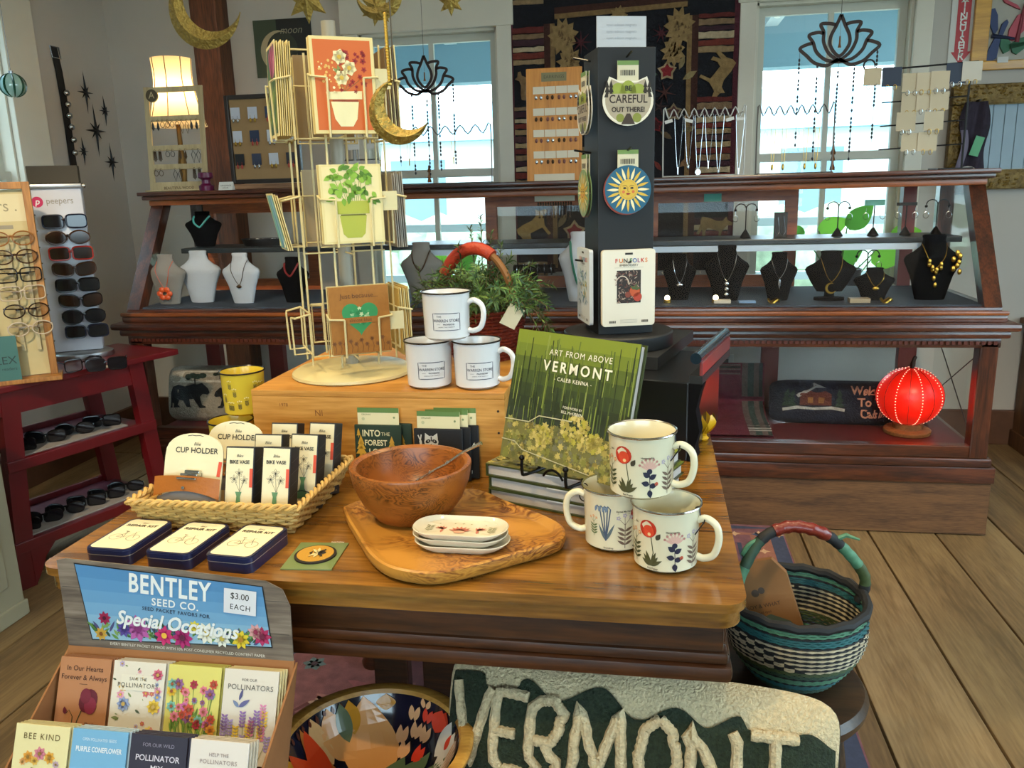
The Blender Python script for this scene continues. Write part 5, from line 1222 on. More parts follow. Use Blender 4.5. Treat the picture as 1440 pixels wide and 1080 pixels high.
def sp_mix(cv, w, h):
    cv.text('FOR OUR WILD', 0, h*.40, .006, '#8a8496', 1); cv.text('POLLINATOR', 0, h*.27, .0098, ink('#cfcad6'), 1, bold=.01); cv.text('MIX', 0, h*.17, .0098, ink('#cfcad6'), 1, bold=.01)
    scat(cv, w, h, 26, ['#8a6ab0', '#b8a8d0', '#d0d0e0', '#7a4a8a', '#5a4a9a'], 31, -.48, .06, (.004, .010))
def sp_help(cv, w, h):
    cv.text('HELP THE', 0, h*.36, .006, '#8a7a76', 1); cv.text('POLLINATORS', 0, h*.29, .007, '#8a7a76', 1, spacing=1.1); scat(cv, w, h, 40, ['#a83a4a', '#c86a7a', '#7a2a3a', '#d8a0a0', '#b04a6a'], 41, -.5, .16, (.003, .008))
packs = ((0, 0, sp_poppy, 'brown seed packet with a dark red poppy', '#a8744e', '#8a5f42'), (1, 0, sp_pol, 'white seed packet scattered with small flowers', '#d2ccbe', '#b8b2a4'),
         (2, 0, sp_wild, 'yellow green seed packet with wildflowers', '#ccc468', '#a8a050'), (3, 0, sp_pol2, 'pale seed packet with hummingbird and purple flowers', '#cfc8bc', '#c8b888'),
         (0, 1, sp_bee, 'cream seed packet with a bee and orange flowers', '#d9cf9c', '#b8ae80'), (1, 1, sp_cone, 'blue seed packet with purple coneflowers', '#6fa6cc', '#a8b8c0'),
         (2, 1, sp_mix, 'dark purple seed packet of pollinator mix', '#2a2636', '#3a3646'), (3, 1, sp_help, 'white seed packet with small red flowers', '#d4cdc6', '#b8ae9c'))
ORD = ['first', 'second', 'third', 'fourth', 'fifth', 'sixth', 'seventh', 'eighth', 'ninth', 'tenth', 'eleventh', 'twelfth']
for s, r, a, lb, c, e in packs:
    for k in (3, 2, 1, 0): packet(s, r, k, a if k == 0 else None, lb if k == 0 else 'plain edge of the %s spare behind the %s' % (ORD[k-1], lb.split(' with')[0].split(' of')[0].split(' scattered')[0]+((' of the front row', ' of the back row')[r == 0])), c, e)

# ---- floral wooden bowl in front
fc = Gz(523, 1044, BT+.10); FR = .147
fb = thing('floral_bowl', 'large mango wood bowl with bold enamel flowers inside, at the front edge', 'bowl', (fc.x, fc.y, BT))
Mmg = wood('mango_wood', '#8a5a20', '#c99a4a', 'X', 1.2, .4, c3='#b07f36')
inner = [(0, .014), (.045, .016), (.078, .030), (.100, .054), (.114, .080), (.120, .097)]
k_ = FR/.138
b = MB(Mmg); b.lathe([(r*k_, z) for r, z in [(0, 0), (.055, 0), (.062, .004), (.095, .028), (.120, .058), (.134, .088), (.139, .096), (.139, .101), (.134, .104), (.122, .102), (.119, .096)]], 64, caps=False); b.build('outer_wood', fb)
b = MB(mat('enamel_navy', '#15182a', .12, coat=.6)); b.lathe([(r*k_, z) for r, z in inner], 64, caps=False); b.build('enamel_inside', fb)
def bowl_fn(u, v, w):
    r = min(1.0, math.hypot(u, v)); t = r*(len(inner)-1); i = min(len(inner)-2, int(t)); a, c = inner[i], inner[i+1]; q = t-i
    R_ = (a[0]+(c[0]-a[0])*q)*k_; Z = a[1]+(c[1]-a[1])*q; an = math.atan2(v, u); dr, dz = c[0]-a[0], c[1]-a[1]; L_ = math.hypot(dr, dz)
    R_ += -dz/L_*(w*1+.0007); Z += dr/L_*(w+.0007)
    return (R_*math.cos(an), R_*math.sin(an), Z)
p = MB(); cv = Canvas(p, bowl_fn, .0003, .0006)
def sub(pts, n=4): return [tuple(Vector(pts[i]).lerp(Vector(pts[(i+1) % len(pts)]), k/n)) for i in range(len(pts)) for k in range(n)]
def gl(c): return ink(c, .15)
# radial strips so the pieces follow the curve of the bowl
def petal(a0, r0, r1, wd, col, l, n=12, bend=0, round_=.8):
    for i in range(n):
        t0, t1 = i/n, (i+1)/n; q = []
        for t, sg in ((t0, -1), (t1, -1), (t1, 1), (t0, 1)):
            r = r0+(r1-r0)*t; h = wd*math.sin(PI*min(.999, max(.001, t))**round_); a = a0+bend*t
            q.append((r, sg*h, a))
        for s_ in range(4):
            g = [(q[0], s_/4), (q[1], s_/4), (q[1], (s_+1)/4), (q[0], (s_+1)/4)]; cv.poly([(r*math.cos(a)+h*(1-2*k)*math.sin(a), r*math.sin(a)-h*(1-2*k)*math.cos(a)) for (r, h, a), k in g], gl(col), l)
PCH = '#d89a5c'
petal(1.95, .10, .98, .22, PCH, 0, 12, bend=.06, round_=.7); petal(1.72, .74, .98, .11, '#c08420', 2, bend=0)
petal(2.50, .35, .97, .13, PCH, 1); petal(2.20, .55, .97, .09, '#c08420', 2); petal(2.32, .50, .97, .08, '#5c6a50', 3); petal(2.75, .4, .97, .10, '#d8a870', 1)
petal(3.25, .10, .85, .16, '#d0401c', 3, bend=.1); petal(2.95, .2, .95, .08, '#b86a2c', 1); petal(3.0, .30, .88, .10, '#d0401c', 4, bend=-.1); petal(3.5, .25, .95, .14, '#c08420', 1); petal(3.8, .1, .95, .18, '#d8b890', 2); petal(4.15, .1, .96, .17, PCH, 2); petal(4.5, .3, .97, .15, '#5c6a50', 3)
for a, r in ((1.30, .78), (1.20, .62), (1.42, .55), (1.08, .80), (1.02, .62), (1.30, .42), (.96, .44), (1.15, .95)):
    c = '#d8402c' if (r*100) % 4 < 2 else '#e0a878'
    petal(a-.03, r-.11, r+.06, .034, c, 5, 8, bend=-.03); petal(a+.03, r-.11, r+.06, .034, c, 5, 8, bend=.03)
petal(.86, .66, .96, .12, '#d8402c', 3); petal(.78, .74, .98, .08, '#b83020', 2)
for a, r0, r1, w in ((.42, .45, .92, .09), (.60, .5, .95, .10), (.28, .5, .90, .08)): petal(a, r0, r1, w, '#d9d2c6', 4)
petal(.50, .62, .80, .04, '#c83a2a', 5)
for i in range(5): petal(.10+.055*i, .45+.03*i, .97, .014, '#d8a880', 5)
for a, r0, r1 in ((.35, .05, .62), (.05, .1, .75), (-.2, .15, .85), (.75, .0, .5), (1.2, .0, .34), (-.5, .1, .8), (-.9, .2, .9)): petal(a, r0, r1, .085, '#5a6e50', 4)
petal(-.35, .4, .95, .12, '#d8a050', 3); petal(-1.2, .2, .95, .2, '#d0802c', 3); petal(5.0, .2, .95, .18, '#d8b070', 3); petal(1.6, .02, .20, .08, '#c08420', 5)
for i in range(9): petal(2.3+.12*i, .80+.03*(i % 3), .97, .02, '#5a2c1c', 2)
p.build('enamel_flowers', fb, smooth=0)

# ---- hooked VERMONT pillow
def pillow_surface(hw, hh, T, fn_t=1, pw=3.5):
    def f(u, v, w=0):
        u, v = u/hw, v/hh; m = max(abs(u), abs(v)); k = m/((abs(u)**7+abs(v)**7)**(1/7)) if m > 1e-6 else 1
        a = max(0, 1-abs(u)**pw)**.5*max(0, 1-abs(v)**pw)**.5
        return (u*k*hw, -T*a-w, v*k*hh+hh)
    return f
def pillow(t, hw, hh, T, mfront, mback, nu=40, nv=18, name='cover'):
    f = pillow_surface(hw, hh, T); b = MB(mfront)
    b.sheet(lambda u, v: f((u*2-1)*hw*(1-.012*(1-abs(v*2-1))), (v*2-1)*hh), nu, nv); b.use(mback)
    b.sheet(lambda u, v: (lambda q: (q[0], -q[1]*.9, q[2]))(f((1-2*u)*hw, (v*2-1)*hh)), nu, nv); return b.build(name, t)
L_, R_ = Gz(636, 930, .56), Gz(1166, 1006, .55); mid = (L_+R_)/2; pa = math.atan2(R_.y-L_.y, R_.x-L_.x); hwV = math.hypot(R_.x-L_.x, R_.y-L_.y)/2+.006; hhV = .098
vp_ = thing('hooked_pillow', 'long hooked wool pillow reading VERMONT over dark green mountains', 'pillow', (mid.x, mid.y-.065, BT), 0); vp_.rotation_euler = (-.36, .02, pa)
Mhc = mat('hooked_cream', '#d0bd96', .95, var=.16, vs=150, bump=.8, bs=230); Mhg = mat('hooked_green', '#24301f', .95, var=.3, vs=150, bump=.8, bs=230)
pillow(vp_, hwV, hhV, .05, Mhc, mat('pillow_back', '#6a665c', .9))
fV = pillow_surface(hwV*.995, hhV*.995, .05)
zz = [((x-637)/264.5-1, 1-2*t/170) for x, t in ((637, 30), (680, 22), (705, 42), (755, 22), (800, 42), (860, 20), (910, 50), (960, 30), (1000, 46), (1043, 28), (1078, 54), (1124, 40), (1166, 60))]
zz[0] = (-1, zz[0][1])
def zf(u):
    for (a, b_), (c, d_) in zip(zz, zz[1:]):
        if a <= u <= c: return b_+(d_-b_)*(.5-.5*math.cos(PI*(u-a)/(c-a)))
    return zz[-1][1]
b = MB(Mhg)
def gsh(u, v):
    U = -.972+1.944*u; top = min(.93, zf(U)); V = -.95+(top+.95)*v; e = .0045; return fV(U*hwV, V*hhV, e)
b.sheet(gsh, 90, 10); b.build('green_mountains', vp_)
STK = {'V': [[(0, 1), (.5, 0), (1, 1)]], 'E': [[(1, 1), (0, 1), (0, 0), (1, 0)], [(0, .5), (.85, .5)]], 'R': [[(0, 0), (0, 1), (.7, 1), (.95, .85), (.95, .65), (.7, .48), (0, .48)], [(.5, .48), (1, 0)]],
       'M': [[(0, 0), (.12, 1), (.5, .25), (.88, 1), (1, 0)]], 'O': [[(.5, 1), (.12, .85), (0, .5), (.12, .15), (.5, 0), (.88, .15), (1, .5), (.88, .85), (.5, 1)]], 'N': [[(0, 0), (0, 1), (1, 0), (1, 1)]], 'T': [[(0, 1), (1, 1)], [(.5, 1), (.5, 0)]]}
xs = [('V', -.93, .20), ('E', -.695, .135), ('R', -.505, .16), ('M', -.29, .27), ('O', .05, .19), ('N', .30, .215), ('T', .585, .21)]
for ch_, x0, w_ in xs:
    lt_ = MB(Mhc)
    for st in STK[ch_]:
        P = []
        for (a, b_), (c, d_) in zip(st, st[1:]): P += [(a+(c-a)*k/8, b_+(d_-b_)*k/8) for k in range(8)]
        P.append(st[-1]); V = [Vector(fV((x0+w_*a)*hwV, (-.62+1.16*b_)*hhV-.006-.02*x0*hhV*3, .006)) for a, b_ in P]
        lt_.tube(V, [.0075+.0012*(i % 2) for i in range(len(V))], 8)
    lt_.build('letter', vp_)
gq = thing('grey_cushion', 'grey fleecy cushion peeking out behind the left end of the VERMONT pillow', 'cushion', (mid.x-.205, mid.y+.012, BT), 0); gq.rotation_euler = (-.30, .0, pa)
pillow(gq, .075, .102, .03, mat('grey_fleece', '#8a8a90', .95, var=.2, vs=150, bump=.8, bs=220), _mc['grey_fleece'] if 'grey_fleece' in _mc else Mhc, 16, 12)

# ---- dark round pot lid shape at bottom edge
kp = Gz(838, 1073, BT+.075)
kt = thing('black_pot', 'round black glazed pot at the bottom edge in front of the pillow', 'pot', (kp.x, kp.y, BT))
MB(mat('black_glaze', '#0a0b0c', .15, coat=.5)).lathe([(0, 0), (.03, 0), (.036, .02), (.038, .05), (.036, .075), (.034, .077), (.031, .073), (.03, .03), (0, .02)], 36).build('pot_body', kt)
b = MB(_mc['black_glaze']); b.tube(smoothpath([(-.034, 0, .066), (-.046, 0, .070), (-.050, 0, .055), (-.040, 0, .03)], 5), .005, 8); b.build('handle', kt)

# ---- round stool with basket
st = thing('round_stool', 'dark round wooden stool beside the table holding the green basket', 'stool', (.222, 1.405, 0))
Mst = wood('stool_walnut', '#1d140c', '#43301c', 'X', 1.0, .4, c3='#302114', coat=.2)
b = MB(Mst); b.lathe([(0, .345), (.12, .345), (.150, .352), (.163, .370), (.166, .385), (.158, .398), (.150, .40), (0, .40)], 48); b.build('seat', st)
for k in range(4):
    a = PI/4+k*PI/2; b = MB(Mst); b.tube([(.13*math.cos(a), .13*math.sin(a), .35), (.15*math.cos(a), .15*math.sin(a), .18), (.16*math.cos(a), .16*math.sin(a), 0)], [.017, .024, .014], 12); b.build('leg', st)
b = MB(Mst); b.tube([(.145*math.cos(2*PI*i/24), .145*math.sin(2*PI*i/24), .16) for i in range(24)], .009, 8, closed=True); b.build('ring_stretcher', st)
bk_ = thing('market_basket', 'green teal and black woven market basket with red leather handle on the stool', 'basket', (.262, 1.430, .4005))
def bolga_r(z): return .072+.050*math.sin(min(1, z/.10)*PI/2)-.003*max(0, (z-.10)/.06)
gcol = {'dk': mat('straw_black', '#15171a', .7), 'gr': mat('straw_green', '#274334', .6, var=.2, vs=90), 'tl': mat('straw_teal', '#1f5a5e', .6, var=.2, vs=90), 'lg': mat('straw_sage', '#4a7a5e', .6, var=.2, vs=90), 'ol': mat('straw_olive', '#3c4c28', .6, var=.2, vs=90), 'cr': mat('straw_cream', '#b8ac90', .65, var=.15, vs=90)}
b = MB(); rows = 36; HB = .148
sched = ['gr']*3+['tl']*3+['dk']+['lg']*3+['dk', 'gr', 'gr', 'ol', 'ol']+['mix']*11+['dk', 'tl', 'tl', 'tl', 'dk', 'lg', 'lg', 'ol', 'ol', 'dk', 'dk']
for i, key in enumerate(sched[:rows]):
    z = .004+HB*i/(rows-1); r = bolga_r(z); ns = 88; tk_ = HB/rows*.62
    pts = [((r+.0011*math.cos(PI*j+PI*i))*math.cos(2*PI*j/ns), (r+.0011*math.cos(PI*j+PI*i))*math.sin(2*PI*j/ns), z) for j in range(ns)]
    if key != 'mix': b.use(gcol[key]); b.tube(pts, tk_, 5, closed=True)
    else:
        b.use(gcol['dk']); di = b.cur; b.use(gcol['cr']); n0 = len(b.mi); b.tube(pts, tk_, 5, closed=True)
        for j in range(ns):
            ii = i-15; ang_ = (j+ns*.02) % ns
            dark = i % 2 == 0
            if (j+ii) % 29 < 8: dark = ((j//2+ii//2) % 2 == 0)
            if dark:
                for q in range(5): b.mi[n0+j*5+q] = di
b.use(gcol['gr']); b.lathe([(0, .001), (.072, .001), (.072, .007), (0, .007)], 32)
b.build('woven_body', bk_)['kind'] = 'stuff'
b = MB(gcol['dk']); rt_ = bolga_r(.15); b.tube([(rt_*math.cos(2*PI*i/48), rt_*math.sin(2*PI*i/48), .150+.002*math.sin(i*2.1)) for i in range(48)], [.0085+.0008*math.sin(i*1.9) for i in range(48)], 8, closed=True); b.build('bound_rim', bk_)
# handle from front-left rim up over to right-back rim
ha_ = math.radians(205); A_ = Vector((rt_*math.cos(ha_), rt_*math.sin(ha_), .15)); B_ = Vector((rt_*math.cos(.25), rt_*math.sin(.25), .15))
top_ = (A_+B_)/2+Vector((-.012, 0, .135))
hp = smoothpath([A_+Vector((.0, 0, -.02)), A_+Vector((-.004, -.004, .03)), A_.lerp(top_, .55)+Vector((-.022, 0, .035)), top_+Vector((-.02, 0, 0)), top_+Vector((.03, 0, -.002)), B_.lerp(top_, .5)+Vector((.018, 0, .03)), B_+Vector((.006, 0, .03)), B_+Vector((0, 0, -.02))], 8)
n = len(hp)
for nm_, segs in (('wrapped_handle_side', [(0, 5, 'ol'), (5, 9, 'dk'), (9, 12, 'lg'), (12, 17, 'gr'), (17, 21, 'dk')]), ('wrapped_handle_side', [(36, 40, 'dk'), (40, 45, 'lg'), (45, 50, 'ol'), (50, n-1, 'dk')])):
    b = MB()
    for a, c, k2 in segs: b.use(gcol[k2]); b.tube(hp[a:c+1], [.0095+.001*(i % 2) for i in range(c+1-a)], 10)
    b.build(nm_, bk_)
b = MB(mat('red_leather', '#6e1f12', .35, coat=.3, bump=.2, bs=90)); b.tube(hp[21:37], [.011+.0012*math.sin(i*2.0) for i in range(16)], 12); b.build('leather_grip', bk_)
b = MB(gcol['lg']); b.tube(smoothpath([hp[18], hp[18]+Vector((-.025, -.01, -.01)), hp[18]+Vector((-.035, -.012, -.03)), hp[16]], 5), .0045, 6); b.build('loose_wrap_end', bk_); b = MB(gcol['lg']); b.tube([hp[38], hp[38]+Vector((.02, .0, .01)), hp[38]+Vector((.042, -.004, .004))], [.005, .0045, .002], 6); b.build('loose_wrap_end', bk_)
kb = thing('kraft_packet', 'brown kraft paper packet standing inside the market basket', 'packet', (.243, 1.425, .412), 0); kb.rotation_euler = (-.20, -.34, -.12)
b = MB(mat('kraft_paper', '#8a5f36', .8, var=.08, vs=25)); b.prism([(-.058, 0), (.058, 0), (.058, .165), (.04, .195), (-.035, .20), (-.058, .185)], -.010, .010, fn=lambda u, v, w: (u, -w, v)); b.build('bag', kb, smooth=0)
p = MB(); cv = Canvas(p, plane_fn((0, -.010, 0), (1, 0, 0), (0, 0, 1))); cv.text('SOY & WHAT', .002, .115, .010, '#3a2818', 0); cv.text('hand dyed', .0, .103, .006, '#3a2818', 0); cv.disc(-.006, .14, .007, '#4a3420', 0); cv.disc(.006, .143, .006, '#4a3420', 0)
cv.poly([(-.03, .07), (-.02, .092), (.01, .098), (.04, .08), (.052, .06), (-.03, .055)], mat('print_sage', '#4c5a50', .8), 0); p.build('bag_print', kb, smooth=0)
# ================================================================== LEFT: RED BENCH AND EYEWEAR
bd_ = Vector((.33, .944)).normalized(); rb0 = Vector((-2.09, 2.19, 0)); rang = math.atan2(bd_.y, bd_.x)
rbn = thing('red_shelf_bench', 'dark red painted shelf bench along the left wall with two shelves of eyewear', 'bench', tuple(rb0), rang)
Mred = mat('red_paint', '#5e0c10', .35, var=.12, vs=8, coat=.2)
RT_ = .70
MB(Mred).b2((-.28, 0, RT_-.022), (.79, .36, RT_), bev=.004).build('top_board', rbn, smooth=0)
for y0 in (.018, .325): MB(Mred).b2((.08, y0, RT_-.10), (.62, y0+.015, RT_-.022)).build('apron', rbn, smooth=0)
for y0 in (.014, .31):
    for xt, xb in ((.10, .055), (.575, .635)):
        MB(Mred).prism([(xt, RT_-.022), (xt+.06, RT_-.022), (xb+.06, 0), (xb, 0)], -y0-.034, -y0, fn=lambda u, v, w: (u, -w, v)).build('leg', rbn, smooth=0)
for zs in (.43, .15):
    e = (RT_-zs)*.075
    MB(mat('red_shelf_paint', '#5f2a38', .35, var=.1)).b2((.12-e, .03, zs), (.61+e, .335, zs+.012)).build('shelf', rbn, smooth=0)
    MB(Mred).b2((.10-e, .006, zs-.02), (.635+e, .026, zs+.018), bev=.003).build('front_rail', rbn, smooth=0)
    MB(Mred).b2((.12-e, .335, zs-.02), (.615+e, .348, zs+.035), bev=.003).build('back_rail', rbn, smooth=0)
for sx, xb in ((1, .11), (-1, .60)):
    MB(Mred).prism([(xb, .13), (xb+sx*.09, .13), (xb+sx*.05, .09), (xb+sx*.02, .03), (xb, .0)], -.03, -.012, fn=lambda u, v, w: (u, -w, v)).build('foot_bracket', rbn, smooth=0)
RBM = Matrix.Translation(rb0) @ Matrix.Rotation(rang, 4, 'Z')
# eyewear
def lens_outline(kind, w, h):
    o = []
    for i in range(22):
        a = 2*PI*i/22; c, s = math.cos(a), math.sin(a); n = {'square': 4.5, 'round': 2, 'cat': 3, 'aviator': 2.4}[kind]
        x = w*math.copysign(abs(c)**(2/n), c); y = h*math.copysign(abs(s)**(2/n), s)
        if kind == 'cat': y += .18*h*(x/w)
        if kind == 'aviator' and y < 0: y *= 1.2
        o.append((x, y))
    return o
def eyewear(name, label, cat, loc, rz, kind, frame_m, lens_m, group=None, tilt=0, W_=.135, H_=.045, fr=.0022, folded=False, temple=.13):
    t = thing(name, label, cat, loc, 0, group); t.rotation_euler = (tilt, 0, rz); lw = W_*.225; gap = W_*.26
    b = MB(frame_m)
    for s in (-1, 1):
        o = lens_outline(kind, lw, H_/2); b.tube([(s*(gap)+s*x, .004*abs(s*x/lw+1)*.5, y) for x, y in o], fr, 6, closed=True)
    b.tube(arc((0, -.001, .004), gap-lw+.002, PI, 0, 6, r2=.005), fr, 6); b.build('frame', t)
    for s in (-1, 1):
        l = MB(lens_m); l.prism([(s*gap+s*x, y) for x, y in lens_outline(kind, lw*.97, H_/2*.97)], -.0006, .0006, fn=lambda u, v, w: (u, w+.002, v)); l.build('lens', t, smooth=0)
        tb = MB(frame_m); x0 = s*(gap+lw)
        if folded: tb.tube([(x0, .004, H_*.25), (x0, .012, H_*.2), (-s*.03, .016+.003*s, H_*.05)], fr*.9, 5)
        else: tb.tube(smoothpath([(x0, .003, H_*.25), (x0+s*.002, .04, H_*.25), (x0, temple*.75, H_*.2), (x0-s*.006, temple, -H_*.2)], 4), fr*.9, 5)
        tb.build('temple', t)
    return t
Ml_dk = mat('lens_dark', '#15161a', .08, coat=.3); Ml_br = mat('lens_brown', '#2c1c12', .08, coat=.3); Ml_cl = glassmat('lens_clear', (.93, .93, .93), .6)
Mf = {k: mat('frame_'+k, c, .25) for k, c in dict(black='#0c0c0e', tortoise='#3c2412', red='#a8281c', brown='#2a1a10', clear='#b8a890', navy='#141a2c', amber='#8a5a2c', rose='#9a4a48').items()}
Msilver = mat('silver_metal', '#b8bcc0', .25, metal=1)
# ---- sunglass tower
stl = Vector((-2.135, 2.775, RT_)); sr = math.radians(31)
sgt = thing('sunglasses_tower', 'white panel sunglasses tower with steel bands on the red bench', 'display tower', tuple(stl), sr)
MB(mat('brushed_steel', '#a8a8a8', .35, metal=.9)).lathe([(0, 0), (.115, 0), (.118, .006), (.116, .020), (.10, .026), (0, .026)], 40, sy=.75).build('base', sgt)
Mwp_ = mat('acrylic_white', '#c2c4cc', .25, coat=.3)
MB(Mwp_).b2((-.085, -.03, .026), (.085, .03, .63), bev=.012).build('panel', sgt)
MB(glassmat('acrylic_edge', (.8, .92, .95), .8)).b2((-.098, -.036, .03), (-.088, .036, .625)).build('side_acrylic', sgt, smooth=0)
b = MB(_mc['brushed_steel']); b.b2((-.098, -.040, .62), (.098, .040, .637), bev=.006); b.build('top_band', sgt)
for sx in (-.094, .094): b = MB(M_steel); b.ell((sx, -.036, .629), .010, 12); b.build('cap_nut', sgt)
p = MB(); cv = Canvas(p, plane_fn((0, -.03, 0), (1, 0, 0), (0, 0, 1))); cv.disc(-.062, .575, .019, '#c0245a', 0, n=24); cv.text('p', -.062, .576, .030, ink('#e6e2e4'), 1, bold=.02, shear=.2); cv.text('peepers', .010, .577, .032, '#8a8476', 1, sx=.86)
p.build('brand_print', sgt, smooth=0)
for k in range(10): MB(Msilver).tube([(-.075, -.03, .53-.057*k), (-.075, -.045, .53-.057*k)], .003, 6).build('peg', sgt)
TM = Matrix.Translation(stl) @ Matrix.Rotation(sr, 4, 'Z')
kinds = [('square', 'navy', Ml_dk, 'navy square sunglasses in the top row of the white tower'), ('round', 'tortoise', Ml_br, 'tortoise round sunglasses second from the top of the white tower'), ('square', 'red', Ml_br, 'red framed square sunglasses third down on the white tower'),
         ('cat', 'tortoise', Ml_br, 'tortoise cat-eye sunglasses fourth down on the white tower'), ('square', 'black', Ml_dk, 'black square sunglasses fifth down on the white tower'), ('cat', 'black', Ml_br, 'black browline sunglasses sixth down on the white tower'),
         ('aviator', 'black', Ml_dk, 'dark aviator sunglasses seventh down on the white tower'), ('square', 'navy', Ml_dk, 'flat dark square sunglasses in the bottom row of the white tower')]
for k, (kd, fc_, lm, lb) in enumerate(kinds):
    eyewear('sunglasses', lb, 'sunglasses', TM @ Vector((.018+.003*k, -.052, .505-.0575*k)), sr, kd, Mf[fc_], lm, 'sunglasses on the white tower', W_=.146, H_=.046, fr=.0030, folded=True)
b = MB(mat('brown_box_card', '#3a3222', .7)); b.b2((-.082, -.032, .639), (.082, .032, .70), bev=.002)
o = b.build('brown_box', smooth=0); o.matrix_world = TM; tag(o, 'dark olive cardboard box lying on top of the sunglasses tower', 'box')
# ---- reading glasses board
gb = Vector((-2.065, 2.37, RT_)); gr = math.radians(36)
gbd = thing('glasses_board', 'oak framed display board of reading glasses at the left edge on the bench', 'display board', tuple(gb), gr)
Mok = wood('oak_frame', '#7a4f1e', '#b07a38', 'Z', 1.2, .45, c3='#95642a')
GBx0, GBx1, GBh = -.30, .118, .64
MB(Mok).b2((GBx0, -.055, 0), (GBx1+.012, .055, .014), bev=.002).build('base_board', gbd, smooth=0)
for x0 in (GBx0, GBx1-.022): MB(Mok).b2((x0, -.012, .014), (x0+.022, .024, GBh), bev=.002).build('frame_stile', gbd, smooth=0)
MB(Mok).b2((GBx0+.022, -.012, GBh-.022), (GBx1-.022, .024, GBh), bev=.002).build('frame_rail', gbd, smooth=0)
MB(mat('board_ivory', '#b8a878', .6, var=.05)).b2((GBx0+.022, .004, .016), (GBx1-.022, .014, GBh-.024)).build('back_panel', gbd, smooth=0)
p = MB(); cv = Canvas(p, plane_fn((0, .004, 0), (1, 0, 0), (0, 0, 1))); cv.rect(.0, .56, .19, .085, ink('#c9bc92', .5), 0); cv.text('peepers .', -.012, .565, .052, '#8a8060', 1, sx=.9); cv.rect(-.02, .50, .15, .012, '#8a8068', 1)
p.build('header_print', gbd, smooth=0)
GM = Matrix.Translation(gb) @ Matrix.Rotation(gr, 4, 'Z')
for x in (-.115, .03, .075):
    MB(mat('acrylic_rail', '#b5a67c', .3)).b2((x-.006, -.006, .10), (x+.006, .004, .45)).build('acrylic_rail', gbd, smooth=0)
rowk = [('round', 'amber'), ('round', 'tortoise'), ('square', 'black'), ('square', 'clear'), ('round', 'brown'), ('round', 'clear')]
rown = ['top', 'second', 'third', 'fourth', 'fifth', 'bottom']
for k, (kd, fc_) in enumerate(rowk):
    for cidx, x in enumerate((.045, -.115)):
        fcc = fc_ if cidx == 0 else ('rose', 'amber', 'brown', 'red', 'tortoise', 'clear')[k]
        eyewear('reading_glasses', '%s framed reading glasses in the %s row, %s column of the oak board' % (fcc, rown[k], 'right' if cidx == 0 else 'left'), 'glasses', GM @ Vector((x+.003*k, -.028, .465-.058*k)), gr+.12, kd, Mf[fcc], Ml_cl, 'reading glasses on the oak board', W_=.132, H_=.044, fr=.0022, folded=True)
ls = thing('teal_sign', 'teal sign card standing in front of the reading glasses board', 'sign', tuple(GM @ Vector((-.045, -.048, .0145))), gr)
MB(ink('#3a6660', .5)).b2((-.085, -.002, 0), (.06, .001, .145)).build('card', ls, smooth=0)
p = MB(); cv = Canvas(p, plane_fn((0, -.002, 0), (1, 0, 0), (0, 0, 1))); cv.text('FLEX', .015, .065, .036, '#1c3430', 0); cv.text('readers', .03, .038, .014, '#1c3430', 0); cv.star(-.02, .115, .02, 5, '#4f8078', 0); p.build('print', ls, smooth=0)
rc_ = GM @ Vector((-.02, .005, GBh+.001))
t = thing('red_tin_cup', 'red paper cup with gold rim standing on the oak board at the left edge', 'cup', tuple(rc_), gr)
b = MB(mat('red_cup', '#b01c1c', .4)); b.lathe([(0, 0), (.022, 0), (.032, .085), (.029, .085), (.02, .004), (0, .004)], 24); b.build('cup_body', t)
b = MB(mat('gold_rim', '#b8923a', .3, metal=.8)); b.tube([(.032*math.cos(2*PI*i/24), .032*math.sin(2*PI*i/24), .086) for i in range(24)], .0025, 6, closed=True); b.build('rim', t)
# loose eyewear on the bench
for px_, py_, kd, fc_, lm, rz, lb in ((118, 512, 'square', 'black', Ml_cl, 1.0, 'black framed glasses lying open on the red bench top'), (150, 512, 'square', 'black', Ml_dk, .6, 'dark sunglasses with a price tag lying on the red bench top')):
    q = Gz(px_, py_, RT_+.022); eyewear('glasses', lb, 'glasses', q, rz, kd, Mf[fc_], lm, W_=.13, H_=.042)
q = Gz(157, 517, RT_); MB_ = MB(ink('#c9c0a8', .6)); MB_.box((0, 0, .004), (.05, .03, .001), rot=(.1, 0, .3)); o = MB_.build('price_tag', smooth=0, loc=q); tag(o, 'small white price tag beside the sunglasses on the bench top', 'tag')
for zs, n_, x0, x1 in ((.442, 4, .17, .50), (.162, 6, .14, .56)):
    cl = MB(mat('felt_grey', '#8f8a84', .9, bump=.3, bs=200)); cl.b2((x0-.05, .045, 0), (x1+.06, .19, .006), bev=.002); o = cl.build('display_mat', smooth=0, loc=tuple(RBM @ Vector((0, 0, zs)))); o.rotation_euler = (0, 0, rang); tag(o, 'grey felt mat under glasses on the %s shelf of the red bench' % ('upper' if zs > .3 else 'lower'), 'mat')
    for i in range(n_):
        x = x0+(x1-x0)*i/(n_-1)
        eyewear('sunglasses', '%s dark sunglasses from the left on the %s shelf of the red bench' % (ORD[i], 'upper' if zs > .3 else 'lower'), 'sunglasses', RBM @ Vector((x, .11, zs+.028)), rang-.75, ('square', 'cat', 'round')[i % 3], Mf['black'], Ml_dk, 'sunglasses on the red bench shelves', W_=.13, H_=.042, fr=.003, folded=True)
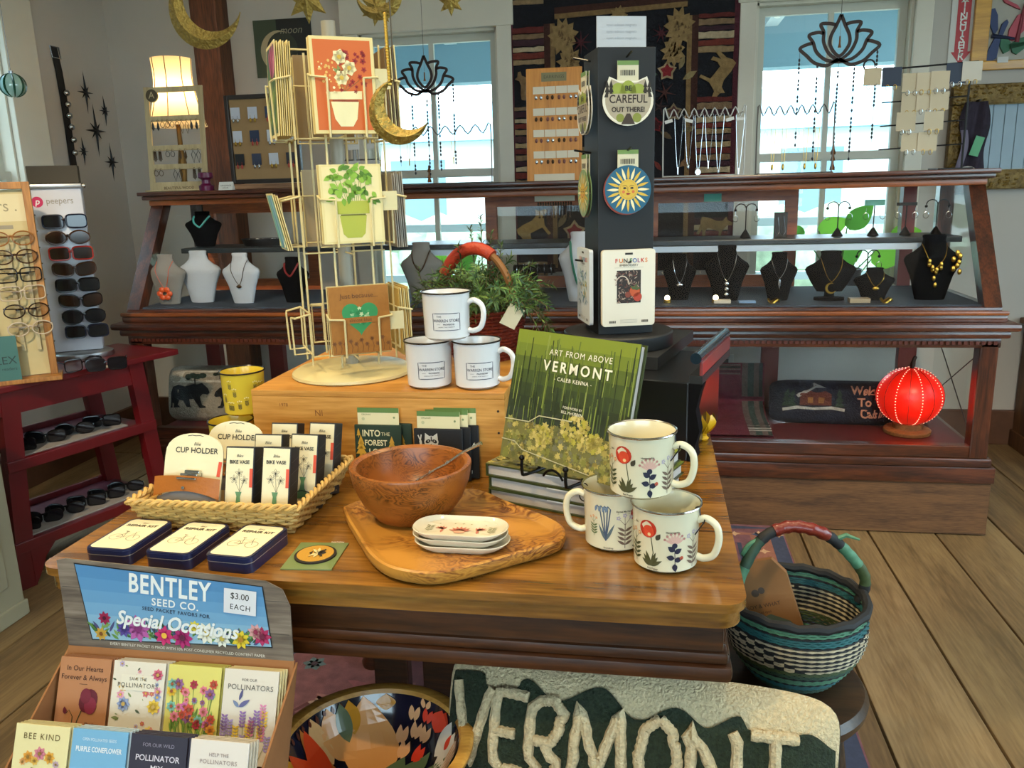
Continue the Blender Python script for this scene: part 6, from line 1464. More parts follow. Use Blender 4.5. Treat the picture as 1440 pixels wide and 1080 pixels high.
# ---- cream cabinet corner
cc = Gz(38, 862, 0)
cw = thing('cream_cabinet', 'cream painted cabinet corner at the far left in front of the red bench', 'cabinet', (cc.x, cc.y, 0), 0)
Mcw = mat('cream_paint', '#a8a68e', .5, var=.05, vs=5)
MB(Mcw).b2((-.55, -.62, .03), (0, 0, .672), bev=.004).build('carcass', cw, smooth=0); MB(Mcw).b2((-.55, -.63, 0), (.008, .006, .05), bev=.004).build('base_trim', cw, smooth=0)
MB(Mcw).b2((-.003, -.54, .12), (.008, -.06, .62), bev=.003).build('side_panel', cw, smooth=0)
# ================================================================== LEFT WALL AND CORNER
def wallpt(x, y): return Gx(x, y, XL+.004)
sp = [wallpt(*q) for q in ((74, 66), (82, 100), (89, 140), (95, 180), (103, 235))]
bs = thing('bell_strap', 'black leather strap of silver sleigh bells hanging on the left wall', 'bell strap', tuple(sp[0]))
loc = [p-sp[0] for p in sp]
b = MB(mat('black_leather', '#141210', .5)); W2_ = .022
for (a, c) in zip(loc, loc[1:]):
    b.add([a+Vector((0, -W2_, 0)), a+Vector((0, W2_, 0)), c+Vector((0, W2_, 0)), c+Vector((0, -W2_, 0)), a+Vector((.006, -W2_, 0)), a+Vector((.006, W2_, 0)), c+Vector((.006, W2_, 0)), c+Vector((.006, -W2_, 0))], [(4, 5, 6, 7), (0, 3, 2, 1), (0, 1, 5, 4), (2, 3, 7, 6), (1, 2, 6, 5), (3, 0, 4, 7)])
b.build('strap', bs, smooth=0)
b = MB(Msilver); b.tube([(.008, -.03, .0), (.008, .03, 0), (.012, .03, -.05), (.012, -.03, -.05)], .004, 6, closed=True); b.build('buckle', bs)
for q in ((88, 131), (90, 147), (92, 163), (95, 179), (98, 197), (100, 215)):
    c = wallpt(*q)-sp[0]+Vector((.020, 0, 0)); b = MB(Msilver); b.ell(c, .016, 14); b.cyl(c-Vector((.016, 0, 0)), c-Vector((.010, 0, 0)), .006, n=8); b.build('bell', bs)
Mbi = mat('black_iron', '#0d0d0e', .5, metal=.3)
for (x, y, r), lb in zip(((120, 130, 28), (147, 156, 21), (135, 184, 36), (117, 213, 19), (157, 228, 27)), ('upper left', 'upper right', 'largest middle', 'smallest lower left', 'lower right')):
    c = wallpt(x, y); t = thing('starburst', lb+' black metal starburst of the five on the left wall', 'wall star', (c.x, c.y, c.z), 0, 'black starbursts on the wall'); s = r/1167*4.35
    b = MB(Mbi)
    for k in range(8):
        a = PI/2+k*PI/4; L2 = s*(1 if k in (0, 4) else .62 if k % 2 == 0 else .42); d = Vector((0, math.cos(a), math.sin(a))); nn = Vector((0, -d.z, d.y)); w = s*.07
        b.add([nn*w, -nn*w, d*L2, Vector((.012, 0, 0)), Vector((0, 0, 0))], [(0, 2, 3), (2, 1, 3), (1, 2, 0), (0, 3, 1)])
    b.ell((0.004, 0, 0), (.008, s*.13, s*.13), 10); b.build('star_points', t, smooth=0)
gc = Gx(18, 120, XL+.22)
t = thing('glass_ornament', 'round green striped glass ball hanging in the left window', 'ornament', tuple(gc))
b = MB(mat('ornament_glass', '#9fc4b8', .05, coat=1)); b.ell((0, 0, 0), .047, 24); b.build('ball', t)
for k in range(8):
    a = k*PI/4; b = MB(mat('ornament_green', '#12452c', .15)); b.tube([(.0475*math.cos(a)*math.sin(th), .0475*math.sin(a)*math.sin(th), .0475*math.cos(th)) for th in [.25+i*.22 for i in range(13)]], [.001+.004*math.sin(PI*i/12) for i in range(13)], 6); b.build('stripe', t)
b = MB(Msilver); b.cyl((0, 0, .045), (0, 0, .056), .008, n=10); b.cyl((0, 0, .056), (0, 0, ZC-gc.z), .0008, n=4); b.build('cap_and_thread', t)

# ================================================================== CASE TOP, back wall
def ct(x, y, Y): q = Gy(x, y, Y); return q
# ---- lamp
lc = Gy(251, 180, 3.58); lt0, lt1 = Gy(251, 178, 3.58).z, Gy(251, 82, 3.58).z
lp = thing('table_lamp', 'lit table lamp with flared cream fabric shade at the corner on the case', 'lamp', (lc.x, lc.y, CT))
def fabric(name, col, tr):
    if name in _mc: return _mc[name]
    m = bpy.data.materials.new(name); m.use_nodes = True; nt = m.node_tree; nt.nodes.clear(); N = nt.nodes; o = N.new('ShaderNodeOutputMaterial'); d = N.new('ShaderNodeBsdfDiffuse'); t_ = N.new('ShaderNodeBsdfTranslucent'); mx = N.new('ShaderNodeMixShader')
    d.inputs[0].default_value = lin(col); t_.inputs[0].default_value = lin(col); mx.inputs[0].default_value = tr
    nt.links.new(d.outputs[0], mx.inputs[1]); nt.links.new(t_.outputs[0], mx.inputs[2]); nt.links.new(mx.outputs[0], o.inputs[0]); _mc[name] = m; return m
sh0, sh1 = lt0-CT, lt1-CT; sH = sh1-sh0
def sr_(v): return .078+.047*(1-v)**2.2+.008*max(0, v-.7)/.3
MB(fabric('shade_fabric', '#e8d6b0', .6)).sheet(lambda u, v: (sr_(v)*math.cos(2*PI*u), sr_(v)*math.sin(2*PI*u), sh0+sH*v), 48, 12, wrapu=True).build('lamp_shade', lp)
for k in range(8):
    a = 2*PI*k/8+.2; MB(mat('shade_rib', '#7a5a30', .6)).tube([((sr_(v/10)+.001)*math.cos(a), (sr_(v/10)+.001)*math.sin(a), sh0+sH*v/10) for v in range(11)], .0022, 5).build('shade_rib', lp)
b = MB(mat('lamp_brass', '#6a4a20', .35, metal=.8)); b.lathe([(0, 0), (.05, 0), (.052, .006), (.02, .02), (.012, .05), (.02, .12), (.012, .18), (.008, sh0+.06), (0, sh0+.06)], 24); b.build('lamp_base', lp)
b = MB(mat('lamp_bulb', '#ffd9a0', .3, emit=8)); b.ell((0, 0, sh0+.085), .024, 14); b.build('bulb', lp)
light('lamp_glow', 'POINT', (lc.x, lc.y, CT+sh0+.13), None, 5, (1, .74, .40), .04)
# ---- earring stand
e0 = Gy(213, 263, 3.42); e1_ = Gy(292, 265, 3.42)
es_ = thing('earring_stand', 'beige plywood ladder stand hung with earrings in front of the lamp', 'jewelry stand', ((e0.x+e1_.x)/2, 3.42, CT), .06)
ew = abs(e1_.x-e0.x)/2; eh = Gy(205, 122, 3.45).z-CT; Mply = wood('plywood_beige', '#a08c64', '#bba67c', 'Z', 1.0, .6, bump=0); lean_ = .10
es_.rotation_euler = (-lean_, 0, .06)
for x0 in (-ew, ew-.022): MB(Mply).b2((x0, -.004, .0), (x0+.022, .004, eh)).build('stile', es_, smooth=0)
rz_ = [eh-.012, eh*.70, eh*.42, eh*.24, .03]
for i, z in enumerate(rz_): MB(Mply).b2((-ew+.022, -.004, z-(.011 if i < 4 else .03)), (ew-.022, .004, z+.011)).build('rail', es_, smooth=0)
MB(Mply).b2((-ew-.01, -.03, 0), (ew+.01, .05, .006)).build('foot_board', es_, smooth=0)
p = MB(); cv = Canvas(p, plane_fn((0, -.004, 0), (1, 0, 0), (0, 0, 1))); cv.disc(-ew+.035, eh-.035, .026, ink('#4a3c24'), 0, n=20); cv.text('A', -ew+.035, eh-.035, .04, '#bba67c', 1); cv.text('BEAUTIFUL WOOD', .0, .015, .016, '#5a4422', 0, bold=.02); p.build('print', es_, smooth=0)
b = MB(Mply); b.lathe([(0, 0), (.028, 0), (.028, .004), (0, .004)], 20, T=Matrix.Translation((-ew+.035, .0038, eh-.035)) @ Matrix.Rotation(PI/2, 4, 'X')); b.build('logo_disc', es_)
EM = Matrix.Translation(es_.location) @ Euler((-lean_, 0, .06)).to_matrix().to_4x4()
def earring(loc, kind, label, m, group, rz=0, s=1.0):
    t = thing('earring_pair', label, 'earrings', loc, rz, group)
    for sx in (-.010*s, .010*s):
        b = MB(m); b.tube(arc((sx, 0, -.004), .004, 0, PI*1.4, 7), .0008, 4)
        if kind == 'hoop': b.tube([(sx+.008*s*math.sin(2*PI*i/14), 0, -.018*s+.010*s*math.cos(2*PI*i/14)) for i in range(14)], .0013, 5, closed=True)
        elif kind == 'drop': b.lathe([(0, -.04*s), (.006*s, -.03*s), (.004*s, -.016*s), (0, -.006)], 10, c=(sx, 0, 0), sy=.5)
        elif kind == 'fringe':
            for q in range(5): b.tube([(sx+(q-2)*.0022*s, 0, -.008), (sx+(q-2)*.0032*s, 0, -.045*s+.004*abs(q-2))], .0011*s, 4)
        elif kind == 'diamond': b.tube([(sx, 0, -.008), (sx+.008*s, 0, -.022*s), (sx, 0, -.052*s), (sx-.008*s, 0, -.022*s)], .0012*s, 5, closed=True)
        b.build('earring', t)
    return t
Mgold = mat('gold_metal', '#b8923f', .3, metal=1); Mbronze = mat('bronze_metal', '#4a3520', .4, metal=.7)
k = 0
for ri, kinds_ in ((1, ('drop', 'hoop', 'hoop', 'diamond', 'drop')), (2, ('fringe', 'hoop', 'drop', 'diamond')), (3, ('hoop', 'diamond', 'fringe'))):
    for i, kd in enumerate(kinds_):
        x = -ew+.045+i*(2*ew-.09)/(len(kinds_)-1)
        earring(EM @ Vector((x, -.008, rz_[ri]-.006)), kd, '%s earring pair from the left on the %s rail of the beige stand' % (ORD[i], ('upper', 'middle', 'lower')[ri-1]), Mbronze if k % 2 else mat('black_jet', '#101010', .3), 'earrings on the beige stand', .06, 1.15); k += 1
q = Gy(291, 268, 3.40); b = MB(mat('plum_bead', '#5a1038', .3)); b.lathe([(0, 0), (.030, 0), (.032, .02), (.018, .03), (.018, .045), (.032, .055), (.030, .075), (0, .078)], 20)
tag(b.build('plum_spool', loc=(q.x, 3.40, CT)), 'plum coloured spool shaped candle on the case top', 'candle')
q = Gy(319, 265, 3.38); t = thing('white_sign', 'tiny white tent sign on the case top beside the timber post', 'sign', (q.x, 3.38, CT))
MB(ink('#c8c8c0', .5)).prism([(-.014, 0), (.014, 0), (0, .034)], -.032, .032, fn=lambda u, v, w: (w, u, v)).build('card', t, smooth=0)
p = MB(); cv = Canvas(p, plane_fn((0, -.014, 0), (1, 0, 0), (0, .38, 1))); cv.text('HANDMADE', 0, .020, .009, INK, 0); cv.text('LOCAL', 0, .010, .009, INK, 0); p.build('lettering', t, smooth=0)
q = Gy(430, 266, 3.40); b = MB(wood('driftwood', '#6a4a30', '#9a7350', 'X', 1.0, .6)); b.box((0, 0, .012), (.75, .06, .022), bev=.004); tag(b.build('wood_riser', smooth=0, loc=(Gy(425, 266, 3.40).x, 3.42, CT)), 'narrow brown wooden riser strip along the case top behind the rack', 'riser')
# ---- framed earring board
fx0, fx1 = Gy(322, 200, 3.50).x, Gy(422, 200, 3.50).x; fz0, fz1 = CT+.026, Gy(370, 132, 3.5).z
fbx = thing('earring_board', 'dark metal framed tan board with rows of earring cards on the case', 'jewelry board', ((fx0+fx1)/2, 3.50, fz0)); fw, fh = (fx1-fx0)/2, fz1-fz0
Mdm = mat('dark_frame_metal', '#3a3430', .4, metal=.5)
for lo, hi in (((-fw, -.012, 0), (-fw+.018, .012, fh)), ((fw-.018, -.012, 0), (fw, .012, fh)), ((-fw+.018, -.012, 0), (fw-.018, .012, .018)), ((-fw+.018, -.012, fh-.018), (fw-.018, .012, fh))): MB(Mdm).b2(lo, hi, bev=.003).build('frame_bar', fbx, smooth=0)
MB(mat('tan_linen', '#94764e', .85, var=.05)).b2((-fw+.018, .0, .018), (fw-.018, .006, fh-.018)).build('backing', fbx, smooth=0)
cc_ = ['#b9bcc4', '#b9bcc4', '#2c3a55', '#b9bcc4', '#b9bcc4', '#1d2c45', '#c0c4ca', '#c0c4ca', '#101216', '#2c3448', '#bcc0c6', '#23262e']
for r_ in range(3):
    for c in range(4):
        x = -fw+.045+c*(2*fw-.09)/3; z = fh-.075-r_*(fh-.08)/3
        t = thing('earring_card', '%s card from the left in the %s row of the framed tan board' % (ORD[c], ('top', 'middle', 'bottom')[r_]), 'earring card', (fbx.location.x+x, 3.494, fz0+z), 0, 'earring cards on the framed board')
        MB(ink(cc_[(r_*4+c) % 12], .5)).b2((-.021, -.001, -.024), (.021, .001, .024)).build('card', t, smooth=0)
        b = MB([Msilver, Mgold, mat('coral_bead', '#a83a2c', .3)][(r_+c) % 3])
        for sx in (-.010, .010): b.ell((sx, -.004, -.030), (.005, .003, .010), 8); b.tube([(sx, -.003, -.01), (sx, -.003, -.022)], .0008, 4)
        b.build('earrings', t)
# ---- white card stand behind the rack
q0, q1 = Gy(468, 250, 3.5), Gy(534, 250, 3.5)
t = thing('earring_spinner', 'small grey jewelry card stand behind the card carousel on the case', 'jewelry stand', ((q0.x+q1.x)/2, 3.5, CT))
b = MB(mat('stand_grey', '#8a8a86', .5)); b.lathe([(0, 0), (.08, 0), (.08, .01), (0, .012)], 24); b.cyl((0, 0, 0), (0, 0, .36), .008, n=10); b.build('post', t)
for z in (.33, .22, .11): b = MB(Msilver); b.tube([(-.11, 0, z), (.11, 0, z)], .003, 6); b.build('arm', t)
for r_ in range(3):
    for c in range(3):
        tt = thing('earring_card', '%s grey card in the %s row of the jewelry stand behind the carousel' % (ORD[c], ('top', 'middle', 'bottom')[r_]), 'earring card', (t.location.x-.075+.075*c, 3.492, CT+.33-.11*r_), 0, 'cards on the grey stand')
        MB(ink(('#b8b4ac', '#a8a49c', '#c4c0b8')[(r_+c) % 3], .6)).b2((-.025, -.001, -.068), (.025, .001, -.004)).build('card', tt, smooth=0)
        b = MB(Mgold); b.ell((-.008, -.003, -.035), (.003, .002, .012), 8); b.ell((.008, -.003, -.035), (.003, .002, .012), 8); b.build('earrings', tt)
# ---- orange earring panel
q0, q1 = Gy(742, 263, 3.45), Gy(819, 263, 3.45); oz = Gy(778, 96, 3.50).z
ob = thing('jewelry_board', 'honey orange wooden panel with rows of white earring cards on the case', 'jewelry board', ((q0.x+q1.x)/2, 3.44, CT)); ow = (q1.x-q0.x)/2; oh = oz-CT; ob.rotation_euler = (-.07, 0, 0)
MB(wood('panel_honey', '#a8671c', '#cf8a34', 'Z', .8, .4, c3='#bd7a28')).b2((-ow, 0, 0), (ow, .01, oh), bev=.003).build('panel', ob, smooth=0)
MB(Mbi).b2((-.03, .01, .0), (.03, .09, .008)).build('back_foot', ob, smooth=0)
p = MB(); cv = Canvas(p, FRONT(0)); cv.rect(0, oh-.035, ow*.9, .034, ink('#7a7450', .6), 0); cv.text('EARRINGS', 0, oh-.035, .018, '#4a4630', 1); p.build('title_plate', ob, smooth=0)
OM = Matrix.Translation(ob.location) @ Euler((-.07, 0, 0)).to_matrix().to_4x4()
for r_ in range(4):
    for c in range(4):
        tt = thing('earring_card', '%s white card from the left in row %s of the honey panel' % (ORD[c], ('one', 'two', 'three', 'four')[r_]), 'earring card', OM @ Vector((-ow+.05+c*(2*ow-.085)/3, -.002, oh-.085-r_*.083)), 0, 'white cards on the honey panel')
        MB(ink('#d2c8b0', .5)).b2((-.022, -.001, -.014), (.022, .001, .014)).build('card', tt, smooth=0)
        b = MB([Msilver, Mbronze, mat('blush_bead', '#7a4a40', .4)][(r_+c) % 3]); rn = random.Random(r_*4+c)
        for sx in (-.010, .010): b.ell((sx, -.003, -.028), (.006, .003, .009), 8)
        b.build('earrings', tt)
for r_ in range(2):
    tt = thing('earring_strip', '%s long white strip of small earrings low on the honey panel' % ('upper', 'lower')[r_], 'earring card', OM @ Vector((0, -.002, oh-.425-r_*.078)), 0, 'white strips on the honey panel')
    MB(ink('#d2c8b0', .5)).b2((-ow+.03, -.001, -.015), (ow-.03, .001, .015)).build('card', tt, smooth=0)
    b = MB(Mbronze)
    for i in range(14): b.ell((-ow+.045+i*(2*ow-.09)/13, -.003, -.026), (.004, .003, .009), 7)
    if r_: 
        for i in range(9): x = -ew*0-ow+.05+i*(2*ow-.10)/8; b.tube([(x, -.003, -.045), (x, -.003, -.075)], .0018, 4); b.ell((x, -.003, -.078), .005, 7)
    b.build('earring_row', tt)['kind'] = 'stuff'
# ---- zigzag necklace stands
Mwh = mat('wire_white', '#b8b8b4', .35); Mwb = mat('wire_pewter', '#6a625c', .35, metal=.6)
def wave_stand(xl, xr, ytop, Y, label, m, nz):
    a = Gy(xl, 255, Y); b_ = Gy(xr, 255, Y); zt = Gy((xl+xr)/2, ytop, Y).z
    t = thing('necklace_stand', label, 'jewelry stand', ((a.x+b_.x)/2, Y, CT), 0, 'zigzag necklace stands'); hw = (b_.x-a.x)/2; h = zt-CT
    z = MB(m); pts = []
    for i in range(nz*2+1):
        pts.append((-hw+2*hw*i/(nz*2), 0, h if i % 2 == 0 else h-.035))
    z.tube(smoothpath([(-hw, 0, .0)]+pts+[(hw, 0, 0)], 3), .0028, 6); z.build('zigzag_wire', t)
    f_ = MB(m); f_.tube([(-hw, -.03, .003), (-hw, .03, .003), (hw, .03, .003), (hw, -.03, .003)], .0028, 6, closed=True); f_.build('base_wire', t)
    return [(t.location.x-hw+2*hw*(2*i+1)/(nz*2), h-.033+CT) for i in range(nz)]
def necklace(x, Y, z, ln, wd, label, m, pend, group=None, cat='necklace'):
    t = thing('necklace', label, cat, (x, Y, z), 0, group)
    c = MB(m); c.tube(smoothpath([(-wd/2, 0, 0), (-wd*.36, -.001, -ln*.45), (-.003, -.001, -ln), (.003, -.001, -ln), (wd*.36, -.001, -ln*.45), (wd/2, 0, 0), (0, .003, .004)], 5), .0011, 4, closed=True); c.build('chain', t)
    p_ = MB(m)
    if pend == 'disc': p_.lathe([(0, -.0015), (.011, -.0015), (.011, .0015), (0, .0015)], 14, T=Matrix.Translation((0, -.002, -ln-.011)) @ Matrix.Rotation(PI/2, 4, 'X'))
    elif pend == 'bar': p_.box((0, -.002, -ln-.014), (.004, .003, .028))
    else: p_.ell((0, -.002, -ln-.010), (.005, .004, .012), 10)
    p_.build('pendant', t); return t
w1 = wave_stand(507, 692, 178, 3.50, 'zigzag wire necklace stand in front of the left back window', Mwb, 9)
w2 = wave_stand(932, 1045, 152, 3.42, 'white zigzag wire necklace stand in front of the tapestry', Mwh, 8)
w3 = wave_stand(1062, 1168, 148, 3.44, 'zigzag wire necklace stand in front of the right back window', Mwb, 7)
for i, (x, z) in enumerate(w2):
    if i in (1, 2, 3, 4, 5, 7):
        necklace(x, 3.416, z+.006, (.20, .19, .18, .2, .17, .2, .19, .20)[i], .032, '%s silver necklace from the left on the white zigzag stand' % ORD[i], Msilver, ('disc', 'bar', 'drop')[i % 3], 'necklaces on the white zigzag stand')
for i, (x, z) in enumerate(w2):
    if i in (0, 2, 6, 7): o = MB(ink('#d0d0cc', .6)).box((0, 0, -.012), (.030, .001, .012), rot=(0, .25*((i % 3)-1), 0)).build('price_tag', smooth=0, loc=(x, 3.41, z)); tag(o, 'tiny white price tag at the %s dip of the white zigzag stand' % ORD[i], 'tag', 'price tags on the white zigzag stand')
for i in (1, 3, 6): necklace(w1[i][0], 3.496, w1[i][1]+.006, .10, .02, '%s small necklace on the zigzag stand in the left back window' % ORD[(1, 3, 6).index(i)], Mgold, 'bar', 'necklaces on the left window stand')
for i in (1, 2, 4, 5): necklace(w3[i][0], 3.436, w3[i][1]+.006, .19, .02, '%s gold necklace on the zigzag stand in the right back window' % ORD[(1, 2, 4, 5).index(i)], Mgold, 'drop', 'necklaces on the right window stand')
# ---- wire earring tree at right
wx0, wx1 = Gy(1222, 100, 3.46), Gy(1376, 92, 3.46); wp = Gy(1352, 235, 3.46)
wt = thing('wire_earring_rack', 'black scrolled wire earring rack with beige cards at the case right end', 'jewelry stand', (wp.x, 3.46, CT))
b = MB(Mbi); b.tube([(0, 0, 0), (0, 0, wx1.z-CT+.0)], .004, 8); b.build('post', wt)
b = MB(Mbi); h_ = wx0.z-CT; xx0, xx1 = wx0.x-wp.x, wx1.x-wp.x
b.tube([(xx0, 0, h_), (xx1, 0, h_+.016)], .0032, 6); b.tube(arc((xx0, 0, h_+.02), .02, -PI/2, -PI*2.1, 14), .0032, 6); b.build('top_arm', wt)
for dz in (.115, .20, .285):
    b = MB(Mbi); b.tube([(-.30, 0, h_-dz), (0.0, 0, h_-dz+.012)], .0026, 6); b.build('arm', wt)
MB(Mbi).b2((-.10, -.06, 0), (.02, .06, .006)).build('foot', wt, smooth=0)
cards = [(1227, 108, '#b9a98a', 20), (1254, 108, '#16263c', 22), (1282, 116, '#b3a588', 21), (1302, 115, '#b8aa8e', 21), (1322, 113, '#b8aa8e', 21), (1281, 144, '#b3a588', 22), (1301, 143, '#b8aa8e', 20), (1321, 142, '#b8aa8e', 21), (1274, 171, '#b3a588', 22), (1313, 170, '#b8aa8e', 22), (1280, 200, '#b3a588', 21), (1304, 199, '#b8aa8e', 22), (1345, 103, '#16263c', 23), (1367, 100, '#b8b2a4', 22)]
for i, (x, y, c, sz) in enumerate(cards):
    q = Gy(x, y, 3.452-.0035*(i % 5)); hs = sz/2*3.6/1167
    where = ('in the top row' if y < 120 else 'in the second row' if y < 150 else 'in the third row' if y < 180 else 'in the bottom row')
    same = [k_ for k_, cc__ in enumerate(cards) if (cc__[1] < 120) == (y < 120) and (cc__[1] < 150) == (y < 150) and (cc__[1] < 180) == (y < 180)]; same.sort(key=lambda k_: cards[k_][0])
    tt = thing('earring_card', '%s earring card, %s from the left %s of the black wire rack' % ('navy' if c == '#16263c' else 'beige', ORD[same.index(i)], where), 'earring card', tuple(q), 0, 'cards on the black wire rack')
    MB(ink(c, .55)).b2((-hs, -.001, -hs), (hs, .001, hs)).build('card', tt, smooth=0)
    b = MB(Mgold if i % 2 else Msilver)
    for sx in (-.013, .013): b.tube([(sx+.006*math.sin(2*PI*j/10), -.003, -hs-.004+.010*math.cos(2*PI*j/10)) for j in range(10)], .001, 4, closed=True)
    b.build('earrings', tt)

# ================================================================== BACK WALL HANGINGS
WY = YB-.002
def wp2(x, y): q = Gy(x, y, YB-.03); return q
q = [wp2(352, 28), wp2(440, 105)]
t = thing('moon_poster', 'dark green poster with a pale crescent pinned on the back wall', 'poster', ((q[0].x+q[1].x)/2, YB-.004, (q[0].z+q[1].z)/2)); w_, h_ = q[1].x-q[0].x, q[0].z-q[1].z
MB(ink('#181a18', .6)).b2((-w_/2, -.003, -h_/2), (w_/2, 0, h_/2)).build('sheet', t, smooth=0)
p = MB(); cv = Canvas(p, plane_fn((0, -.003, 0), (1, 0, 0), (0, 0, 1)), .0006, .0006); cv.rect(-w_*.3, 0, w_*.4, h_, '#3a4430', 0); cv.disc(-w_*.08, -h_*.05, h_*.36, '#a89a78', 1, n=28); cv.disc(-w_*.02, -h_*.02, h_*.30, '#2c3024', 2, n=28); cv.text('moon', w_*.15, h_*.30, .05, '#8a8470', 3, shear=.3); p.build('print', t, smooth=0)
q = [wp2(478, -14), wp2(517, 14)]
t = thing('wall_sign', 'white sign with black lettering above the left back window', 'sign', ((q[0].x+q[1].x)/2, YB-.012, (q[0].z+q[1].z)/2)); w_, h_ = q[1].x-q[0].x, q[0].z-q[1].z
MB(ink('#b4b4ac', .5)).b2((-w_/2, -.006, -h_/2), (w_/2, 0, h_/2)).build('board', t, smooth=0)
p = MB(); cv = Canvas(p, plane_fn((0, -.006, 0), (1, 0, 0), (0, 0, 1)), .0006, .0006); cv.frame(0, 0, w_*.96, h_*.95, .006, INK, 0); cv.text("YOU'RE ON", .0, -h_*.32, .026, INK, 1, bold=.01); cv.text('SMILE', 0, h_*.05, .05, INK, 1, bold=.01); p.build('lettering', t, smooth=0)
# ---- tapestry
tl_, tr_ = wp2(707, 20), wp2(1049, 20); tx0_, tx1_ = tl_.x, wp2(1040, 150).x; tzt, tzb = 2.40, .86
tp_ = thing('hooked_tapestry', 'large dark hooked wool tapestry with pinecones and striped border between the windows', 'tapestry', (0, YB-.012, 0))
def wool(c): return mat('tapestry_'+c.strip('#'), c, .95, var=.22, vs=45, bump=.5, bs=160)
MB(wool('#12131a')).b2((tx0_, -.01, tzb), (tx1_, 0, tzt)).build('ground', tp_, smooth=0)
def T2(x, y): q = Gy(x, y, YB-.024); return (q.x, q.z)
fT = plane_fn((0, -.010, 0), (1, 0, 0), (0, 0, 1))
_pk = [0]
def piece(pts, c, name, h=.006):
    _pk[0] += 1; h += (_pk[0] % 17)*.0005; MB(wool(c)).prism(pts, 0, h, fn=fT).build(name, tp_, smooth=0)
bl0, bl1 = tx0_+.045, tx0_+.195; br1, br0 = tx1_-.035, tx1_-.195
for a, b_ in ((bl0-.022, bl0), (br1, br1+.022)): piece([(a, tzb+.02), (b_, tzb+.02), (b_, tzt-.02), (a, tzt-.02)], '#4a1c26', 'burgundy_band')
for a, b_, c in ((bl1, bl1+.030, '#3c2018'), (bl1+.030, bl1+.052, '#7a603c'), (br0-.030, br0, '#3c2018'), (br0-.052, br0-.030, '#7a603c')): piece([(a, tzb+.02), (b_, tzb+.02), (b_, 2.03), (a, 2.03)], c, 'inner_frame_band')
zc = T2(870, 12)[1]
piece([(bl1+.052, zc-.03), (br0-.052, zc-.01), (br0-.052, zc+.012), (bl1+.052, zc-.008)], '#7a603c', 'inner_frame_band'); piece([(bl1+.052, zc-.008), (br0-.052, zc+.012), (br0-.052, zc+.04), (bl1+.052, zc+.02)], '#3c2018', 'inner_frame_band')
pal = ['#8a7252', '#6a2c22', '#a89678', '#3a2028', '#7a6248', '#5c2420', '#96805c', '#4a3030']
def stripes(x0, x1, z0, z1, seed):
    rn = random.Random(seed); z = z0; i = 0
    while z < z1-.01:
        h = min(rn.uniform(.024, .034), z1-z); n = 6
        top = [(x0+(x1-x0)*k/n, z+h-.003+rn.uniform(-.003, .003)) for k in range(n+1)]; bot = [(x0+(x1-x0)*k/n, z+rn.uniform(0, .004)) for k in range(n+1)]
        piece(bot+top[::-1], pal[i % 8], 'stripe', .006+.002*(i % 2)); z += h; i += 1
zl = lambda y: T2(735, y)[1]; zr = lambda y: T2(1010, y)[1]
stripes(bl0, bl1, zl(92), zl(38), 1); stripes(bl0, bl1, zl(262), zl(150), 2); stripes(bl0, bl1, zl(420), zl(368), 3); stripes(bl0, bl1, 2.12, 2.30, 4)
stripes(br0, br1, zr(74), zr(18), 5); stripes(br0, br1, zr(262), zr(133), 6); stripes(br0, br1, 2.16, 2.34, 7); stripes(br0, br1, 1.0, 1.12, 8)
def blob(cx, cy, R, n, seed, sq=1.25, spike=.28):
    rn = random.Random(seed); o = []
    for i in range(n*2):
        a = PI*i/n+.2; r = R*(1+(spike if i % 2 == 0 else -spike*.35))*rn.uniform(.9, 1.08); o.append((cx+r*math.cos(a), cy+r*sq*math.sin(a)))
    return o
for i, (x, y, r) in enumerate(((792, 52, 15), (801, 88, 13), (955, 38, 15), (947, 72, 12), (800, 165, 12), (870, 25, 9), (760, 150, 8))):
    c = T2(x, y); R = r*4.3/1167; piece(blob(c[0], c[1], R, 11, i), '#8a7048', 'pinecone', .008)
    rn = random.Random(i); sc = MB(wool('#6a5232'))
    for k in range(14): sc.prism([(c[0]+u, c[1]+v) for u, v in [(lambda a, d: (d*math.cos(a)*.9, d*1.1*math.sin(a)))(rn.uniform(0, 6.28), R*rn.uniform(.1, .8))] for u, v in ((u, v), (u+.012, v+.004), (u+.006, v+.018))], .008, .011, fn=fT)
    sc.build('pinecone_scales', tp_, smooth=0)['kind'] = 'stuff'
def stick(x, y, n, r, c, seed=0):
    cx, cy = T2(x, y); R = r*4.3/1167
    for k in range(n):
        a = 2*PI*k/n+seed; piece([(cx-.005*math.sin(a), cy+.005*math.cos(a)), (cx+.005*math.sin(a), cy-.005*math.cos(a)), (cx+R*math.cos(a), cy+R*math.sin(a))], c, 'twig')
stick(817, 60, 8, 14, '#4a2024'); stick(930, 47, 8, 12, '#4a2024', .3); stick(935, 130, 6, 14, '#4a2a24', .8); stick(928, 150, 5, 14, '#3c2a28')
for x, y, r, c1, c2 in ((938, 100, 11, '#9a8464', '#7a1c22'), (808, 326, 14, '#9a8464', '#7a1c22'), (947, 158, 10, '#7a6a50', '#4a2a28'), (922, 176, 9, '#6a1c20', '#3a1014')):
    cx, cy = T2(x, y); R = r*4.3/1167; st_ = lambda q: [(cx+(R*q if i % 2 == 0 else R*q*.62)*math.cos(PI/2+PI*i/5), cy+(R*q if i % 2 == 0 else R*q*.62)*math.sin(PI/2+PI*i/5)) for i in range(10)]
    piece(st_(1.15), c1, 'flower', .007); piece(st_(.8), c2, 'flower_center', .009)
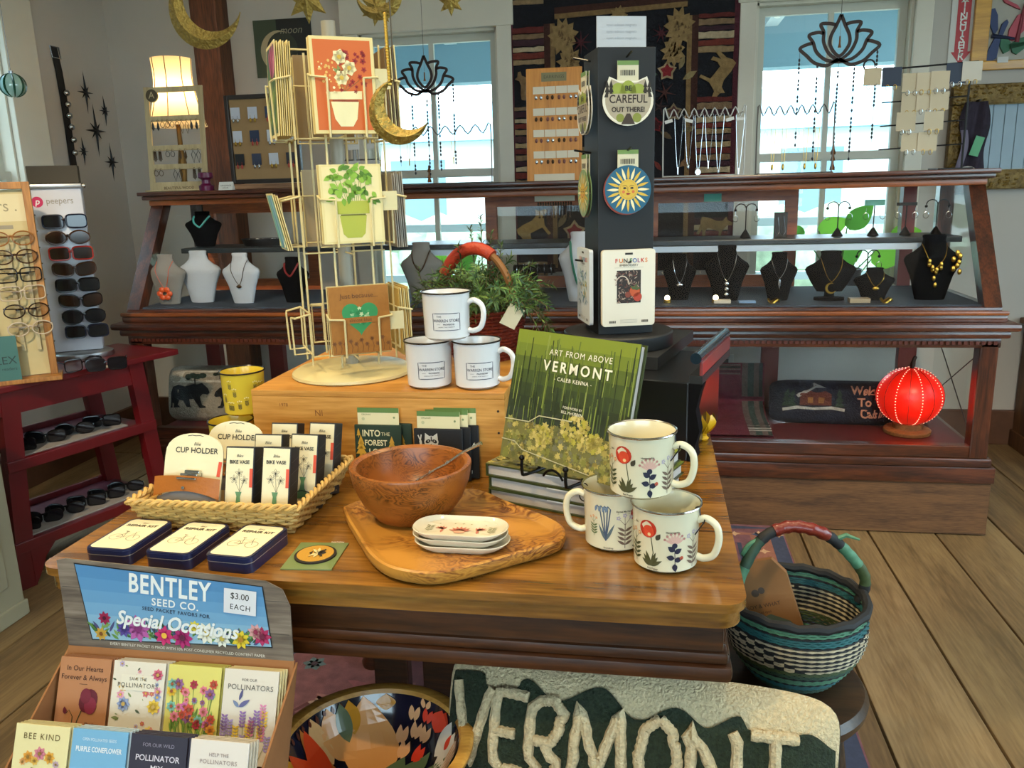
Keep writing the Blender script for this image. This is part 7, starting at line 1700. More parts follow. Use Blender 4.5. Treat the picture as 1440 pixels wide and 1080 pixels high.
for x, y, a, l, c in ((955, 98, 1.2, 18, '#7a6a4a'), (960, 112, .5, 20, '#8a7a54'), (925, 105, 3.0, 16, '#3a4a3c'), (960, 185, .3, 18, '#6a5a3c'), (945, 195, 2.6, 18, '#5a4a34'), (955, 235, .7, 20, '#7a5a3c'), (930, 240, 2.2, 16, '#6a2c24'), (785, 320, 1.0, 22, '#6a5a40'), (790, 352, 2.2, 18, '#5a5a40'), (800, 200, 1.4, 16, '#5a5a3a'), (812, 215, .5, 16, '#7a6a48'), (786, 400, .7, 18, '#6a5a3a')):
    cx, cy = T2(x, y); L2 = l*4.3/1167; o = [(L2*t_, s_*L2*.2*math.sin(PI*t_)) for t_, s_ in ((0, 1), (.3, 1), (.6, 1), (1, 1), (.6, -1), (.3, -1))]; piece([(cx+u*math.cos(a)-v*math.sin(a), cy+u*math.sin(a)+v*math.cos(a)) for u, v in o], c, 'leaf')
def animal(cx, cy, s, rot, c):
    o = [(-1.0, .25), (-.95, .5), (-.5, .55), (.1, .5), (.45, .62), (.6, .95), (.75, .75), (1.1, .7), (1.15, .5), (.85, .42), (.7, .1), (.62, -.1), (.72, -.7), (.55, -.7), (.45, -.15), (.1, -.12), (-.35, -.1), (-.45, -.35), (-.35, -.72), (-.55, -.72), (-.68, -.3), (-.8, -.72), (-.98, -.72), (-.9, -.1)]
    c_, s_ = math.cos(rot), math.sin(rot); piece([(cx+s*(u*c_-v*s_), cy+s*(u*s_+v*c_)) for u, v in o], c, 'animal_figure', .008)
q = T2(1009, 103); animal(q[0], q[1], .085, -2.2, '#8a7048'); q = T2(742, 122); animal(q[0], q[1], .062, 1.6, '#7a6040'); q = T2(752, 322); animal(q[0], q[1], .085, .5, '#a08048')
q = T2(1003, 320); animal(q[0], q[1], .07, -.3, '#8a7048')
b = MB(mat('rug_rod', '#2a1a10', .5)); b.cyl((tx0_-.03, -.012, tzt-.01), (tx1_+.03, -.012, tzt-.01), .010, n=10); b.build('hanging_rod', tp_)
# ---- extinguisher sign
q0, q1 = wp2(1340, -60), wp2(1374, 90); sx0, sx1 = wp2(1343, 30).x, wp2(1372, 30).x; wS = sx1-sx0; zt_, zb_ = wp2(1357, -60).z, wp2(1357, 90).z
t = thing('extinguisher_sign', 'narrow red fire extinguisher sign with white vertical lettering and arrow', 'sign', ((sx0+sx1)/2, YB-.003, zb_)); H = zt_-zb_
f_ = plane_fn((0, -.003, 0), (1, 0, 0), (0, 0, 1)); MB(ink('#c4c2ba', .4)).b2((-wS*.62, -.003, -.01), (wS*.62, 0, H)).build('plate', t, smooth=0)
p = MB(); cv = Canvas(p, f_, .0006, .0006); RDs = ink('#a8121a', .4); ah = .055
cv.poly([(0, 0), (wS*.5, ah), (wS*.33, ah), (wS*.33, H-.02), (-wS*.33, H-.02), (-wS*.33, ah), (-wS*.5, ah)], RDs, 0)
st__ = wp2(1357, 6).z-wp2(1357, 15).z; z = wp2(1357, 79).z-zb_
for i, ch_ in enumerate('REHSIUGNITXE'): cv.text(ch_, 0, z+i*st__*.92, .042, ink('#dcdcd4', .4), 1, bold=.02)
p.build('sign_print', t, smooth=0)
# ---- dragonfly painting
q0, q1 = wp2(1368, 97), wp2(1385, 88); X0 = wp2(1368, 60).x; Zb = wp2(1400, 98).z
t = thing('dragonfly_picture', 'cut-paper style picture of colourful dragonflies in a honey wood frame', 'picture', (X0, YB-.004, Zb)); PW, PH, FWd = .62, .62, .065
Mhf = wood('honey_frame', '#a8741c', '#d09a38', 'X', 1.0, .35, coat=.3)
for lo, hi in (((0, -.025, 0), (PW, 0, FWd*.6)), ((0, -.025, PH-FWd), (PW, 0, PH)), ((0, -.025, FWd*.6), (FWd, 0, PH-FWd)), ((PW-FWd, -.025, FWd*.6), (PW, 0, PH-FWd))): MB(Mhf).b2(lo, hi, bev=.004).build('frame_bar', t, smooth=0)
MB(ink('#a8a498', .7)).b2((FWd, -.008, FWd*.6), (PW-FWd, -.002, PH-FWd)).build('mount', t, smooth=0)
def dl(x, y): q = Gy(x, y, YB-.012); return (q.x-X0, q.z-Zb)
f_ = plane_fn((0, -.008, 0), (1, 0, 0), (0, 0, 1))
for pts, c, nm in (([(1391, 14), (1398, 12), (1402, 22), (1402, 42), (1397, 50), (1392, 38), (1388, 24)], '#10285a', 'wing'), ([(1402, 52), (1408, 34), (1415, 28), (1417, 32), (1408, 52)], '#10285a', 'wing'), ([(1398, 53), (1406, 53), (1400, 82), (1390, 88), (1384, 86), (1388, 72)], '#10285a', 'wing'),
                   ([(1406, 55), (1412, 50), (1420, 60), (1418, 72), (1410, 76), (1405, 66)], '#0f5a34', 'wing'), ([(1420, 62), (1432, 54), (1442, 52), (1440, 68), (1428, 77), (1422, 74)], '#0f5a34', 'wing'), ([(1416, 56), (1418, 42), (1430, 22), (1442, 16), (1442, 40), (1424, 58)], '#a83a48', 'wing'), ([(1405, -6), (1418, 2), (1430, 8), (1434, 14), (1428, 12), (1412, 4)], '#a83a48', 'body')):
    MB(ink(c, .5)).prism([dl(*u) for u in pts], 0, .012, fn=f_).build(nm, t, smooth=0)
for c0_, c1__, c in (((1393, 51), (1425, 55), '#0c1a3c'), ((1418, 66), (1450, 60), '#0a3c24'), ((1428, 60), (1440, 5), '#7a2432')): a, b_ = dl(*c0_), dl(*c1__); MB(ink(c, .5)).tube([f_(a[0], a[1], .013), f_(b_[0], b_[1], .013)], [.010, .005], 8).build('body', t)
qa = dl(1407, 85); MB(ink('#c4c4c0', .5)).b2((qa[0]-.022, -.034, qa[1]-.012), (qa[0]+.022, -.032, qa[1]+.012)).build('price_tag', t, smooth=0)
# ---- gilded frame with scarf
X0 = wp2(1332, 200).x; Zt, Zb = wp2(1345, 120).z, wp2(1335, 268).z; PW = .62; PH = Zt-Zb; fwid = .088
t = thing('gilded_frame', 'ornate antique gilt frame with pale boards on the wall right of the window', 'picture frame', (X0, YB-.004, Zb))
Mgd = mat('gilt', '#6a5428', .4, metal=.5, bump=.7, bs=70, var=.4, vs=40); Mgd2 = mat('gilt_bright', '#8a7038', .35, metal=.6)
for lo, hi, ax_ in (((0, -.05, 0), (PW, 0, fwid), 0), ((0, -.05, PH-fwid), (PW, 0, PH), 0), ((0, -.05, fwid), (fwid, 0, PH-fwid), 2), ((PW-fwid, -.05, fwid), (PW, 0, PH-fwid), 2)):
    MB(Mgd).b2(lo, hi, bev=.012).build('frame_bar', t, smooth=30)
rn = random.Random(3); b = MB(Mgd2)
for i in range(260):
    s_ = rn.random(); side = i % 4
    if side == 0: c = (s_*PW, rn.uniform(.01, fwid-.02))
    elif side == 1: c = (s_*PW, PH-rn.uniform(.01, fwid-.02))
    elif side == 2: c = (rn.uniform(.01, fwid-.02), s_*PH)
    else: c = (PW-rn.uniform(.01, fwid-.02), s_*PH)
    a = rn.uniform(0, 6.28); b.ell((c[0], -.05, c[1]), (.010, .006, .005), 6, T=None)
b.build('relief_leaves', t)['kind'] = 'stuff'
for lo, hi in (((fwid-.012, -.042, fwid-.012), (PW-fwid+.012, -.03, fwid)), ((fwid-.012, -.042, PH-fwid), (PW-fwid+.012, -.03, PH-fwid+.012)), ((fwid-.012, -.042, fwid), (fwid, -.03, PH-fwid)), ((PW-fwid, -.042, fwid), (PW-fwid+.012, -.03, PH-fwid))): MB(Mgd2).b2(lo, hi).build('inner_lip', t, smooth=0)
for i in range(9):
    x = fwid+i*(PW-2*fwid)/9; MB(mat('pale_boards', '#8fa4b0', .5)).b2((x+.001, -.012, fwid-.01), (x+(PW-2*fwid)/9-.001, -.004, PH-fwid+.01), bev=.002).build('board', t, smooth=0)
def gp(x, y): q = Gy(x, y, YB-.07); return q
sc = thing('hanging_scarf', 'dark aubergine felted scarf hanging inside the gilded frame', 'scarf', tuple(gp(1375, 143)))
b = MB(mat('felt_aubergine', '#2a2230', .9, var=.25, vs=25, bump=.4, bs=60)); top = gp(1375, 143)
def scf(u, v):
    wl = .052+.02*v+.012*math.sin(v*9); return ((u-.5)*2*wl*(.9+.1*math.sin(v*7+u*5)), -.012*math.sin(u*9+v*3)-.012*math.sin(PI*u), -v*.40)
b.sheet(scf, 20, 20); b.sheet(lambda u, v: (lambda q: (q[0], q[1]+.012, q[2]))(scf(1-u, v)), 20, 20); b.build('felt_drape', sc)
b = MB(ink('#6a6274', .8)); b.sheet(lambda u, v: (-.068+.03*u+.01*math.sin(v*6), -.022-.006*math.sin(PI*u), -.12-.24*v), 6, 10); b.build('grey_panel', sc)
qt = gp(1370, 206)-top; b = MB(ink('#4f9a6a', .5)); b.box((qt.x, -.032, qt.z), (.038, .002, .085), rot=(0, .28, 0)); b.build('green_tag', sc, smooth=0)
b = MB(ink('#b8b4b0', .8)); qq = gp(1358, 240)-top; b.ell((qq.x, -.02, qq.z), (.035, .014, .02), 12); b.build('white_tassel', sc)
b = MB(Mbi); b.cyl((0, .03, .005), (0, -.03, .005), .004, n=8); b.build('peg', sc)
# ---- wooden cabinet at the far right, outlet
q = Gy(1424, 560, YB-.02)
t = thing('wall_cabinet', 'dark brown wooden cabinet end at the far right beside the case', 'cabinet', (q.x+.0, YB-.02, 0))
Mwc = wood('cabinet_oak', '#3a2412', '#6a4424', 'Z', 1.0, .5, c3='#52341a'); MB(Mwc).b2((.012, -.45, .02), (.85, -.005, .60), bev=.004).build('carcass', t, smooth=0); MB(Mwc).b2((-.01, -.47, .60), (.88, -.003, .625), bev=.004).build('top_board', t, smooth=0)
MB(Mwc).b2((0, -.46, 0), (.86, -.004, .08), bev=.003).build('plinth', t, smooth=0)
for x in (.07, .47): MB(Mwc).b2((x, -.462, .11), (x+.34, -.45, .57), bev=.004).build('door', t, smooth=0)
q = Gy(1020, 515, YB-.004); t = thing('wall_outlet', 'white electrical outlet plate low on the back wall behind the case', 'outlet', (q.x, YB-.001, q.z))
MB(ink('#b8b6b0', .4)).b2((-.04, -.006, -.06), (.04, 0, .06), bev=.002).build('plate', t, smooth=0)
for z in (.025, -.025): MB(ink('#3a3a38', .4)).b2((-.014, -.009, z-.014), (.014, -.006, z+.014)).build('socket', t, smooth=0)

# ================================================================== HANGING DECORATIONS
Mhg_ = mat('hammered_gold', '#9a8440', .42, metal=.6, bump=.9, bs=110, var=.2, vs=70)
def crescent(ox, oy, R, ix, iy, r, Y, label, string=True, rot=0):
    c = Gy(ox, oy, Y); sc_ = (c-CAM).dot(FW)/FPX; Rm = R*sc_; rm = r*sc_; dx, dz = (ix-ox)*sc_, -(iy-oy)*sc_
    d = math.hypot(dx, dz); a0 = math.atan2(dz, dx); ca = max(-1, min(1, (Rm*Rm+d*d-rm*rm)/(2*d*Rm))); th = math.acos(ca); cb_ = max(-1, min(1, (rm*rm+d*d-Rm*Rm)/(2*d*rm))); ph = PI-math.acos(cb_)
    out = [(Rm*math.cos(a0+th+(2*PI-2*th)*i/36), Rm*math.sin(a0+th+(2*PI-2*th)*i/36)) for i in range(37)]
    inn = [(dx+rm*math.cos(a0-ph-(2*PI-2*ph)*i/36), dz+rm*math.sin(a0-ph-(2*PI-2*ph)*i/36)) for i in range(1, 36)]
    t = thing('moon_ornament', label, 'ornament', tuple(c), 0, 'gold moons hanging from the ceiling'); b = MB(Mhg_); n = 36
    O = out; I = [out[-1]]+inn[::1]+[out[0]]; I = I[:37] if len(I) >= 37 else I
    # double walled hollow crescent, thicker in the middle
    vs = []; fs = []
    for s_ in (-1, 1):
        for i in range(37):
            o_ = Vector(out[i]); q_ = Vector(I[36-i] if len(I) == 37 else inn[min(len(inn)-1, max(0, 35-i))]); th_ = .003+.010*math.sin(PI*i/36)
            vs += [(o_.x, 0, o_.y), ((o_.x+q_.x)/2, s_*th_, (o_.y+q_.y)/2), (q_.x, 0, q_.y)]
    for k_ in (0, 1):
        for i in range(36):
            a = k_*111+i*3; f1 = [(a, a+1, a+4, a+3), (a+1, a+2, a+5, a+4)]; fs += f1 if k_ == 0 else [g[::-1] for g in f1]
    b.add(vs, fs); b.build('crescent', t)
    if string:
        top = max(out, key=lambda q_: q_[1]); b = MB(mat('hang_string', '#4a4438', .6)); b.cyl((top[0], 0, top[1]-.003), (top[0], 0, ZC-c.z), .0012, n=5); b.build('string', t)
    return t, c, sc_
crescent(287, 12, 54, 301, -2, 45, 2.5, 'hammered gold crescent moon hanging at the upper left by the timber post')
crescent(533, -8, 34, 527, -22, 31, 2.3, 'gold crescent moon hanging at the top edge left of the window')
t, c, s_ = crescent(561, 158, 44, 577, 145, 37, 1.36, 'hammered gold crescent moon hanging beside the card carousel', True)
b = MB(Mgold); a_ = Gy(548, 118, 1.36); e_ = Gy(541, 20, 1.36)
for i in range(24): b.ell(a_.lerp(e_, i/23)-c, .0035, 6)
b.build('bead_chain', t)
def star3d(x, y, R, n, Y, label, rot=0):
    c = Gy(x, y, Y); k_ = (c-CAM).dot(FW)/FPX; R *= k_; t = thing('star_ornament', label, 'ornament', tuple(c), 0, 'gold stars hanging from the ceiling'); b = MB(Mhg_)
    P = [((R if i % 2 == 0 else R*.52)*math.cos(rot+PI/2+PI*i/n), 0, (R if i % 2 == 0 else R*.52)*math.sin(rot+PI/2+PI*i/n)) for i in range(2*n)]; m = 2*n
    b.add(P+[(0, -R*.22, 0), (0, R*.22, 0)], [(i, (i+1) % m, m) for i in range(m)]+[((i+1) % m, i, m+1) for i in range(m)]); b.build('star_body', t, smooth=0)
    b = MB(_mc['hang_string']); b.cyl((0, 0, R*.3), (0, 0, ZC-c.z), .0012, n=5); b.build('string', t)
star3d(432, -2, 34, 7, 2.2, 'largest gold star hanging above the card carousel', .45)
star3d(531, 10, 26, 7, 2.45, 'gold star hanging behind the top gold moon', .2)
star3d(634, 2, 20, 7, 2.4, 'small gold star hanging left of the tapestry at the top', .45)
# ---- lotus chimes
Mlt = mat('lotus_bronze', '#2c1c18', .45, metal=.4); Mcop = mat('chime_copper', '#7a5230', .35, metal=.8); Mbd = mat('chime_bead', '#2a2c34', .3)
def lotus(cx, cy, W_, Y, label, hang_px, strings):
    c = Gy(cx, cy, Y); k_ = (c-CAM).dot(FW)/FPX; S = W_*k_; t = thing('lotus_chime', label, 'wind chime', tuple(c), 0, 'lotus wind chimes in the windows')
    f_ = plane_fn((0, .003, 0), (1, 0, 0), (0, 0, 1)); b = MB(Mlt); cv = Canvas(b, f_, 0, 0, thick=.006); wd = .042*S
    def st(pts, closed=False): cv.stroke([(p.x*S, p.y*S) for p in smoothpath([Vector((x, y, 0)) for x, y in pts], 5)], wd, Mlt, 0, closed)
    st([(0, .32), (.05, .20), (.115, .06), (.11, -.06), (0, -.18), (-.11, -.06), (-.115, .06), (-.05, .20), (0, .32)])
    for s in (-1, 1):
        st([(s*.06, .20), (s*.14, .22), (s*.245, .215), (s*.205, .12), (s*.20, .0), (s*.13, -.14), (0, -.24)])
        st([(s*.20, .10), (s*.27, .12), (s*.385, .09), (s*.33, .0), (s*.28, -.12), (s*.16, -.22), (0, -.25)])
        st([(s*.33, -.01), (s*.40, -.02), (s*.49, -.07), (s*.40, -.16), (s*.30, -.25), (s*.16, -.29), (s*.08, -.26), (0, -.21)])
    b.build('lotus_frame', t, smooth=0)
    b = MB(mat('fine_cord', '#5a564c', .6)); b.cyl((0, 0, .30*S), (0, 0, ZC-c.z if hang_px is None else Gy(cx, hang_px, Y).z-c.z), .0012, n=5); b.build('hanging_cord', t)
    b = MB(Mcop); b.lathe([(.02*S*1.2, -.08*S), (.012*S, -.03*S), (.003, .06*S), (0, .065*S)], 12); b.cyl((0, 0, .06*S), (0, 0, .3*S), .0008, n=4); b.build('center_bell', t)
    for i, (sx, z0, zl_) in enumerate(strings):
        b = MB(Mbd); x = sx*S; b.cyl((x, 0, z0*S), (x, 0, -zl_*S), .0009, n=4); rn = random.Random(i)
        n_ = int((zl_+z0)*S/.016)
        for j in range(n_): 
            if rn.random() < .75: b.ell((x, 0, z0*S-(j+.5)*(zl_+z0)*S/n_), (.0046, .0046, .0075), 6)
        b.build('bead_string', t)
        b = MB(Mcop); b.lathe([(.028*S*1.3, -zl_*S-.11*S), (.016*S, -zl_*S-.05*S), (.004, -zl_*S), (0, -zl_*S+.002)], 12); b.build('bell', t)
lotus(597, 107, 84, 3.86, 'dark lotus wind chime hanging in the left back window', -40, ((-.49, -.08, 1.45), (-.24, -.27, 1.6), (.02, -.25, 1.62), (.22, -.27, 1.55), (.48, -.08, 1.45)))
lotus(1181, 58, 109, 3.84, 'dark lotus wind chime hanging in the right back window', -60, ((-.49, -.08, 1.30), (-.26, -.27, 1.48), (.0, -.25, 1.38), (.20, -.27, 1.50), (.47, -.08, 1.28)))

# ================================================================== INSIDE THE CASE
Mvb = mat('velvet_black', '#0a0b0e', .95, spec=.1); Mgl = mat('linen_grey', '#77736c', .85, bump=.2, bs=300); Mli = mat('linen_pale', '#a7abb0', .85, bump=.2, bs=300); Mww = mat('satin_white', '#bfc0c4', .6)
def bust(x, Y, z, w, h, m, label, stand=False, rz=0):
    t = thing('necklace_bust', label, 'jewelry bust', (x, Y, z), rz, 'necklace busts in the case')
    r = w/2; b = MB(m); z0 = .18*h if stand else 0
    prof = [(0, z0), (r*.50, z0), (r*.53, z0+.02*h), (r*.74, h*.36), (r*.95, h*.56), (r*1.0, h*.62), (r*.93, h*.68), (r*.66, h*.75), (r*.45, h*.83), (r*.39, h*.92), (r*.42, h*.985), (r*.36, h), (0, h)]
    b.lathe(prof, 28, sy=.42); b.build('bust_form', t)
    if stand: b = MB(m); b.lathe([(0, 0), (r*.6, 0), (r*.6, .01), (r*.2, .014), (r*.18, z0+.01), (0, z0+.01)], 20, sy=.7); b.build('stand', t)
    return t
def bust_necklace(t, w, h, drop, m, label, pend=None, thick=.0013, top=.86):
    n = thing('necklace', label, 'necklace', t.location, 0, 'necklaces worn by the busts'); r = w/2; pts = []
    for i in range(17):
        u = -1+2*i/16; z = h*top-(drop)*(1-abs(u)**1.3); x = u*r*.42*(1+.5*(1-abs(u)))
        zz_ = z/h; rr_ = r*(.42 if zz_ > .86 else .42+.58*min(1, (.86-zz_)/.18) if zz_ > .68 else 1.0-.25*(.68-zz_)/.3)
        y = -.42*rr_*math.sqrt(max(.02, 1-min(.98, (x/rr_)**2)))-.003; pts.append((x, y, z))
    b = MB(m); b.tube(pts, thick, 5); b.build('chain', n); lo = Vector(pts[8])
    if pend: b = MB(m); pend(b, lo); b.build('pendant', n)
    return pts, n
def pd_three(b, p):
    for k_ in range(3): b.ell(p+Vector((0, -.003, -.010-.020*k_)), (.008, .004, .008), 10)
def pd_bar(b, p): b.lathe([(0, -.045), (.006, -.02), (.005, -.004), (0, 0)], 10, c=tuple(p+Vector((0, -.003, 0))))
def pd_moon(b, p): b.tube([(p.x+.018*math.cos(a), p.y-.004, p.z-.022+.018*math.sin(a)) for a in [PI*.4+i*PI*1.4/12 for i in range(13)]], [.001+.004*math.sin(PI*i/12) for i in range(13)], 6)
def pd_leaf(b, p): b.ell(p+Vector((0, -.003, -.006)), (.012, .004, .007), 10)
def pd_flower(b, p):
    for i in range(6): a = 2*PI*i/6; b.ell(p+Vector((.022*math.cos(a), -.006, -.02+.018*math.sin(a))), (.014, .006, .012), 8)
def D(x, Y=3.19): return Gy(x, 440, Y).x
t = bust(D(955), 3.22, DECK, .125, .175, Mvb, 'dim black velvet bust just right of the sticker tower'); bust_necklace(t, .125, .175, .085, Msilver, 'fine silver necklace on the dim bust next to the tower', pd_leaf)
t = bust(D(1020), 3.20, DECK, .165, .205, Mvb, 'black velvet bust with three white stone drops'); bust_necklace(t, .165, .205, .10, Msilver, 'silver necklace of three white stones on a black bust', pd_three)
t = bust(D(1093), 3.20, DECK, .135, .178, Mvb, 'black velvet bust with a small pointed pendant'); bust_necklace(t, .135, .178, .07, Msilver, 'silver necklace with small pointed pendant on a black bust', pd_bar)
t = bust(D(1165), 3.20, DECK, .18, .180, Mvb, 'wide black velvet bust with a crescent pendant', True); bust_necklace(t, .18, .18, .085, Mgold, 'necklace with cream crescent pendant on a wide black bust', pd_moon)
t = bust(D(1226), 3.19, DECK, .145, .118, Mvb, 'short black velvet bust with a leaf pendant'); bust_necklace(t, .145, .118, .05, Mgold, 'gold necklace with small leaf on the short black bust', pd_leaf)
t = bust(D(1306), 3.20, DECK, .195, .232, Mvb, 'largest black velvet bust with gold leaf necklace at the right end')
pts, n_ = bust_necklace(t, .195, .232, .085, Mgold, 'gold leaf cluster necklace on the largest black bust')
b = MB(Mgold)
for i in (3, 5, 6, 8, 8, 8, 10, 11, 13): pass
for k_, (i, dz) in enumerate(((4, .008), (5, .008), (6, .010), (7, .010), (8, .012), (8, .034), (8, .058), (9, .010), (10, .010), (11, .008))): b.ell(Vector(pts[i])+Vector((.003*(-1)**k_, -.004, -dz)), (.0065, .003, .010), 8)
b.build('gold_leaves', n_)
n_ = thing('earring_cluster', 'gold leaf cluster earring pinned at the right of the largest bust', 'earrings', (D(1306)+.065, 3.15, DECK+.15)); b = MB(Mgold)
for i in range(7): b.ell((.012*math.sin(i*2.3), -.002, .02-.011*i), (.008, .004, .011), 8)
b.build('leaves', n_)
# left busts
t = bust(-1.985, 3.17, DECK, .17, .205, Mgl, 'grey linen bust with an orange flower necklace at the left end'); bust_necklace(t, .17, .205, .11, mat('orange_stone', '#c04a1c', .3), 'necklace with orange flower pendant on the grey left bust', pd_flower, .0012)
t = bust(D(282), 3.22, DECK, .19, .215, Mli, 'pale blue grey linen bust second from the case left end')
t = bust(D(345), 3.19, DECK, .165, .205, Mli, 'pale linen bust third from the case left end'); bust_necklace(t, .165, .205, .10, Mbronze, 'thin brown cord necklace on the third pale bust', pd_leaf)
t = bust(D(415), 3.20, DECK, .14, .185, Mvb, 'black velvet bust with red bead choker left of the carousel'); bust_necklace(t, .14, .185, .05, mat('coral_choker', '#7a2420', .35), 'red bead choker on the black bust behind the carousel', None, .004)
t = bust(D(595), 3.21, DECK, .175, .235, Mgl, 'grey linen bust with double chain behind the rosemary'); bust_necklace(t, .175, .235, .08, Mbronze, 'double bronze chain on the grey bust behind the rosemary', None, .003)
t = bust(D(815), 3.20, DECK, .16, .265, Mww, 'tall white satin bust with green beads behind the tower'); bust_necklace(t, .16, .265, .17, mat('green_bead', '#1f6a54', .3), 'long green and black bead necklace on the white bust', None, .005)
# shelf things
q = Gy(285, 338, 3.38); t = bust(q.x, 3.40, SHELF, .17, .15, Mvb, 'black bust with turquoise necklace on the upper shelf'); bust_necklace(t, .17, .15, .045, mat('turquoise', '#4fa39a', .35), 'turquoise bead necklace on the shelf bust', None, .004)
q = Gy(371, 345, 3.40); t = thing('gem_tray', 'oval black tray of white shell earrings on the upper shelf', 'tray', (q.x, 3.40, SHELF)); b = MB(mat('tray_black', '#101012', .5)); b.lathe([(0, 0), (.085, 0), (.10, .03), (.095, .03), (.08, .006), (0, .006)], 28, sy=.5); b.build('tray', t)
rn = random.Random(4)
for i in range(12): b = MB(mat('shell_white', '#d0d0cc', .3)); b.ell((rn.uniform(-.07, .07), rn.uniform(-.03, .03), .022), (.011, .007, .007), 8); b.build('shell', t)
def gooseneck(x, Y, z, label, h=.10, m=Mbi, T_=False, tealcard=False):
    t = thing('earring_tree', label, 'jewelry stand', (x, Y, z), 0, 'earring trees in the case'); b = MB(m); b.lathe([(0, 0), (.020, 0), (.021, .003), (.004, .03), (0, .032)], 18); b.cyl((0, 0, .02), (0, 0, h), .0022, n=6); b.build('stem', t)
    if T_:
        b = MB(m if not tealcard else ink('#4a8a7c')); b.box((0, 0, h+(.008 if tealcard else 0)), (.072, .004, .022 if tealcard else .012)); b.build('cross_bar', t, smooth=0)
    else:
        for s in (-1, 1): b = MB(m); b.tube(arc((s*.020, 0, h-.004), .020, PI if s > 0 else 0, 0 if s > 0 else PI, 8, r2=.018), .002, 6); b.ell((s*.040, 0, h-.010), .006, 8); b.build('arm', t)
    ex = .03 if T_ else .040
    for s in (-1, 1): b = MB(Msilver); b.tube([(s*ex, -.004, h-.012), (s*ex, -.004, h-.03)], .0007, 4); b.tube([(s*ex+.010*math.sin(2*PI*i/12), -.004, h-.042+.012*math.cos(2*PI*i/12)) for i in range(12)], .0011, 4, closed=True); b.build('earring', t)
for x, T_, tc_, lb in ((1048, 0, 0, 'gooseneck earring tree on the shelf behind the cherry door frame'), (1177, 0, 0, 'gooseneck earring tree on the shelf in front of the plant'), (1227, 1, 1, 'T-bar earring tree with a teal label on the shelf'), (1272, 1, 0, 'black T-bar earring tree on the shelf'), (1315, 0, 0, 'gooseneck earring tree at the right end of the shelf')):
    gooseneck(Gy(x, 332, 3.38).x, 3.38, SHELF, lb, .115, T_=bool(T_), tealcard=bool(tc_))
gooseneck(Gy(1222, 395, 3.30).x, 3.34, DECK, 'gooseneck earring tree standing on the deck behind the short bust', .155)
q = Gy(1097, 330, 3.38); t = thing('earring_card', 'black card with long silver loop earrings standing on the shelf', 'earring card', (q.x, 3.38, SHELF)); MB(ink('#101212', .5)).b2((-.025, -.001, 0), (.025, .001, .095)).build('card', t, smooth=0)
b = MB(Msilver)
for s in (-.011, .011): b.tube([(s, -.003, .08), (s-.008, -.003, .02), (s, -.003, .008), (s+.008, -.003, .02)], .0013, 5, closed=True)
b.build('earrings', t)
q = Gy(1002, 278, 3.595); t = thing('teal_tag', 'small teal tag on the cherry door frame', 'tag', (q.x, 3.583, q.z)); MB(ink('#4fa08a', .5)).b2((-.035, -.002, -.016), (.035, 0, .016)).build('card', t, smooth=0)
# deck small items
for x, y, c, sz, lb in ((1015, 437, '#b8b0a0', (.06, .035, .012), 'small cream jewelry box on the deck below the three stone bust'), (1207, 436, '#8a7a60', (.07, .04, .016), 'small open kraft jewelry box on the deck left of the short bust'), (1050, 438, '#6a86a8', (.06, .03, .008), 'small blue jewelry card lying on the case deck')):
    q = Gy(x, y, 3.13); o = MB(ink(c, .6)).box((0, 0, sz[2]/2), sz, bev=.0015).build('jewelry_box', smooth=0, loc=(q.x, 3.13, DECK)); tag(o, lb, 'box')
for x, lb in ((1087, 'coiled gold ring on the deck under the pointed pendant bust'), (1245, 'coiled gold ring on the deck right of the short bust'), (860, 'silver bangle on the deck behind the tower')):
    q = Gy(x, 437, 3.12); b = MB(Mgold); b.tube([(.018*math.cos(2*PI*i/16), .018*math.sin(2*PI*i/16), .008+.006*math.sin(i)) for i in range(16)], .005, 6, closed=True); tag(b.build('gold_ring', loc=(q.x, 3.12, DECK)), lb, 'ring')
for x, y, lb in ((938, 437, 'glowing bulb added for a bright spot on the deck beside the tower'), (1006, 432, 'glowing bulb added for a bright spot on the deck below the three stone bust')):
    q = Gy(x, y, 3.14); t = thing('bright_spot_bulb', lb, 'light', (q.x, 3.14, DECK), 0, 'bright spots in the case'); b = MB(Mgold); b.lathe([(0, 0), (.014, 0), (.014, .012), (0, .012)], 16); b.build('cup', t); b = MB(mat('bright_spot_glow', '#ffe9b8', .3, emit=12)); b.ell((0, 0, .018), (.010, .010, .010), 10); b.build('glow_bulb', t)  # small bulbs made up to give two bright spots on the deck
q = Gy(752, 395, 3.36); t = thing('bracelet_bar', 'black velvet bar hung with silver bracelets behind the rosemary', 'jewelry stand', (q.x, 3.36, DECK)); b = MB(Mvb); b.tube([(-.085, 0, .11), (.085, 0, .11)], .018, 14); b.build('velvet_roll', t); b = MB(Mvb); b.cyl((0, 0, 0), (0, 0, .10), .012, n=12); b.lathe([(0, 0), (.05, 0), (.05, .01), (0, .01)], 20); b.build('stand', t)
for i in range(6): o = thing('bracelet', '%s silver bracelet from the left on the black velvet bar' % ORD[i], 'bracelet', (q.x-.07+.028*i, 3.36, DECK+.11), 0, 'bracelets on the velvet bar'); b = MB(Msilver); b.tube([(0, .021*math.cos(2*PI*k_/20), .021*math.sin(2*PI*k_/20)-.002) for k_ in range(20)], .0022, 6, closed=True); b.build('band', o)
# brace wires at the case right end
b = MB(mat('brace_wire', '#3a3634', .5)); b.tube([(CX1-.032, 3.60, .68), (CX1-.032, 3.12, .36)], .0022, 5); b.build('brace_wire', case); b = MB(_mc['brace_wire']); b.tube([(CX1-.032, 3.12, .66), (CX1-.032, 3.60, .38)], .0022, 5); b.build('brace_wire', case)

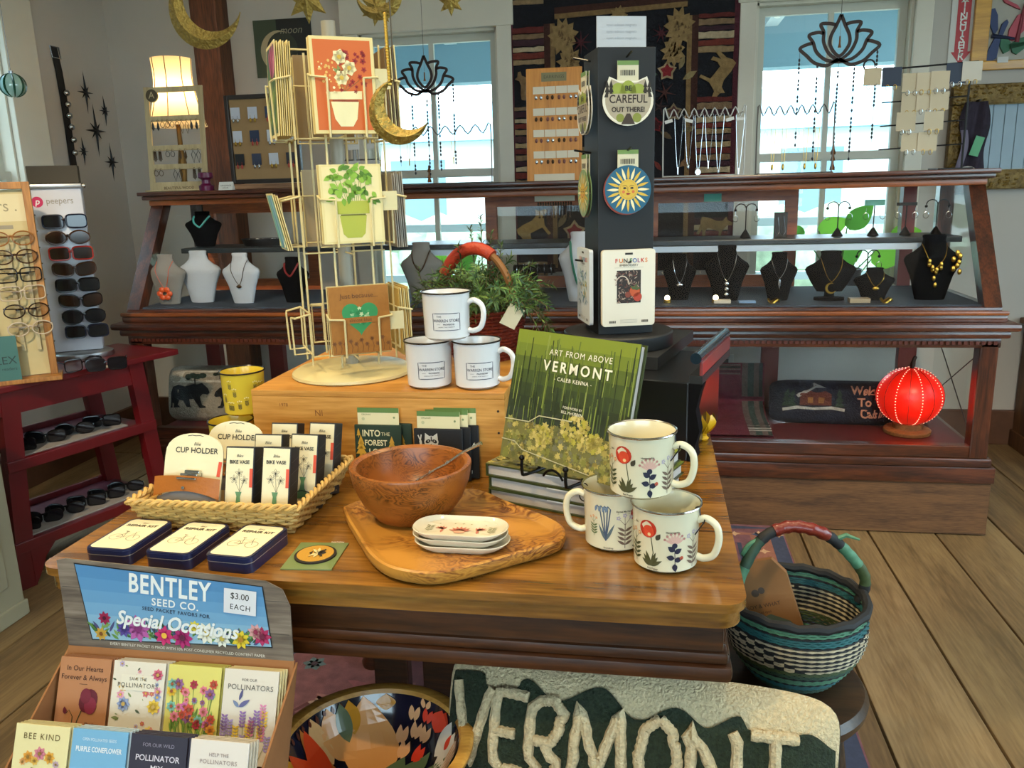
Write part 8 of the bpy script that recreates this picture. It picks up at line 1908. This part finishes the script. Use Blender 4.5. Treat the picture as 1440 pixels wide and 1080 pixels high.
# ---- lower level: pillows, throw, lantern
LF = .319
Mnp = mat('hooked_navy', '#14182a', .95, var=.25, vs=80, bump=.6, bs=160)
a, c = Gz(1082, 595, LF), Gz(1262, 612, LF); mid = (a+c)/2; hw = .235; hh = .088
wpw = thing('cabin_pillow', 'navy hooked pillow with snowy cabin reading Welcome To The Cabin', 'pillow', (mid.x+.035, 3.38, LF), 0); wpw.rotation_euler = (-.22, 0, -.05)
pillow(wpw, hw+.03, hh, .045, Mnp, Mnp); fW = pillow_surface(hw+.03, hh, .045); p = MB(); cv = Canvas(p, lambda u, v, w: fW(u, v-hh, w), .0006, .0012); ck = wool('#b8836a')
for i, (tx_, x) in enumerate((('Welcome', .13), ('To The', .135), ('Cabin', .13))): cv.text(tx_, x, hh*(1.55-.53*i), .046, ck, 2, bold=.03, sx=.95)
cv.poly([(-.15, .075), (-.15, .12), (-.09, .155), (-.03, .12), (-.03, .075)], wool('#5a2a20'), 1); cv.poly([(-.165, .115), (-.095, .165), (-.05, .145), (-.09, .145), (-.155, .105)], wool('#a09a94'), 2); cv.stroke([(-.215, .055), (-.16, .066), (-.10, .060), (-.03, .066), (.02, .058)], .012, wool('#a8a49c'), 2)
cv.rect(-.11, .095, .02, .024, wool('#8a5a2c'), 2); cv.rect(-.07, .095, .02, .024, wool('#8a5a2c'), 2)
for x in (-.20, -.18, .0): 
    for k_ in range(3): cv.poly([(x-.02+.004*k_, .07+.022*k_), (x+.02-.004*k_, .07+.022*k_), (x, .10+.022*k_)], wool('#26382c'), 1)
p.build('hooked_picture', wpw, smooth=0)
q = Gy(290, 588, 3.22)
bpw = thing('bear_pillow', 'beige pillow with two black bears and small pine trees inside the case', 'pillow', (Gy(293, 560, 3.22).x, 3.24, LF), 0); bpw.rotation_euler = (-.22, 0, .04)
hw, hh = .205, .122; Mbg = mat('hooked_beige', '#8a7a66', .95, var=.12, vs=60, bump=.6, bs=160); pillow(bpw, hw, hh, .05, Mbg, Mbg); fB = pillow_surface(hw, hh, .05); p = MB(); cv = Canvas(p, lambda u, v, w: fB(u, v-hh, w), .0006, .0014); bkw = wool('#0e0e10')
cv.rect(0, .195, .34, .05, wool('#b0a08c'), 0, nx=8)
bear = [(-1, -.55), (-.98, .1), (-.85, .42), (-.55, .52), (-.2, .44), (.15, .60), (.4, .55), (.62, .62), (.70, .55), (.92, .34), (1.0, .12), (.9, .02), (.66, .06), (.52, -.1), (.62, -.5), (.8, -.58), (.78, -.66), (.5, -.66), (.2, -.2), (0, -.22), (.02, -.6), (.1, -.66), (-.25, -.66), (-.3, -.3), (-.5, -.25), (-.6, -.5), (-.5, -.66), (-.85, -.66), (-.8, -.45), (-.9, -.4), (-.92, -.66), (-1.05, -.66)]
cv.poly([(-.085+.095*u, .115+.085*v) for u, v in bear], bkw, 1); cv.poly([(.105-.075*u, .105+.070*v) for u, v in bear], bkw, 1)
for x, y, s_ in ((-.06, .195, 1.2), (.055, .205, .75), (.125, .195, .75)):
    for k_ in range(4): cv.disc(x+(-.028+.019*k_)*s_, y+.004*(k_ % 2), .016*s_, wool('#1c2a20'), 2, ry=.010*s_, n=9)
    cv.rect(x, y-.016*s_, .006*s_, .022*s_, wool('#2a2018'), 2)
p.build('hooked_bears', bpw, smooth=0)
# folded throw
a = Gz(985, 618, LF); q = Gz(1075, 618, LF)
th = thing('folded_throw', 'folded red wool throw with grey and green stripes in the case', 'blanket', (0, 0, LF)); Mrt = mat('wool_crimson', '#5a1424', .95, var=.15, vs=60, bump=.4, bs=200)
x0, x1 = Gy(972, 560, 3.4).x, Gy(1078, 560, 3.4).x; prof_ = [(3.14, .006), (3.20, .012), (3.30, .014), (3.40, .018), (3.47, .04), (3.50, .10), (3.515, .17), (3.52, .22)]
def thr(u, v, o=0): t_ = v*(len(prof_)-1); i = min(len(prof_)-2, int(t_)); a_, b__ = prof_[i], prof_[i+1]; y = a_[0]+(b__[0]-a_[0])*(t_-i); z = a_[1]+(b__[1]-a_[1])*(t_-i); return (x0+(x1-x0)*u, y-o*(1 if t_ > 4 else .2), z+o*(1 if t_ <= 4.5 else .2))
b = MB(Mrt); b.sheet(lambda u, v: thr(u, v, .012), 12, 28); b.sheet(lambda u, v: thr(1-u, v, 0), 12, 28); b.build('red_wool', th)
def band(u0, u1, v0, v1, c, nm='stripe'): MB(wool(c)).sheet(lambda u, v: thr(u0+(u1-u0)*u, v0+(v1-v0)*v, .0135), 3, 12).build(nm, th)
for u0, u1, c in ((.70, .78, '#5a4a44'), (.78, .86, '#2a3a34'), (.86, .93, '#5a4a44'), (.93, .98, '#22302c')): band(u0, u1, 0, 1, c)
for i, c in enumerate(('#6a5a52', '#4a1a22', '#6a5a52', '#2a3a30', '#6a5a52')): band(.02, .68, .86+.026*i, .86+.026*(i+1)-.006, c)
for i in range(4): band(.70, .99, .10+.05*i, .125+.05*i, '#a09890')
# lantern
q = Gz(1277, 610, LF)
ln = thing('red_lantern', 'glowing red pierced globe lantern on a turned wooden base in the case', 'lantern', (q.x, q.y+.02, LF)); cz = Gy(1285, 557, q.y+.02).z-LF; Rl = 42/1167*3.33
b = MB(wood('lantern_base', '#5a3418', '#9a6636', 'X', 2, .45)); b.lathe([(0, 0), (.082, 0), (.085, .004), (.085, .014), (.078, .02), (.055, .021), (.055, .040), (.05, .044), (0, .044)], 40); b.build('base', ln)
b = MB(mat('lantern_brass', '#7a5a30', .35, metal=.8)); b.cyl((0, 0, .04), (0, 0, cz-Rl*.85), .010, n=14); b.build('neck', ln)
b = MB(mat('lantern_red', '#e01808', .35, emit=.75)); b.ell((0, 0, cz), (Rl, Rl, Rl*.92), 36); b.build('globe', ln)
b = MB(mat('pierced_light', '#ffb090', .3, emit=2.2))
for k_ in range(8):
    a = 2*PI*k_/8-PI/2+.1
    for i in range(26): th_ = .2+i*.105; b.ell(((Rl+.0005)*math.sin(th_)*math.cos(a), (Rl+.0005)*math.sin(th_)*math.sin(a), cz+Rl*.92*math.cos(th_)), .0022, 5)
b.build('pierced_dots', ln)['kind'] = 'stuff'
b = MB(mat('seam_dark', '#7a1408', .5))
for k_ in range(8):
    a = 2*PI*k_/8-PI/2+.1+PI/8; b.tube([((Rl+.0003)*math.sin(th_)*math.cos(a), (Rl+.0003)*math.sin(th_)*math.sin(a), cz+Rl*.92*math.cos(th_)) for th_ in [.1+i*.15 for i in range(20)]], .0012, 4)
b.build('gore_seams', ln)['kind'] = 'stuff'
b = MB(mat('stem_dark', '#2a1a10', .6)); b.tube(smoothpath([(0, 0, cz+Rl*.9), (.002, 0, cz+Rl*1.12), (.010, 0, cz+Rl*1.3)], 4), [.009]*4+[.007]*4+[.004], 8); b.build('stem', ln)
light('lantern_glow', 'POINT', (q.x, q.y-.12, LF+cz), None, .5, (1, .16, .06), .06)

# ================================================================== WINDOW SILL PLANTS
def lmat(name, col):
    return fabric(name, col, .55)
def sill_plant(x, label, leaves, potm, zs, h=.14, r=.08):
    t = thing('potted_plant', label, 'plant', (x, YB-.11, zs)); b = MB(potm); b.lathe([(0, 0), (r*.7, 0), (r, h), (r*.93, h), (r*.62, .01), (0, .01)], 24); b.build('pot', t)
    b = MB(mat('potting_soil', '', 0)); b.lathe([(0, h*.85), (r*.9, h*.86)], 20, caps=False); b.build('soil', t)
    for i, (lx, lz, ln_, a, ly) in enumerate(leaves):
        s = MB(mat('leaf_stem', '#4a7a2a', .5)); s.tube(smoothpath([(0, 0, h*.8), (lx*.4, ly*.4, lz*.7), (lx, ly, lz)], 5), .003, 5); s.build('stem', t)
        b = MB(lmat('leaf_green', '#86c848') if i % 2 == 0 else lmat('leaf_green_dark', '#5a9a3c')); c_, s_ = math.cos(a), math.sin(a)
        def lf(u, v): w = ln_*.33*math.sin(PI*min(.98, u*.93+.05)**.75)*(2*v-1); p_ = (ln_*u, w); return (lx+p_[0]*c_-p_[1]*s_, ly-.02*math.sin(PI*u)+.25*abs(w)*.3, lz+p_[0]*s_+p_[1]*c_)
        b.sheet(lf, 9, 6); b.build('leaf', t)
pz = .53
sill_plant(Gy(1180, 385, 4.1).x, 'broad leaved green plant in a dark pot on the right window sill', [(-.10, Gy(1140, 325, 4.1).z-pz, .14, .35, 0), (.02, Gy(1180, 320, 4.1).z-pz, .15, .75, -.02), (.22, Gy(1240, 330, 4.1).z-pz, .13, .1, 0), (-.02, Gy(1160, 372, 4.1).z-pz, .14, .5, .01), (.14, Gy(1220, 365, 4.1).z-pz, .15, .1, 0), (-.16, Gy(1130, 330, 4.1).z-pz, .10, 2.9, .02)], mat('pot_dark', '#23262a', .5), pz, .34, .10)
sill_plant(Gy(640, 400, 4.1).x, 'broad leaved green plant on the left back window sill behind the rosemary', [(-.10, Gy(622, 372, 4.1).z-pz-.1, .13, 1.1, 0), (.02, Gy(645, 380, 4.1).z-pz-.1, .13, .7, 0), (-.02, Gy(630, 400, 4.1).z-pz-.1, .12, 2.2, 0)], mat('pot_clay', '#8a5a3c', .7), pz+.1, .22, .08)
q = Gx(1405, 0, 1) if False else None
